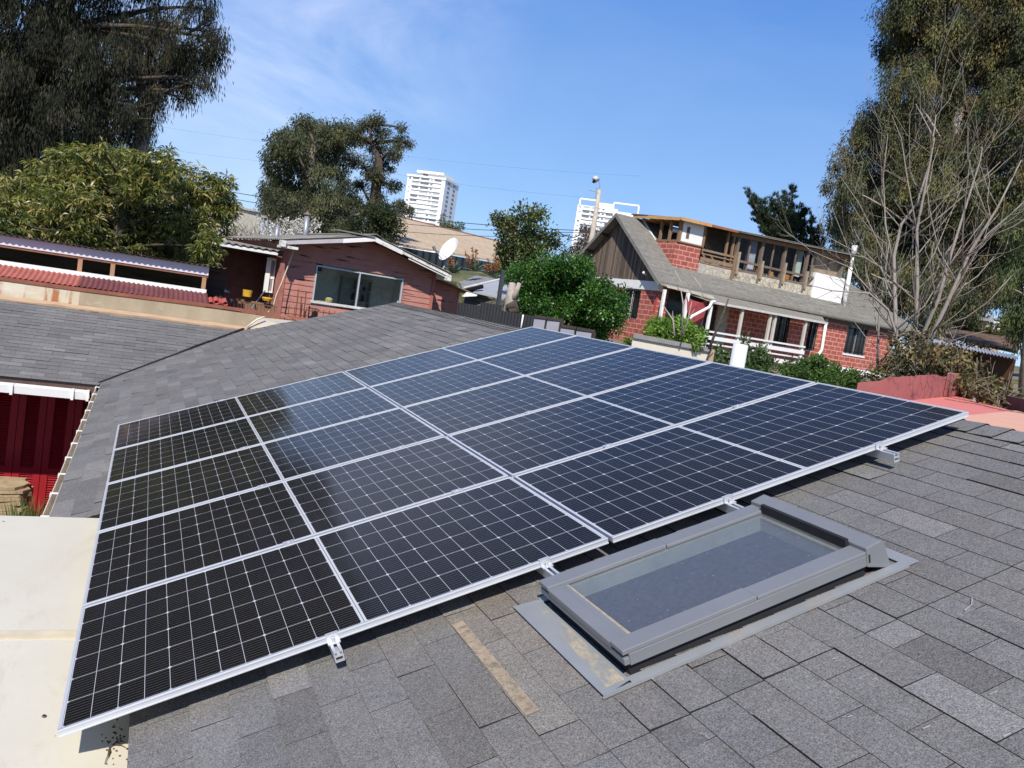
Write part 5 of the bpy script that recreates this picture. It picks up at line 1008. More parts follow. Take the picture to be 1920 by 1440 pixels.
# ---- upper storey (dormer)
DB = 0.6; ZD0 = zrf(DB); ZDR = 9.22
m = MB(); m.bb(1.18, 2.35, DB, DB + .15, 6.7, 8.32); m.build('dormer_brick_wall', BRK, bh)
m = MB(); m.prism([(1.0, DB + .02, 6.9), (1.0, 2.05, zrf(2.05) - .1), (1.0, 1.95, 8.3), (1.0, DB + .02, 8.3)], (.18, 0, 0)); m.build('dormer_side_wall', BRK, bh)
m = MB(); m.bb(1.20, 2.33, DB - .02, DB + .05, 8.35, 9.18); pn = m.build('white_panel', WHITE, bh)
m = MB(); m.bb(1.42, 1.58, DB - .03, DB - .02, 8.5, 8.98); m.build('small_opening', M('brownish_slit', (.14, .10, .07), .9), pn)
m = MB(); m.bar((1.09, DB + .02, 8.33), (1.09, DB + .02, 9.2), .12); m.bar((2.40, DB, 8.33), (2.40, DB, 9.2), .10); m.bar((1.0, DB - .02, 8.32), (2.45, DB - .02, 8.32), .06); m.build('dormer_post', TIMBER, bh)
m = MB()
for bb_ in (1.15, 1.75): m.bar((1.03, bb_, 8.3), (1.03, bb_, 9.2), .10)
m.bar((1.03, DB, 8.34), (1.03, 2.0, 8.34), .07); m.build('side_window_post', TIMBER, bh)
m = MB(); m.prism([(0.96, 1.95, zrf(1.95) + .02), (0.96, 2.2, zrf(2.2) + .02), (0.96, 3.25, 9.22), (0.96, 3.0, 9.22)], (.06, 0, 0)); m.build('white_slant_trim', WHITE, bh)
m = MB(); m.bb(1.3, 1.42, 1.0, 1.1, 8.75, 8.82); m.tube([(1.35, .95, 8.78), (1.3, 1.3, 8.82), (1.35, 1.5, 8.7)], .09, 6); m.build('white_bundle', WHITE, bh)
# dormer roof: flat sheet on rafters, left part with bare orange timbers
m = MB(); slab(m, [(0.9, DB - .35, ZDR + .03), (3.9, DB - .38, ZDR + .05), (12.3, DB - .35, ZDR + .35), (12.3, 3.4, ZDR + .45), (0.55, 3.4, ZDR + .20)], .05); m.build('dormer_roof', M('dark_roof_felt', (.075, .065, .055), .9), bh)
m = MB()
for k in range(7):
    y_ = DB - .3 + k * .5; m.bar((.75, y_, ZDR - .02), (2.4, y_, ZDR + .0), .06, .10)
m.bar((.82, DB - .33, ZDR - .03), (2.4, DB - .36, ZDR - .01), .05, .13); m.bar((.85, DB - .33, ZDR - .03), (.62, 3.3, ZDR + .1), .05, .13); m.build('rafter', PINE, bh)
m = MB(); m.bar((2.4, DB - .38, ZDR - .02), (3.9, DB - .38, ZDR + .0), .05, .10); m.build('front_beam', M('orange_beam', (.30, .115, .05), .8, .2, 0, .2, 5), bh)
m = MB(); m.bar((3.9, DB - .36, ZDR + .03), (12.2, DB - .33, ZDR + .31), .04, .07); m.build('roof_edge', M('pale_edge_strip', (.36, .34, .30), .8), bh)
m = MB(); m.bar((3.9, DB - .02, ZDR - .09), (11.8, DB - .02, ZDR + .16), .10, .16); m.build('head_beam', TIMBER, bh)
# open balcony bay with braces
m = MB()
for (p, q) in (((3.75, DB, 7.35), (3.75, DB, 9.2)), ((2.48, DB + .9, 7.3), (2.48, DB + .9, 9.2)), ((2.95, DB + 1.0, 7.3), (2.95, DB + 1.0, 9.2)), ((3.4, DB + 1.0, 7.3), (3.4, DB + 1.0, 9.2)), ((2.45, DB + .5, 9.0), (3.6, DB + .5, 7.9)), ((2.9, DB + .9, 9.1), (3.8, DB + .9, 8.3)), ((2.42, DB + .3, 8.4), (3.3, DB + .3, 7.5)), ((4.1, DB, 7.35), (4.1, DB, 9.2))): m.bar(p, q, .09)
m.build('timber_post', TIMBER, bh)
m = MB()
for z, h in ((8.20, .09), (8.04, .05), (7.82, .16), (7.68, .05)): m.bar((2.38, DB - .05, z), (4.25, DB - .05, z - .01), .05, h)
m.build('balcony_rail', M('balcony_timber', (.25, .17, .11), .9, .2, 0, .3, 6), bh)
m = MB(); m.bar((4.26, DB - .08, 7.0), (4.26, DB - .08, 8.35), .09); m.build('newel_post', TIMBER, bh)
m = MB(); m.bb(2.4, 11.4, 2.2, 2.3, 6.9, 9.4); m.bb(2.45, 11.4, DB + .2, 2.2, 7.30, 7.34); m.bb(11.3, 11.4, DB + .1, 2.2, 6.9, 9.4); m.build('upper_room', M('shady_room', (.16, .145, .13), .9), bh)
# glazed bays: posts, transoms, panes
zw0, zw1 = 7.62, 9.12; zt2 = 8.08; TIMD = M('grey_brown_timber', (0.165, 0.125, 0.095), .9, .2, 0, .35, 6)
pa = [4.36, 5.82, 7.25, 8.72, 9.5]
for i, a in enumerate(pa[:4]):
    rise = (a - 3.9) * .033; m = MB(); m.bar((a, DB, 7.3), (a, DB, 9.1 + rise), .15, .13); m.build('bay_post', TIMD, bh)
    m = MB(); m.bar((a + .1, DB - .1, 7.5), (a + .1, DB - .1, 8.45 - .15 * (i % 2)), .10); m.build('short_post', M('pale_post', (.33, .26, .19), .9, .2, 0, .3), bh)
for i in range(4):
    a, c = pa[i], pa[i + 1]; r_ = (a - 3.9) * .033; mid = (a + c) / 2; m = MB(); m.bar((mid, DB, 7.65), (mid, DB, 9.1 + r_), .06); m.bar((a, DB - .02, zt2), (c, DB - .02, zt2), .07, .10); m.bar((a, DB - .02, 7.68), (c, DB - .02, 7.70), .07, .10); wo = m.build('bay_window', TIMD, bh)
    m = MB(); m.bb(a + .08, c - .08, DB + .03, DB + .04, zt2 + .05, 9.05 + r_); m.build('glass_pane', mat_glass('clear_glass2', (0.85, 0.88, 0.88), 0.01, 0.25) if i != 3 else MATS.get('x') or mat_glass('clear_glass3', (0.85, 0.88, 0.88), .01, .25), wo, uv=False)
m = MB()
def curtain(m, a0, a1, b, z0, z1, n=14):
    for k in range(n):
        x0 = a0 + (a1 - a0) * k / n; x1 = a0 + (a1 - a0) * (k + 1) / n; o0, o1 = (.05 if k % 2 else -.05), (-.05 if k % 2 else .05); m.face([(x0 - .25 * (x0 - a0) * 0, b + o0, z0), (x1, b + o1, z0), (x1, b + o1, z1), (x0, b + o0, z1)])
curtain(m, 5.2, 5.72, DB + .25, 7.4, 9.1); m.build('curtain', M('lilac_curtain', (.52, .50, .58), .9), bh)
m = MB(); curtain(m, 8.35, 8.66, DB + .25, 8.0, 9.2); curtain(m, 8.8, 9.0, DB + .2, 7.6, 8.4); m.build('curtain', M('white_curtain', (.66, .66, .62), .9), bh)
for (a, z0, z1, w_) in ((6.2, 7.7, 8.02, .55), (6.95, 7.7, 7.98, .3), (8.15, 7.7, 8.0, .5)):
    m = MB(); m.bb(a - w_ / 2, a + w_ / 2, DB + .3, DB + .36, z0, z1); m.bb(a - w_ / 2, a + w_ / 2, DB + .36, DB + .75, z0, z0 + .06); m.bb(a - w_ / 2, a - w_ / 2 + .05, DB + .3, DB + .75, 7.34, z0); m.bb(a + w_ / 2 - .05, a + w_ / 2, DB + .3, DB + .75, 7.34, z0)
    o = m.build('chair', M('orange_varnished_wood', (.50, .22, .05), .5), None); o.matrix_world = BH.mat(); tag(o, {6.2: 'widest orange wooden chair inside the upper glazed bays', 6.95: 'narrow orange wooden chair beside the widest one upstairs', 8.15: 'orange wooden chair inside the upper bay nearest the white block'}[a], 'chair', 'orange chairs upstairs')
# stone strip under the bays, white chimney block and pipes
STONE = NT('pale_rubble_stone'); vo = STONE.n('ShaderNodeTexVoronoi', feature='DISTANCE_TO_EDGE'); vo.inputs['Scale'].default_value = 3.6; STONE.l(STONE.uv(), vo.inputs['Vector']); c = STONE.mix(STONE.ramp(STONE.noise(3, 4), .3, .7), (.44, .38, .27), (.60, .54, .42)); c = STONE.mix(STONE.ramp(vo.outputs['Distance'], 0.0, .07, (1, 1, 1), (0, 0, 0)), c, (.20, .17, .13)); c = STONE.mix(STONE.ramp(STONE.noise(1.2, 3), .5, .62), c, (.42, .37, .32)); STONE.base(c, .9, .2); STONE.bump(vo.outputs['Distance'], .8, .05)
m = MB(); m.bb(2.36, 9.34, DB - .06, DB + .1, 6.9, 7.60); m.build('stone_strip', STONE.m, bh)
m = MB(); m.bb(2.36, 9.34, DB - .05, DB + .12, 7.60, 7.65); m.build('sill_course', M('pale_mortar', (.46, .40, .33), .9), bh)
m = MB(); m.bb(9.35, 11.4, DB - .12, DB + .4, 6.9, 8.34); m.build('white_block', M('bright_whitewash', (.84, .83, .80), .8, .2, 0, .03), bh)
m = MB(); m.bar((9.5, DB + .3, 8.34), (9.5, DB + .3, 9.3), .12); m.bar((10.6, DB + .3, 8.34), (10.6, DB + .3, 9.35), .10); m.bar((9.5, DB + .3, 9.3), (11.4, DB + .3, 9.36), .1, .14); m.bb(9.55, 11.3, DB + .33, DB + .36, 8.34, 9.3); m.build('timber_screen', M('tan_screen', (.27, .20, .14), .9, .2, 0, .25), bh)
m = MB(); m.tube([(11.52, DB - .25, 6.9), (11.50, DB - .22, 8.9)], .095, 10); m.tube([(11.50, DB - .22, 8.9), (11.50, DB - .22, 9.55)], .07, 10); m.tube([(11.50, DB - .22, 9.5), (11.50, DB - .22, 9.95)], .12, 10); m.build('flue_pipe', M('white_pipe', (.72, .71, .68), .6), bh, True)
[MB().bar(p, q_, .03, .03).build('sealant_joint', M('pale_joint', (.40, .36, .30), .9), bh) for p, q_ in (((0.9, -.2, 6.655), (0.92, 0.30, 7.06)), ((1.9, -.35, 6.56), (1.9, 0.2, 6.975)))]
m = MB(); m.tube([(-.1, 0.85, 6.75), (-.35, 0.70, 6.80)], .05, 8); m.build('gable_lamp', WHITE, bh)
m = MB(); m.bb(10.0, 16.0, -0.01, 0.0, 6.2, 6.40); m.build('grey_frieze', M('grey_frieze', (.13, .12, .11), .9), bh)

# ================================================================== FAR BUILDINGS
def tower(label, D, px0, px1, pyTopL, pyBase, azd, wd, dp, floors, fh, seed, crown):
    P = dep((px0 + px1) / 2, pyBase, D); F = Frame(P, azd); ztop = dep((px0 + px1) / 2, pyTopL, D)[2]
    r = fthing('apartment_tower', label, 'tower', F); WT = M('tower_white', (0.86, 0.85, 0.83), .7, .2, 0, .03, .1)
    random.seed(seed); m = MB(); z0 = ztop - floors * fh
    m.bb(-wd / 2, wd / 2, 0, dp, z0 - 60, ztop); m.build('wall', WT, r)
    WD = M('tower_window', (0.16, 0.17, 0.18), .2, .5, 0, .3, .3); GR = M('balcony_shade', (.42, .43, .45), .8)
    m2 = MB()
    for k in range(floors):
        z = ztop - (k + 1) * fh
        for (a, c) in ((-.46, -.40), (-.36, -.18), (-.14, .08), (.12, .18), (.22, .40)):
            if random.random() < .86 and k < 14: MB().bb(a * wd, c * wd, -.12, -.02, z + fh * .42, z + fh * (.86 if c - a > .1 else .75)).build('window', WD if random.random() < .7 else GR, r)
        for q in (.2, .6): (MB().bb(wd / 2 + .02, wd / 2 + .12, q * dp, (q + .16) * dp, z + fh * .35, z + fh * .85).build('window', WD, r) if k < 12 else 0)
        m2.bb(-.37 * wd, .41 * wd, -.7, -.12, z + fh * .02, z + fh * .12); m2.bb(-.37 * wd, .41 * wd, -.72, -.68, z + fh * .12, z + fh * .40)
    m2.build('balcony_slabs', WT, r)
    m = MB()
    if crown == 'cap':
        m.bb(-.05 * wd, .38 * wd, .2 * dp, .8 * dp, ztop, ztop + 3.2); m.bb(-.30 * wd, .42 * wd, .05 * dp, .9 * dp, ztop + 3.2, ztop + 4.6); m.bb(-.28 * wd, -.2 * wd, .2 * dp, .6 * dp, ztop, ztop + 3.2); m.bb(-.52 * wd, .52 * wd, -.5, dp, ztop - .1, ztop + 1.2)
    else:
        for (a, c) in ((-.46, -.02), (.38, 1.0)):
            m.bb(a * wd, c * wd, 0, 2, ztop + 3.4, ztop + 4.3); 
            for q in (a, c): m.bb(q * wd - .45, q * wd + .45, 0, 2, ztop - 1, ztop + 3.4)
        m.bb(-.05 * wd, .35 * wd, 2, dp, ztop, ztop + 3); m.bb(.35 * wd, 1.0 * wd, 2, dp, ztop - 60, ztop - 1)
        for k in range(8): z = ztop - 3 - k * fh * 1.3; m.bb(.40 * wd, .50 * wd, 1.9, 2, z, z + .1)
    m.build('roof_structure', WT, r); return r
tower('white high-rise apartment tower left of centre with a flat roof cap', 560, 738, 834, 331, 430, 130, 27, 25, 16, 2.9, 3, 'cap')
tower('white high-rise tower behind the utility pole with open frames on its roof', 520, 1072, 1143, 386, 470, 126, 25, 18, 15, 2.9, 5, 'frames')
# tan corrugated warehouse and its dark lower wall
tw_ = thing('tan_roofed_shed', 'long low building with a tan weathered roof and dark corrugated front below', 'building', dep(850, 470, 60)); tw_.location = (0, 0, 0)
Dw = 62.0; P0, P1 = dep(700, 452, Dw - 6), dep(1010, 505, Dw + 4); R0, R1 = dep(700, 398, Dw + 10), dep(1010, 474, Dw + 16)
TAN = mat_brick('tan_weathered_sheets', (0.46, 0.35, 0.23), (0.50, 0.39, 0.265), (0.36, 0.27, 0.18), 2.4, 1.6, 0.05, .3)
m = MB(); m.prism([P0, P1, R1, R0], (0, 0, .12)); m.build('roof', TAN, tw_)
m = MB(); m.tube([R0 + np.array([0, 0, .1]), R1 + np.array([0, 0, .1])], .12, 6); m.build('ridge_cap', M('brown_ridge', (.20, .10, .07), .9), tw_)
m = MB(); dn = np.array([0, 0, -1.0]); e = (P1 - P0); L_ = np.linalg.norm(e); m.corr(P0 + np.array([0, 0, -.08]) + dn * 4.0, (0, 0, 1), e, 4.0, L_, .6, .08, .02, 6); m.build('front_wall', M('dark_blue_corrugated', (.020, .028, .036), .8), tw_, uv=False)
# pale shed wall on the left
pw = thing('pale_warehouse', 'pale cream windowless warehouse wall behind the white blossom trees', 'building', dep(440, 420, 78)); pw.location = (0, 0, 0)
A, B = dep(330, 360, 76), dep(490, 401, 80); m = MB(); m.prism([A, B, B + dn * 9, A + dn * 9], (0.5, 6, 0)); m.build('wall', mat_planks('cream_cladding', (.62, .57, .47), .5, 0, .05, .06, (.45, .42, .36)), pw)
m = MB(); m.prism([A + np.array([0, -.2, .0]), B + np.array([0, -.2, 0]), B + np.array([.5, 6.1, .5]), A + np.array([.5, 6.1, .5])], (0, 0, .15)); m.build('roof', M('pale_roof', (.5, .47, .42), .8), pw)

# ================================================================== BETWEEN THE HOUSES
# dark corrugated fence beyond the ridge
F0, F1 = dep(856, 590, 18.6), dep(1004, 622, 17.2)
fn = thing('corrugated_fence', 'dark charcoal corrugated metal fence with a stepped top, beyond the roof ridge', 'fence', F0); fn.location = (0, 0, 0)
e = (F1 - F0) * np.array([1, 1, 0]); Le = np.linalg.norm(e); eu = e / Le; CF = M('charcoal_corrugated', (0.030, 0.032, 0.036), .6, .35, .2, .15)
zt0, zt1, zt2_ = dep(860, 567, 18.5)[2], dep(920, 566, 18)[2], dep(985, 588, 17.4)[2]
for (u0, u1, zt__) in ((0, .29, zt0), (.29, .56, dep(925, 570, 18)[2]), (.56, 1.0, dep(980, 589, 17.4)[2])):
    m = MB(); m.corr(F0 + e * u0 + np.array([0, 0, 2.6 - F0[2]]), (0, 0, 1), e, zt__ - 2.6, Le * (u1 - u0), .085, .016, .004, 6); m.build('sheet', CF, fn, uv=False)
m = MB(); P = dep(937, 567, 18); m.bar((P[0], P[1], 2.6), dep(943, 508, 18), .075); tag(m.build('dark_post', M('dark_blue_grey_post', (.045, .052, .06), .7), None), 'dark square post rising above the charcoal fence beside the pruned trunk', 'post')
m = MB(); m.tube([dep(976, 620, 16.8), dep(981, 590, 16.8)], .017, 8); tag(m.build('white_post', WHITE, None, True), 'thin white pipe post in front of the charcoal fence', 'post')
# grey shed with hipped sheet roof
gs = thing('grey_shed', 'low block shed with pale grey hipped sheet roof behind the charcoal fence', 'shed', dep(930, 560, 26)); gs.location = (0, 0, 0)
q = lambda x, y, D: dep(x, y, D)
A, B, C_, D_, E_ = q(868, 545, 24.5), q(1004, 575, 23.4), q(893, 519, 29), q(938, 528, 26), q(872, 525, 28)
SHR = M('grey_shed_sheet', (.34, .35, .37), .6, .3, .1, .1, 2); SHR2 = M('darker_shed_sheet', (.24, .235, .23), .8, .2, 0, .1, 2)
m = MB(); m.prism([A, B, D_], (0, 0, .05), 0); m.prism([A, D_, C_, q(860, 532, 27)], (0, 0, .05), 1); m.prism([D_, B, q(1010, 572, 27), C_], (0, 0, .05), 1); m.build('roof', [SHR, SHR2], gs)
m = MB(); m.tube([A + np.array([0, 0, .07]), D_ + np.array([0, 0, .07])], .045, 6); m.build('ridge_tape', M('pale_ridge', (.5, .5, .48), .8), gs)
m = MB(); m.tube([q(868, 546, 24.4), q(880, 543, 24.3), q(893, 540, 24.3), q(905, 537, 24.4)], .06, 6); m.build('dark_gutter', BLACK, gs)
w0, w1 = A + np.array([.3, .4, -.05]), B + np.array([-.6, .4, -.02]); m = MB(); m.prism([w0 * [1, 1, 0] + [0, 0, 2.6], w1 * [1, 1, 0] + [0, 0, 2.6], w1, w0], (0.0, .2, 0)); m.build('wall', mat_brick('dull_block_wall', (.13, .125, .095), (.17, .16, .12), (.10, .09, .075), .4, .12, .02), gs)
m = MB(); a_, b_ = q(966, 568, 23.0), q(1000, 590, 22.8)
m.prism([a_, (b_[0], b_[1], a_[2] - .12), b_, (a_[0], a_[1], b_[2] + .05)], (0, .03, 0)); m.build('mesh_panel', mat_brick('wire_panel', (.05, .05, .045), (.06, .06, .05), (.20, .19, .17), .07, .12, .012), gs)
# pruned trunk
D = 19.5; m = MB(); tr_ = thing('pruned_trunk', 'pale pruned tree trunk with two stub limbs standing behind the charcoal fence', 'tree trunk', q(955, 590, D)); tr_.location = (0, 0, 0)
B0 = q(955, 600, D); m.tube([(B0[0], B0[1], 2.6), B0, q(957, 575, D), q(957, 560, D), q(961, 530, D)], [.16, .16, .15, .12, .075], 9); m.tube([q(960, 566, D), q(966, 552, D - .1), q(974, 531, D - .2)], [.085, .06, .05], 8); m.build('trunk', PBARK, tr_, True)
m = MB(); m.tube([q(950, 577, D - .15), q(966, 570, D - .2), q(968, 580, D - .15), q(955, 585, D - .2)], [.07, .11, .12, .08], 8); m.build('burr', DBARK, tr_, True)
# framed pale panels standing beyond the ridge
def fpanel(x0, x1, yt0, yt1, D, label):
    A, B = q(x0, yt0, D), q(x1, yt1, D); h = 1.7; r = thing('framed_panel', label, 'panel', A, 'pale framed panels'); r.location = (0, 0, 0); d = np.array([0, 0, -1.]); e = (B - A) * np.array([1, 1, 0]); e /= np.linalg.norm(e); dz = (B[2] - A[2])
    m = MB(); m.prism([A, B, B + d * h, A + d * h], (0.012, .03, 0)); m.build('board', M('pale_lilac_board', (.27, .27, .31), .6, .3, 0, .08), r)
    m = MB(); up = np.array([0, 0, .03]); m.prism([A + [-.01, -.02, 0], B + [.01, -.02, 0], B + [.01, -.02, .035], A + [-.01, -.02, .035]], (.02, .07, 0)); m.bar(B + [0, -.01, .0], B + d * h + [0, -.01, 0], .03, .05); m.build('frame', M('brown_black_frame', (.045, .035, .03), .8), r)
fpanel(1002, 1026, 595.5, 599, 11.4, 'tall pale framed panel next to the end of the charcoal fence')
fpanel(1026.6, 1053, 599, 602.5, 11.3, 'tall pale framed panel, right of the one beside the fence')
fpanel(1052, 1081, 613, 618, 11.0, 'lower pale framed panel, the left of the lower pair')
fpanel(1081.6, 1113, 618, 623.5, 10.9, 'lower pale framed panel at the right end of the four')
# cream planter with stone coping
pl = thing('planter_wall', 'cream rendered raised planter wall with grey stone coping behind the panels', 'planter', q(1260, 650, 14)); pl.location = (0, 0, 0)
A, B = q(1188, 625, 14.0), q(1330, 652, 15.26); d = np.array([0, 0, -1.]); bk3 = vd(1260, 1.3)
m = MB(); m.prism([A + d * .075, B + d * .075, B + d * 1.6, A + d * 1.6], bk3); m.build('wall', M('cream_render', (.72, .66, .53), .8, .2, 0, .05), pl)
m = MB(); m.prism([A + [-.02, -.04, 0], B + [.02, -.04, 0], B + [.02, -.04, -.075], A + [-.02, -.04, -.075]], bk3 * .22); m.build('coping', M('grey_coping', (.29, .28, .27), .9, .2, 0, .2, 4, .2, (.42, .25, .16), 3, (.6, .7)), pl)
m = MB(); m.prism([B + [.0, -.05, -.02], B + [.10, -.04, -.03], B + [.10, -.04, -1.6], B + [0, -.05, -1.6]], (0.02, .3, 0)); m.build('end_post', M('tan_post', (.48, .34, .23), .9), pl)
# vent pipe on the back slope
P = q(1381, 690, 6.45); vp = MB(); T = q(1383, 645, 6.45); vp.tube([(P[0], P[1], 3.4), (P[0], P[1], T[2])], .056, 20); vp.tube([(P[0], P[1], T[2] - .001), (P[0], P[1], T[2] + .004)], [.05, .046], 20)
tag(vp.build('vent_pipe', M('white_vent_plastic', (.60, .60, .61), .5, .3, 0, .04), None, True), 'short white round vent pipe sticking up behind the solar array edge', 'vent pipe')

# ---- small plants
def shrub(name, label, cat, D, lst, dens, per, spr, L, W, cols, droop=.1, leaf=LEAF, shell=2.6, stems=True, up=0., bark=BARK, zlow=None, group=None):
    cl = pxclump(lst, D, .25); cl += [(c - np.array([0, 0, r[2] * 1.6]), r) for c, r in cl] if name != 'far_green_trees' else []; lf = clump_leaves(cl, dens, per, spr, L, W, cols, droop=droop, shell=shell, up=up)
    c = np.mean([k[0] for k in cl], 0); lo = min(k[0][2] - k[1][2] for k in cl); b_ = (c[0], c[1], min(lo, gz(c[0], c[1])) - .1)
    return tree(name, label, cat, b_, [(b_, .05), ((c[0], c[1], lo), .045), (tuple(c), .025)], cl, bark, (*lf, leaf), group, stems, .018)
shrub('planter_bush', 'fresh light green bush growing in the cream planter', 'bush', 15.2, [(1240, 612, 26, 15), (1265, 608, 26, 14), (1225, 618, 20, 12), (1285, 620, 24, 12), (1305, 630, 18, 10), (1290, 610, 14, 10), (1232, 600, 8, 8), (1318, 625, 10, 10)], 300, 12, .06, .075, .04, [(.13, .235, .03), (.165, .28, .04), (.09, .165, .024), (.21, .31, .07)])
shrub('small_green_plant', 'small yellow-green plant at the left foot of the cream planter', 'plant', 14.4, [(1178, 640, 12, 8), (1172, 645, 10, 8)], 300, 12, .05, .06, .03, [(.12, .2, .03), (.09, .16, .025)])
shrub('broad_leaved_plant', 'leafy green plant beside the white vent pipe, in front of the white railing', 'plant', 19.0, [(1345, 665, 22, 14), (1365, 672, 16, 12), (1410, 668, 22, 14), (1425, 660, 12, 14), (1395, 645, 8, 12), (1430, 680, 26, 12), (1340, 680, 16, 10)], 200, 10, .09, .12, .045, [(.10, .155, .06), (.13, .19, .075), (.07, .11, .042)], 0.0)
shrub('green_hedge_bush', 'rounded mid green bush in front of the brick house downpipe, above the array edge', 'bush', 17.5, [(1500, 690, 30, 20), (1540, 690, 34, 20), (1575, 705, 30, 18), (1520, 705, 46, 20), (1480, 695, 22, 16), (1550, 712, 50, 18), (1600, 715, 16, 14), (1535, 675, 20, 10), (1600, 708, 20, 14)], 330, 14, .07, .06, .03, [(.065, .125, .026), (.088, .16, .034), (.045, .09, .02), (.12, .19, .05)], .05)
# bare stems sticking out of the planter
for k, (pts, lab, rr) in enumerate(((((1265, 630, 14.6), (1262, 600, 14.6), (1243, 572, 14.7)), 'thin bare forked shoot rising left in the planter', .014), (((1278, 628, 14.6), (1281, 570, 14.5), (1277, 545, 14.5)), 'thin upright bare shoot in the middle of the planter bush', .013), (((1280, 632, 14.5), (1290, 600, 14.4), (1297, 565, 14.4)), 'thin bare shoot leaning right in the planter bush', .011), (((1329, 655, 14.6), (1345, 615, 14.6), (1356, 588, 14.6), (1366, 560, 14.6)), 'long dark bare pole leaning right from the planter end', .021))):
    m = MB(); m.tube([q(*p) for p in pts], [rr * 1.3] + [rr] * (len(pts) - 2) + [rr * .5], 6); m.tube([q(*pts[1]), (q(*pts[1]) + q(*pts[2])) / 2 + np.array([.09, 0, .04])], [rr * .6, rr * .3], 5)
    tag(m.build('bare_shoot', DBARK if k == 3 else PBARK, None, True), lab, 'bare shoot', 'bare shoots in the planter')

# ---- agaves with orange flower stalks on the bank behind the shed
random.seed(17)
def agave(label, px, py, D, rpx, stalks):
    P = q(px, py, D); k = pxm(D); r = thing('agave', label, 'agave', P, 'agaves with orange flower stalks'); r.location = (0, 0, 0); m = MB(); n = 34
    for i in range(n):
        a = i * 2.4; t = i / n; elv = rad(75 - 70 * t); L = rpx * k * random.uniform(.8, 1.1); dirv = np.array([math.cos(a) * math.cos(elv), math.sin(a) * math.cos(elv), math.sin(elv)]); sd_ = np.array([-math.sin(a), math.cos(a), 0]); w_ = rpx * k * .10
        b0 = P; m1 = P + dirv * L * .5; tp = P + dirv * L + np.array([0, 0, -L * .12 * t]); nn = np.cross(sd_, dirv) * w_ * .3
        m.face([b0 - sd_ * w_ * .6, b0 + sd_ * w_ * .6, m1 + sd_ * w_ + nn, m1 - nn * .3]); m.face([b0 - sd_ * w_ * .6, m1 - nn * .3, m1 - sd_ * w_ + nn]); m.face([m1 - nn * .3, m1 + sd_ * w_ + nn, tp]); m.face([m1 - sd_ * w_ + nn, m1 - nn * .3, tp])
    m.build('leaves', M('agave_green', (.15, .20, .13), .6, .3, 0, .3, 4), r, False, False)
    PP, DD = [], []
    m = MB()
    for (sx, sy) in stalks:
        T = q(sx, sy, D - .2); S = P + (q(sx - (sx - px) * .35 - px + px, py, D) - P) * .7; m.tube([S, (S + T) / 2, T], [.025, .02, .01], 5)
        for j in range(45):
            t = random.uniform(.25, 1); o = S + (T - S) * t; PP.append(o); d = unit(1)[0]; d[2] = abs(d[2]) * .5 - .3; DD.append(d)
    if stalks:
        m.build('flower_stalk', M('stalk_brown', (.22, .12, .06), .9), r, True); foliage('flowers', PP, DD, .10, .035, palette(len(PP), [(.36, .16, .07), (.27, .12, .06), (.42, .22, .10)]), LEAFD, r)
agave('blue green agave nearest the satellite dish on the bank', 850, 512, 26, 26, [(838, 474), (846, 478)])
agave('blue green agave in the middle of the bank, between orange stalks', 890, 508, 27, 26, [(872, 470), (886, 462), (893, 466), (880, 480)])
agave('agave low on the bank close to the magnolia-like tree', 920, 515, 28, 18, [(915, 484), (928, 478), (934, 488), (938, 492), (922, 492), (910, 496)])
m = MB(); A, B = q(826, 527, 28.6), q(955, 534, 29.4); m.prism([A, B, B + [0, 3, 0.4], A + [0, 3, .4]], (0, 0, -3)); 
tag(m.build('weedy_bank', M('weedy_bank', (.16, .15, .08), .95, .1, 0, .4, 1.5, 0, (.06, .08, .03), 1.2, (.45, .6)), None), 'weedy earth bank under the agaves', 'bank', kind='structure')

# ---- white blossom trees behind the red house
D = 27.0; bl = thing('blossom_tree', 'leafless shrub tree with many white blossom twigs behind the red house flues', 'tree', q(500, 450, D)); bl.location = (0, 0, 0)
m = MB(); PP, DD = [], []; random.seed(14)
for i in range(80):
    x0 = random.uniform(405, 600); b0 = q(x0 * .55 + 500 * .45, 462, D + random.uniform(-1.2, 1.2)); top = random.uniform(404, 436) if x0 > 470 else random.uniform(415, 440); T = q(x0 + random.uniform(-14, 14), top, D + random.uniform(-1.5, 1.5))
    pts = limb(m, b0, T, .018, .006, 4, .04, 4)
    if x0 > 478 or random.random() < .12:
        for j in range(34): t = random.uniform(.3, 1); o = b0 + (T - b0) * t + RNG.normal(size=3) * .05; PP.append(o); DD.append(unit(1)[0])
    else:
        for j in range(3): t = random.uniform(.3, .9); o = b0 + (T - b0) * t; limb(m, o, o + np.array([random.uniform(-.5, .5), random.uniform(-.3, .3), random.uniform(.1, .6)]), .008, .003, 4, 0, 2)
P0_ = q(500, 470, D); m.tube([(P0_[0], P0_[1], gz(P0_[0], P0_[1])), P0_], .09, 8); m.build('branches', PBARK, bl, True, False); foliage('blossom', PP, DD, .065, .05, palette(len(PP), [(.62, .58, .56), (.5, .46, .44), (.7, .68, .66)], .1), LEAFD, bl)

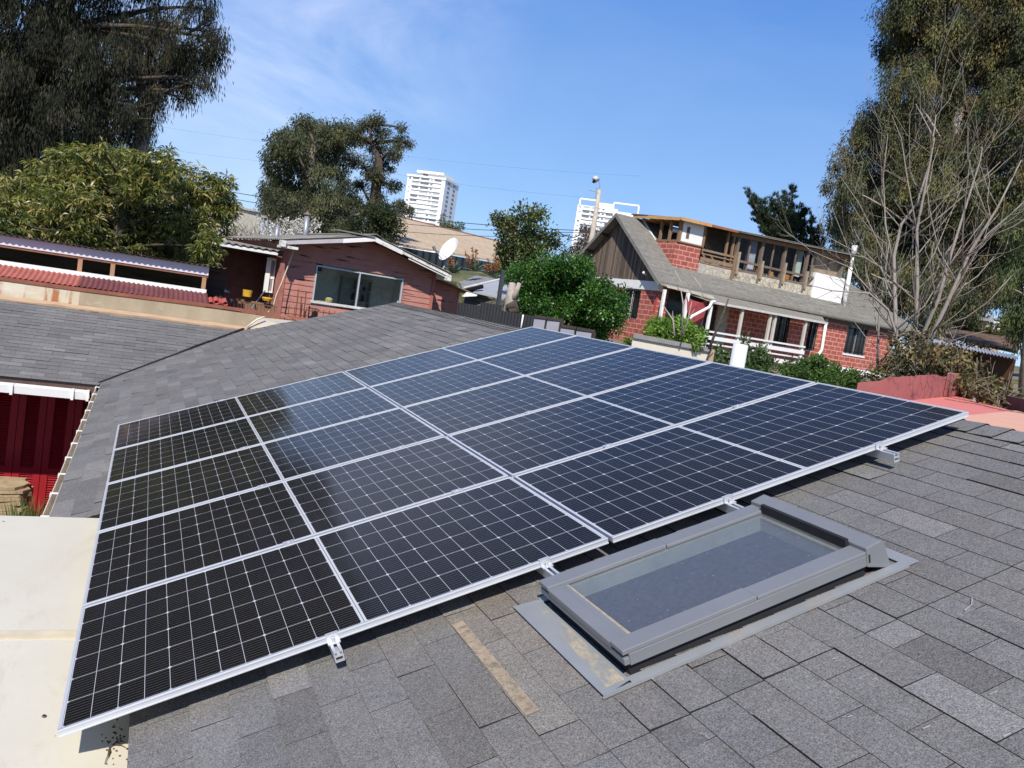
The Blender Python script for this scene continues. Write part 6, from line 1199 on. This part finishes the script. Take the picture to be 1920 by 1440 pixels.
# ================================================================== RIGHT SIDE: pink roof and wall, creeper, bare tree, shed
ZP = 4.2
pr_ = thing('pink_flat_roof', 'flat salmon pink and peach painted roof just beyond our ridge on the right', 'flat roof', atZ(1860, 790, ZP)); pr_.location = (0, 0, 0)
zz_ = lambda x, y, z=ZP: atZ(x, y, z)
PKC = M('salmon_paint', (.62, .20, .165), .8, .2, 0, .05, 2, 0, (.52, .17, .14), 3, (.6, .8)); PCH = M('peach_paint', (.66, .36, .25), .8, .2, 0, .05, 2, 0, (.56, .27, .2), 1.2, (.6, .75))
w_a, w_b, w_c = zz_(1600, 762), zz_(1790, 742), zz_(1990, 795)
bl_, br_ = zz_(1790, 782), zz_(1995, 761)
m = MB(); n0, n1 = np.array([4.75, bl_[1] + .1, ZP + .005]), np.array([4.75, -6, ZP + .005]); m.prism([n0, n1, np.array([14, -6, ZP + .005]), br_ + [0, 0, .005], bl_ + [0, 0, .005]], (0, 0, -.004)); m.build('peach_roof', PCH, pr_)
m = MB(); m.prism([np.array([4.75, -6, ZP]), np.array([14, -6, ZP]), w_c, w_b + vd(1790, .3), w_a + vd(1700, .3), np.array([4.75, 9, ZP])], (0, 0, -.2)); m.build('salmon_roof', PKC, pr_)
m = MB(); pts = [zz_(1772, 748, ZP + .012), zz_(1800, 753, ZP + .012), zz_(1830, 757, ZP + .012), zz_(1880, 769, ZP + .012), zz_(1930, 776, ZP + .012)]
for a, c in zip(pts, pts[1:]):
    for k in range(6): t0, t1 = k / 6, (k + random.uniform(.3, .9)) / 6; m.bar(a + (c - a) * t0, a + (c - a) * t1, .035, .006)
m.build('crack_line', M('dark_crack', (.05, .03, .025), .95), pr_)
m = MB(); m.prism([np.array([4.72, 9, ZP - .25]), np.array([4.72, -6, ZP - .25]), np.array([4.72, -6, 2]), np.array([4.72, 9, 2])], (.2, 0, 0)); m.build('wall', M('pink_wall', (.45, .15, .13), .85), pr_)
pk = thing('pink_parapet_wall', 'weathered pink rendered wall with dry creeper roots behind the solar array', 'wall', w_b); pk.location = (0, 0, 0)
t = NT('pink_render'); mpw = t.n('ShaderNodeMapping'); mpw.inputs['Scale'].default_value = (.26, 1.0, 1.0); t.l(t.uv(), mpw.inputs['Vector']); WV = mpw.outputs['Vector']
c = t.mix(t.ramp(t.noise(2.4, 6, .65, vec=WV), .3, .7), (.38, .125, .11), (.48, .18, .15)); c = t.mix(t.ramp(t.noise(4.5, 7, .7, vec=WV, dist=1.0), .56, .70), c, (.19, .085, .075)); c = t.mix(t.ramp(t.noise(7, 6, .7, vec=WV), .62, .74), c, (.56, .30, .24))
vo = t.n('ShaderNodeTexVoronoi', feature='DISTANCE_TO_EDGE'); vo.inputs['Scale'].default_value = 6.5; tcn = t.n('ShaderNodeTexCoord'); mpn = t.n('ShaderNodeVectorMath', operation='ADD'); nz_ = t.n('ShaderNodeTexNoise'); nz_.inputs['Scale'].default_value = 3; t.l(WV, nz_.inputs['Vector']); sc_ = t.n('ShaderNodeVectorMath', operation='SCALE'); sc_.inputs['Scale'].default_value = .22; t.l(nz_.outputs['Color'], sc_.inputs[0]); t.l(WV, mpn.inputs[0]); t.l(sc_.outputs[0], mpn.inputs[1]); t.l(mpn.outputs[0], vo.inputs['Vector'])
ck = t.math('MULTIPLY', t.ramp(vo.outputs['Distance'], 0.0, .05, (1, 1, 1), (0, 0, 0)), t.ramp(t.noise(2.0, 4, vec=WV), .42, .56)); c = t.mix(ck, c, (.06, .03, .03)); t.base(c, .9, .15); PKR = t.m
def wl(px, py, base):      # point above plan point `base` seen at pixel row py
    D = math.hypot(*(base[:2] - CAM[:2])); return np.array([base[0], base[1], dep(px, py, D)[2]])
m = MB(); up0, up1, up2 = wl(1600, 717, w_a), wl(1740, 702, w_a + (w_b - w_a) * .72), w_a + (w_b - w_a) * .8
hA, hB = wl(1605, 716, w_a)[2], wl(1760, 703, w_b)[2] ; bk4 = vd(1700, .22); c0_ = zz_(1768, 744.5)
mid_ = w_a + (w_b - w_a) * .5
top = lambda p, z: np.array([p[0], p[1], z])
random.seed(41); edge = [top(w_a + (w_b - w_a) * f_, hA + (hB - hA) * f_ + .05 * math.sin(f_ * 3.1) + random.uniform(-.018, .018)) for f_ in np.linspace(0, 1, 22)]
for e0_, e1__ in zip(edge, edge[1:]): m.face([e0_ * [1, 1, 0] + [0, 0, ZP - .05], e1__ * [1, 1, 0] + [0, 0, ZP - .05], e1__, e0_]); m.face([e0_, e1__, e1__ + bk4, e0_ + bk4]); m.face([e1__ * [1, 1, 0] + [0, 0, ZP - .05] + bk4, e0_ * [1, 1, 0] + [0, 0, ZP - .05] + bk4, e0_ + bk4, e1__ + bk4])
m.face([edge[0] * [1, 1, 0] + [0, 0, ZP - .05] + bk4, edge[0] * [1, 1, 0] + [0, 0, ZP - .05], edge[0], edge[0] + bk4]); m.build('wall', PKR, pk)
m = MB(); m.prism([c0_ - vd(1780, .05), w_b - vd(1780, .04) + [.05, -.04, 0], top(w_b, hB + .09) - vd(1780, .04) + [.05, -.04, 0], top(c0_, hB + .06) - vd(1780, .05)], bk4 * 1.5); m.build('end_pier', PKR, pk, bevel=.03)
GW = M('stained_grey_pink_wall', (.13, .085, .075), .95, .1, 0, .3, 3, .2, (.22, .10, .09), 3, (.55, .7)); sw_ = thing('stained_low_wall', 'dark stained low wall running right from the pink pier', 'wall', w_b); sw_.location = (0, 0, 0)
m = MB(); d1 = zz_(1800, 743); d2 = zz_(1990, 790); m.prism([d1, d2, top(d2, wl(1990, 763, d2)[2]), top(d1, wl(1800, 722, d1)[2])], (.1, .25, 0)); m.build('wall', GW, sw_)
m = MB(); bb0 = zz_(1826, 752); m.bar(bb0, wl(1835, 733, zz_(1835, 748)), .12, .03); tag(m.build('leaning_board', M('grey_board', (.30, .27, .24), .9), None), 'short grey board leaning against the dark stained low wall', 'board')
# creeper hedge over the wall
D = 16.8
cl = pxclump([(1660, 690, 26, 18), (1690, 670, 28, 22), (1730, 660, 36, 24), (1775, 670, 36, 26), (1815, 685, 30, 22), (1700, 700, 40, 16), (1750, 695, 44, 16), (1800, 708, 36, 20), (1840, 715, 30, 18), (1870, 735, 26, 14), (1900, 748, 24, 12), (1640, 705, 20, 14), (1680, 640, 18, 14), (1720, 630, 22, 16), (1800, 660, 22, 16), (1765, 712, 20, 14), (1925, 755, 16, 10), (1830, 728, 26, 12, -1.9), (1862, 745, 26, 12, -2.1), (1895, 758, 26, 11, -2.3), (1925, 766, 22, 10, -2.5), (1805, 718, 20, 14, -1.6), (1700, 715, 24, 8, -.9), (1670, 712, 22, 8, -.6)], D, .45)
lf = clump_leaves(cl, 150, 8, .09, .075, .05, [(.075, .085, .03), (.11, .11, .038), (.05, .055, .022), (.20, .16, .06), (.14, .085, .04), (.09, .05, .03), (.30, .24, .09)], droop=.4, shell=2.2)
tw2 = MB(); random.seed(19)
for c, r in cl:
    for _ in range(9): a_ = c + unit(1)[0] * r * .9; limb(tw2, a_, a_ + unit(1)[0] * np.array([.45, .3, .4]), .006, .003, 4, .05, 3)
for x0, y0, x1, y1 in ((1655, 700, 1850, 620), (1650, 720, 1735, 640), (1700, 700, 1800, 640), (1640, 700, 1700, 610), (1760, 690, 1810, 600), (1720, 720, 1690, 630), (1800, 700, 1780, 620)): limb(tw2, q(x0, y0, D), q(x1, y1, D - .5), .016, .006, 5, .06, 5)
cv = thing('creeper_hedge', 'tangled half dry creeper with yellowing leaves piled over the pink wall', 'creeper', q(1740, 720, D)); cv.location = (0, 0, 0); P0_ = q(1740, 700, D); tw2.tube([(P0_[0], P0_[1], 2.6), P0_], .08, 6)
tw2.build('stems', BARK, cv, True, False); foliage('leaves', *lf[:5], LEAF, cv)
PP = [q(1715 + random.gauss(0, 7), random.uniform(715, 752), math.hypot(*((w_a + (w_b - w_a) * .55)[:2] - CAM[:2])) - random.uniform(.03, .15)) for _ in range(260)]; hv = foliage('hanging_creeper', PP, unit(260) + np.array([0, 0, -.8]), .06, .045, palette(260, [(.12, .13, .04), (.25, .2, .07), (.07, .08, .03)]), LEAF); tag(hv, 'small strand of creeper hanging down the face of the pink wall', 'creeper')
PP = [q(1790 - abs(random.gauss(0, 26)), random.uniform(700, 728), math.hypot(*(w_b[:2] - CAM[:2])) - random.uniform(.03, .30)) for _ in range(260)]; foliage('overhanging_leaves', PP, unit(260) + np.array([0, 0, -.6]), .07, .05, palette(260, [(.10, .11, .04), (.22, .18, .07), (.06, .07, .03), (.12, .08, .04)]), LEAF, cv)
# bare grey tree
D = 17.8; bt = thing('bare_tree', 'leafless pale grey tree with several slender stems rising from the creeper', 'tree', q(1700, 650, D)); bt.location = (0, 0, 0)
m = MB(); random.seed(23)
def branch(pts, r0, r1, lvl=0):
    P = [np.asarray(p, float) for p in pts]; n = len(P); rs = [r0 + (r1 - r0) * i / (n - 1) for i in range(n)]; m.tube(P, rs, 7 if r0 > .03 else 5)
    if lvl > 1: return
    L = sum(np.linalg.norm(P[i + 1] - P[i]) for i in range(n - 1))
    for _ in range(int(2.2 + L * (2.0 if lvl == 0 else 1.7))):
        i = random.randrange(max(0, int(n * .2)), n - 1); t = random.random(); o = P[i] + (P[i + 1] - P[i]) * t; dr = (P[i + 1] - P[i]) / np.linalg.norm(P[i + 1] - P[i]); sd_ = unit(1)[0]; sd_ -= dr * (sd_ @ dr); sd_ /= np.linalg.norm(sd_)
        ln = min(1.5, L * random.uniform(.2, .40)); dd = dr * .75 + sd_ * random.uniform(.5, 1.0); dd /= np.linalg.norm(dd); rr_ = max(.0035, (rs[i] * .42)); e1p = o + dd * ln * .45; e2p = e1p + (dd + np.array([0, 0, .35]) + unit(1)[0] * .22) * ln * .35; e3p = e2p + (dd + np.array([0, 0, .55]) + unit(1)[0] * .25) * ln * .3; branch([o, e1p, e2p, e3p], rr_, rr_ * .3, lvl + 1)
S = [([(1690, 690, 0), (1680, 640, 0), (1678, 560, .1), (1676, 480, .2), (1690, 420, .3), (1720, 380, .2), (1745, 300, .2), (1755, 215, .2)], .085, .014),
     ([(1712, 690, .2), (1715, 640, .2), (1720, 540, .1), (1719, 430, 0), (1735, 350, -.1), (1752, 260, -.2), (1717, 195, -.2)], .082, .010),
     ([(1725, 690, .1), (1733, 620, .0), (1760, 560, -.2), (1782, 480, -.2), (1810, 390, -.1), (1838, 300, 0), (1842, 275, 0)], .075, .012),
     ([(1735, 690, -.1), (1742, 640, -.2), (1775, 570, -.3), (1820, 470, -.3), (1870, 390, -.4), (1915, 300, -.4)], .09, .016),
     ([(1690, 690, -.2), (1685, 640, -.3), (1665, 580, -.4), (1630, 550, -.6), (1560, 545, -.9), (1500, 530, -1.0)], .05, .010),
     ([(1678, 560, .1), (1650, 500, 0), (1600, 470, -.3), (1545, 440, -.6)], .03, .007), ([(1676, 500, .2), (1660, 420, .3), (1656, 330, .2), (1665, 250, .1)], .04, .008),
     ([(1645, 690, .3), (1648, 600, .3), (1655, 540, .3), (1668, 450, .2)], .045, .012), ([(1776, 570, -.3), (1850, 440, .3), (1920, 380, .5)], .03, .009), ([(1676, 520, .2), (1640, 440, 0), (1610, 380, -.2), (1575, 330, -.3)], .028, .007), ([(1719, 430, 0), (1702, 340, .2), (1690, 260, .2), (1672, 215, .3)], .026, .006), ([(1670, 590, .2), (1610, 520, .2), (1580, 440, .1), (1560, 390, 0)], .026, .006), ([(1665, 580, -.4), (1590, 500, -.5), (1520, 470, -.7), (1470, 430, -.8)], .024, .005)]
for lst, r0, r1 in S: branch([q(x, y, D + dz) for x, y, dz in lst], r0 * .62, r1 * .6)
b_ = q(1712, 690, D); 
for lst, r0, r1 in S[:4]: p = q(lst[0][0], lst[0][1], D + lst[0][2]); m.tube([(p[0], p[1], gz(p[0], p[1])), p], r0, 7)
m.build('branches', M('pale_grey_bark', (.27, .24, .205), .85, .2, 0, .2, 8, .3), bt, True, False)
# metal roofed shed and tiled roofs to the right
sr = thing('metal_roofed_shed', 'dark shed with a sloping pale corrugated metal roof edge at the right', 'shed', q(1830, 690, 24)); sr.location = (0, 0, 0)
A, B = q(1742, 640, 24), q(1906, 673, 22.5); ex_ = B - A; m = MB(); m.corr(A, vd(1820, 3.0) + [0, 0, .18], ex_, 3.0, np.linalg.norm(ex_), .09, .018, .01, 5); m.build('roof', M('zinc_sheet', (.42, .44, .47), .5, .4, .3, .12, 3), sr, uv=False)
m = MB(); o3 = vd(1820, .35) + [0, 0, -.06]; o4 = vd(1820, .35); m.prism([A + o3, B + o3, (B + o4) * [1, 1, 0] + [0, 0, 2.7], (A + o4) * [1, 1, 0] + [0, 0, 2.7]], vd(1820, 2.2)); m.build('wall', M('brown_shed_wall', (.075, .04, .022), .9, .1, 0, .4, 1.0), sr)
tr2 = thing('tiled_roof_house', 'low house with a worn brown tiled roof behind the metal roofed shed', 'house', q(1840, 645, 34)); tr2.location = (0, 0, 0)
A, B = q(1768, 632, 33), q(1908, 664, 31); R0, R1 = q(1790, 622, 37), q(1912, 640, 35); m = MB(); m.prism([A, B, R1, R0], (0, 0, .1)); m.build('roof', mat_brick('worn_brown_tiles', (.15, .09, .055), (.22, .15, .09), (.05, .035, .025), .25, .3, .03, .6), tr2)
m = MB(); o4 = vd(1840, .3); m.prism([A + o4 - [0, 0, .08], B + o4 - [0, 0, .08], (B + o4) * [1, 1, 0] + [0, 0, 2.7], (A + o4) * [1, 1, 0] + [0, 0, 2.7]], vd(1840, 2)); m.build('wall', M('dark_brick_wall', (.10, .03, .022), .9), tr2)
hb = thing('beige_far_house', 'far beige house with a flat dark roof edge seen through the foliage gap', 'house', q(1840, 605, 70)); hb.location = (0, 0, 0)
A, B = q(1826, 600, 70), q(1884, 609, 72); m = MB(); m.prism([A, B, B + d * 6, A + d * 6], vd(1860, 5)); m.build('wall', M('beige_wall', (.46, .33, .23), .9), hb); m = MB(); m.prism([A + [-1, -.5, 0], q(1990, 622, 78), q(1990, 617, 78), A + [-1, -.5, .35]], vd(1860, 6)); m.build('roof', M('grey_slab_edge', (.30, .30, .30), .9), hb)
P = q(1868, 614, 68); m = MB(); k = pxm(68); m.tube([P + d * 7 * k, P + np.array([0, 0, 7 * k])], [10.5 * k, 11.5 * k], 14); m.tube([P + np.array([0, 0, 7 * k]), P + np.array([0, 0, 8.6 * k])], [12 * k, 10 * k], 14); tag(m.build('water_tank', M('tank_white', (.78, .80, .84), .5), None), 'white round water tank in front of the far beige house', 'water tank')
shrub('far_green_trees', 'mass of far green trees and scrub around the white water tank', 'trees', 56.0, [(1800, 620, 40, 18), (1760, 610, 34, 24), (1850, 632, 50, 14), (1900, 620, 30, 18), (1800, 600, 22, 12), (1930, 600, 30, 20), (1900, 592, 20, 8), (1740, 640, 40, 20)], 10, 30, .35, .3, .12, [(.10, .11, .05), (.13, .13, .06), (.07, .085, .04)], .1, LEAFD)

# ================================================================== UTILITY POLE, LAMP, WIRES
D = 42.0; up_ = thing('utility_pole', 'tall concrete utility pole with a round lamp on its mast, beside the brick gable', 'utility pole', q(1100, 500, D)); up_.location = (0, 0, 0); k = pxm(D)
Bp, Tp = q(1104, 480, D), q(1125, 356, D); Tp = np.array([Bp[0], Bp[1], Tp[2]]); m = MB(); m.tube([(Bp[0], Bp[1], gz(Bp[0], Bp[1])), Bp, Tp], [.17, .155, .10], 8); m.build('pole', M('concrete_pole', (.44, .38, .30), .9), up_, True)
X_ = lambda x, y, dd=0: q(x, y, D + dd)
m = MB(); m.tube([Tp + d * .3, X_(1125, 345), X_(1122, 336)], .02, 6); m.tube([X_(1116, 372), X_(1119, 352)], .02, 5); m.tube([X_(1104, 356), X_(1120, 360)], .02, 5); m.build('mast', STEEL, up_)
m = MB(); C_ = X_(1117, 335); m.tube([C_ + [-.02, 0, .14], C_ + [0, 0, .05], C_ + [0, 0, -.03], C_ + [0, 0, -.12], C_ + [0, 0, -.2]], [.08, .19, .20, .12, .05], 12); lm = m.build('lamp', M('lamp_silver', (.62, .62, .62), .35, .5, .3), up_, True)
m = MB(); m.tube([C_ + [-.1, -.08, -.10], C_ + [-.16, -.12, -.22]], .07, 8); m.build('lamp_sensor', BLACK, lm)
m = MB(); m.bar(X_(1086, 434), X_(1112, 436), .10, .14); m.tube([X_(1108, 430), X_(1112, 423)], .03, 6); m.tube([X_(1088, 432), X_(1090, 425)], .03, 6); m.build('crossarm', DARKW, up_)
def wire(label, pts, r=.018, sag=.0):
    m = MB(); P = [q(*p) for p in pts]; Q = []
    for a, c in zip(P, P[1:]):
        for i in range(10): t = i / 10; Q.append(a + (c - a) * t + np.array([0, 0, -4 * sag * t * (1 - t)]))
    Q.append(P[-1]); m.tube(Q, r, 5); tag(m.build('overhead_wire', M('black_cable', (.025, .025, .03), .7), None, True), label, 'wire', 'overhead wires')
wire('thick overhead cable, upper of the pair passing behind the left trees to the pole', [(380, 350, 44), (1104, 433, 42)], .017, .35)
wire('thick overhead cable, lower of the pair passing behind the left trees to the pole', [(380, 361, 44), (1096, 436, 42)], .015, .5)
wire('thin overhead wire lowest of those reaching the pole crossarm', [(380, 378, 44), (1100, 442, 42)], .012, .6)
wire('faint high wire crossing the sky near the left tree tips', [(270, 232, 60), (700, 285, 60), (1200, 330, 60)], .0035, .2)
wire('faint second high wire crossing the sky below the upper faint one', [(280, 275, 60), (700, 318, 60), (1120, 372, 42)], .0035, .2)
wire('looped slack cable hanging left of the pole crossarm', [(1048, 434, 42.2), (1068, 440, 42), (1063, 448, 42), (1070, 444, 41.9), (1088, 438, 42)], .025, .1)
wire('service drop wire slanting down from the pole towards the magnolia-like tree', [(1100, 436, 42), (1066, 452, 40), (1030, 478, 36)], .012, .1)

# ================================================================== YARD AND TERRACE BITS
# layered stone pier by the red doors
YS = 8.75; sp = thing('stacked_stone_pier', 'layered pile of flat tan stones standing in front of the red louvred doors', 'stone pile', atY(10, 960, YS)); sp.location = (0, 0, 0)
xr_ = atY(47, 940, YS)[0]; zt_s = atY(30, 912, YS)[2]; random.seed(31); z = -.1; i = 0
STN2 = M('tan_layered_stone', (.40, .30, .18), .95, .1, 0, .3, 4, .4, (.22, .16, .09), 5, (.5, .7))
while z < zt_s - .02:
    h = random.uniform(.022, .055); m = MB(); o = random.uniform(-.035, .03); pts = []
    for k in range(16):
        a = k / 16 * 6.283; pts.append((xr_ - .55 + (.56 + o + random.uniform(-.06, .05)) * max(-1, min(1, 1.25 * math.cos(a))), YS + .28 + (.28 + random.uniform(-.02, .02)) * max(-1, min(1, 1.25 * math.sin(a))), z))
    m.prism(pts, (0, 0, h - .004)); m.build('stone', STN2, sp); z += h; i += 1
D = 1; r = thing('grass_tuft', 'tuft of green weeds growing in the yard beside the tan stone pile', 'grass', atY(55, 965, 8.5)); r.location = (0, 0, 0)
PP = np.stack([RNG.uniform(xr_ - .1, xr_ + .25, 260), RNG.uniform(8.3, 8.7, 260), np.full(260, .70)], 1); dd = unit(260) * .35 + np.array([0, 0, 1.0]); foliage('blades', PP, dd, RNG.uniform(.3, .75, 260), .018, palette(260, [(.08, .13, .03), (.12, .17, .05), (.2, .2, .08)]), LEAF, r)
m = MB(); m.bb(xr_ - .6, xr_ + .5, 8.2, 8.74, -.1, .71); m.build('soil_mound', EARTH, r)
m = MB(); m.bb(-7, 0, 2.6, 10, -.12, -.04); tag(m.build('patio', CONC, None), 'concrete patio floor below the roofs', 'patio', kind='structure')
# terrace by the red house: yellow tubs, pale parasol top, low wall
tl = LH.w(-2.4, .25, 3.6)
m = MB(); A, B = q(418, 555, 18.5), q(520, 573, 18.0); m.prism([A, B, B + d * .5, A + d * .5], (0, .15, 0)); tag(m.build('terrace_curb', M('brown_terrace', (.20, .12, .08), .9), None), 'low brown terrace edge behind the terracotta gutter', 'terrace edge')
for (px, py, D, lab, fl_) in ((463, 556, 18.2, 'yellow open tub standing on the terrace edge', False), (501, 564, 18.0, 'flatter yellow tray on the terrace edge by the red boards', True)):
    P = q(px, py, D); m = MB(); r_ = .10; 
    if fl_: m.tube([P, P + [0, 0, .05], P + [0, 0, .07]], [r_ * .9, r_ * 1.15, r_ * 1.1], 12)
    else:
        n_ = 14
        for kk in range(n_):
            a0_, a1_ = 6.283 * kk / n_, 6.283 * (kk + 1) / n_; c = lambda a, rr, z: P + np.array([rr * math.cos(a), rr * math.sin(a), z])
            m.face([c(a0_, r_ * .85, 0), c(a1_, r_ * .85, 0), c(a1_, r_, .14), c(a0_, r_, .14)]); m.face([c(a1_, r_ * .8, .01), c(a0_, r_ * .8, .01), c(a0_, r_ * .94, .14), c(a1_, r_ * .94, .14)]); m.face([c(a0_, r_, .14), c(a1_, r_, .14), c(a1_, r_ * .94, .14), c(a0_, r_ * .94, .14)])
        m.face([P + np.array([r_ * .8 * math.cos(6.283 * kk / n_), r_ * .8 * math.sin(6.283 * kk / n_), .012]) for kk in range(n_)])
    tag(m.build('yellow_tub', M('yellow_plastic', (.62, .36, .03), .5), None), lab, 'tub', 'yellow tubs')
P = q(416, 543, 18.0); m = MB(); n_ = 12
m.tube([P + [0, 0, -.035], P + [0, 0, -.02], P + [0, 0, .02]], [.16, .155, .02], 12); m.tube([P + d * .6, P], .012, 6); tag(m.build('birdbath', M('pale_stone_dish', (.42, .38, .32), .9), None), 'small pale round table top on a thin stem, at the end of the corrugated house', 'small table')
m = MB()
for kk in range(15): x = 428 + kk * 6.2; m.bar(q(x, 560 + (x - 428) * .16, 17.6), q(x - 1, 575 + (x - 428) * .16, 17.6), .012)
m.bar(q(426, 561, 17.6), q(520, 576, 17.6), .018); tag(m.build('terrace_railing', RUST, None), 'low thin iron railing along the terrace edge', 'railing')
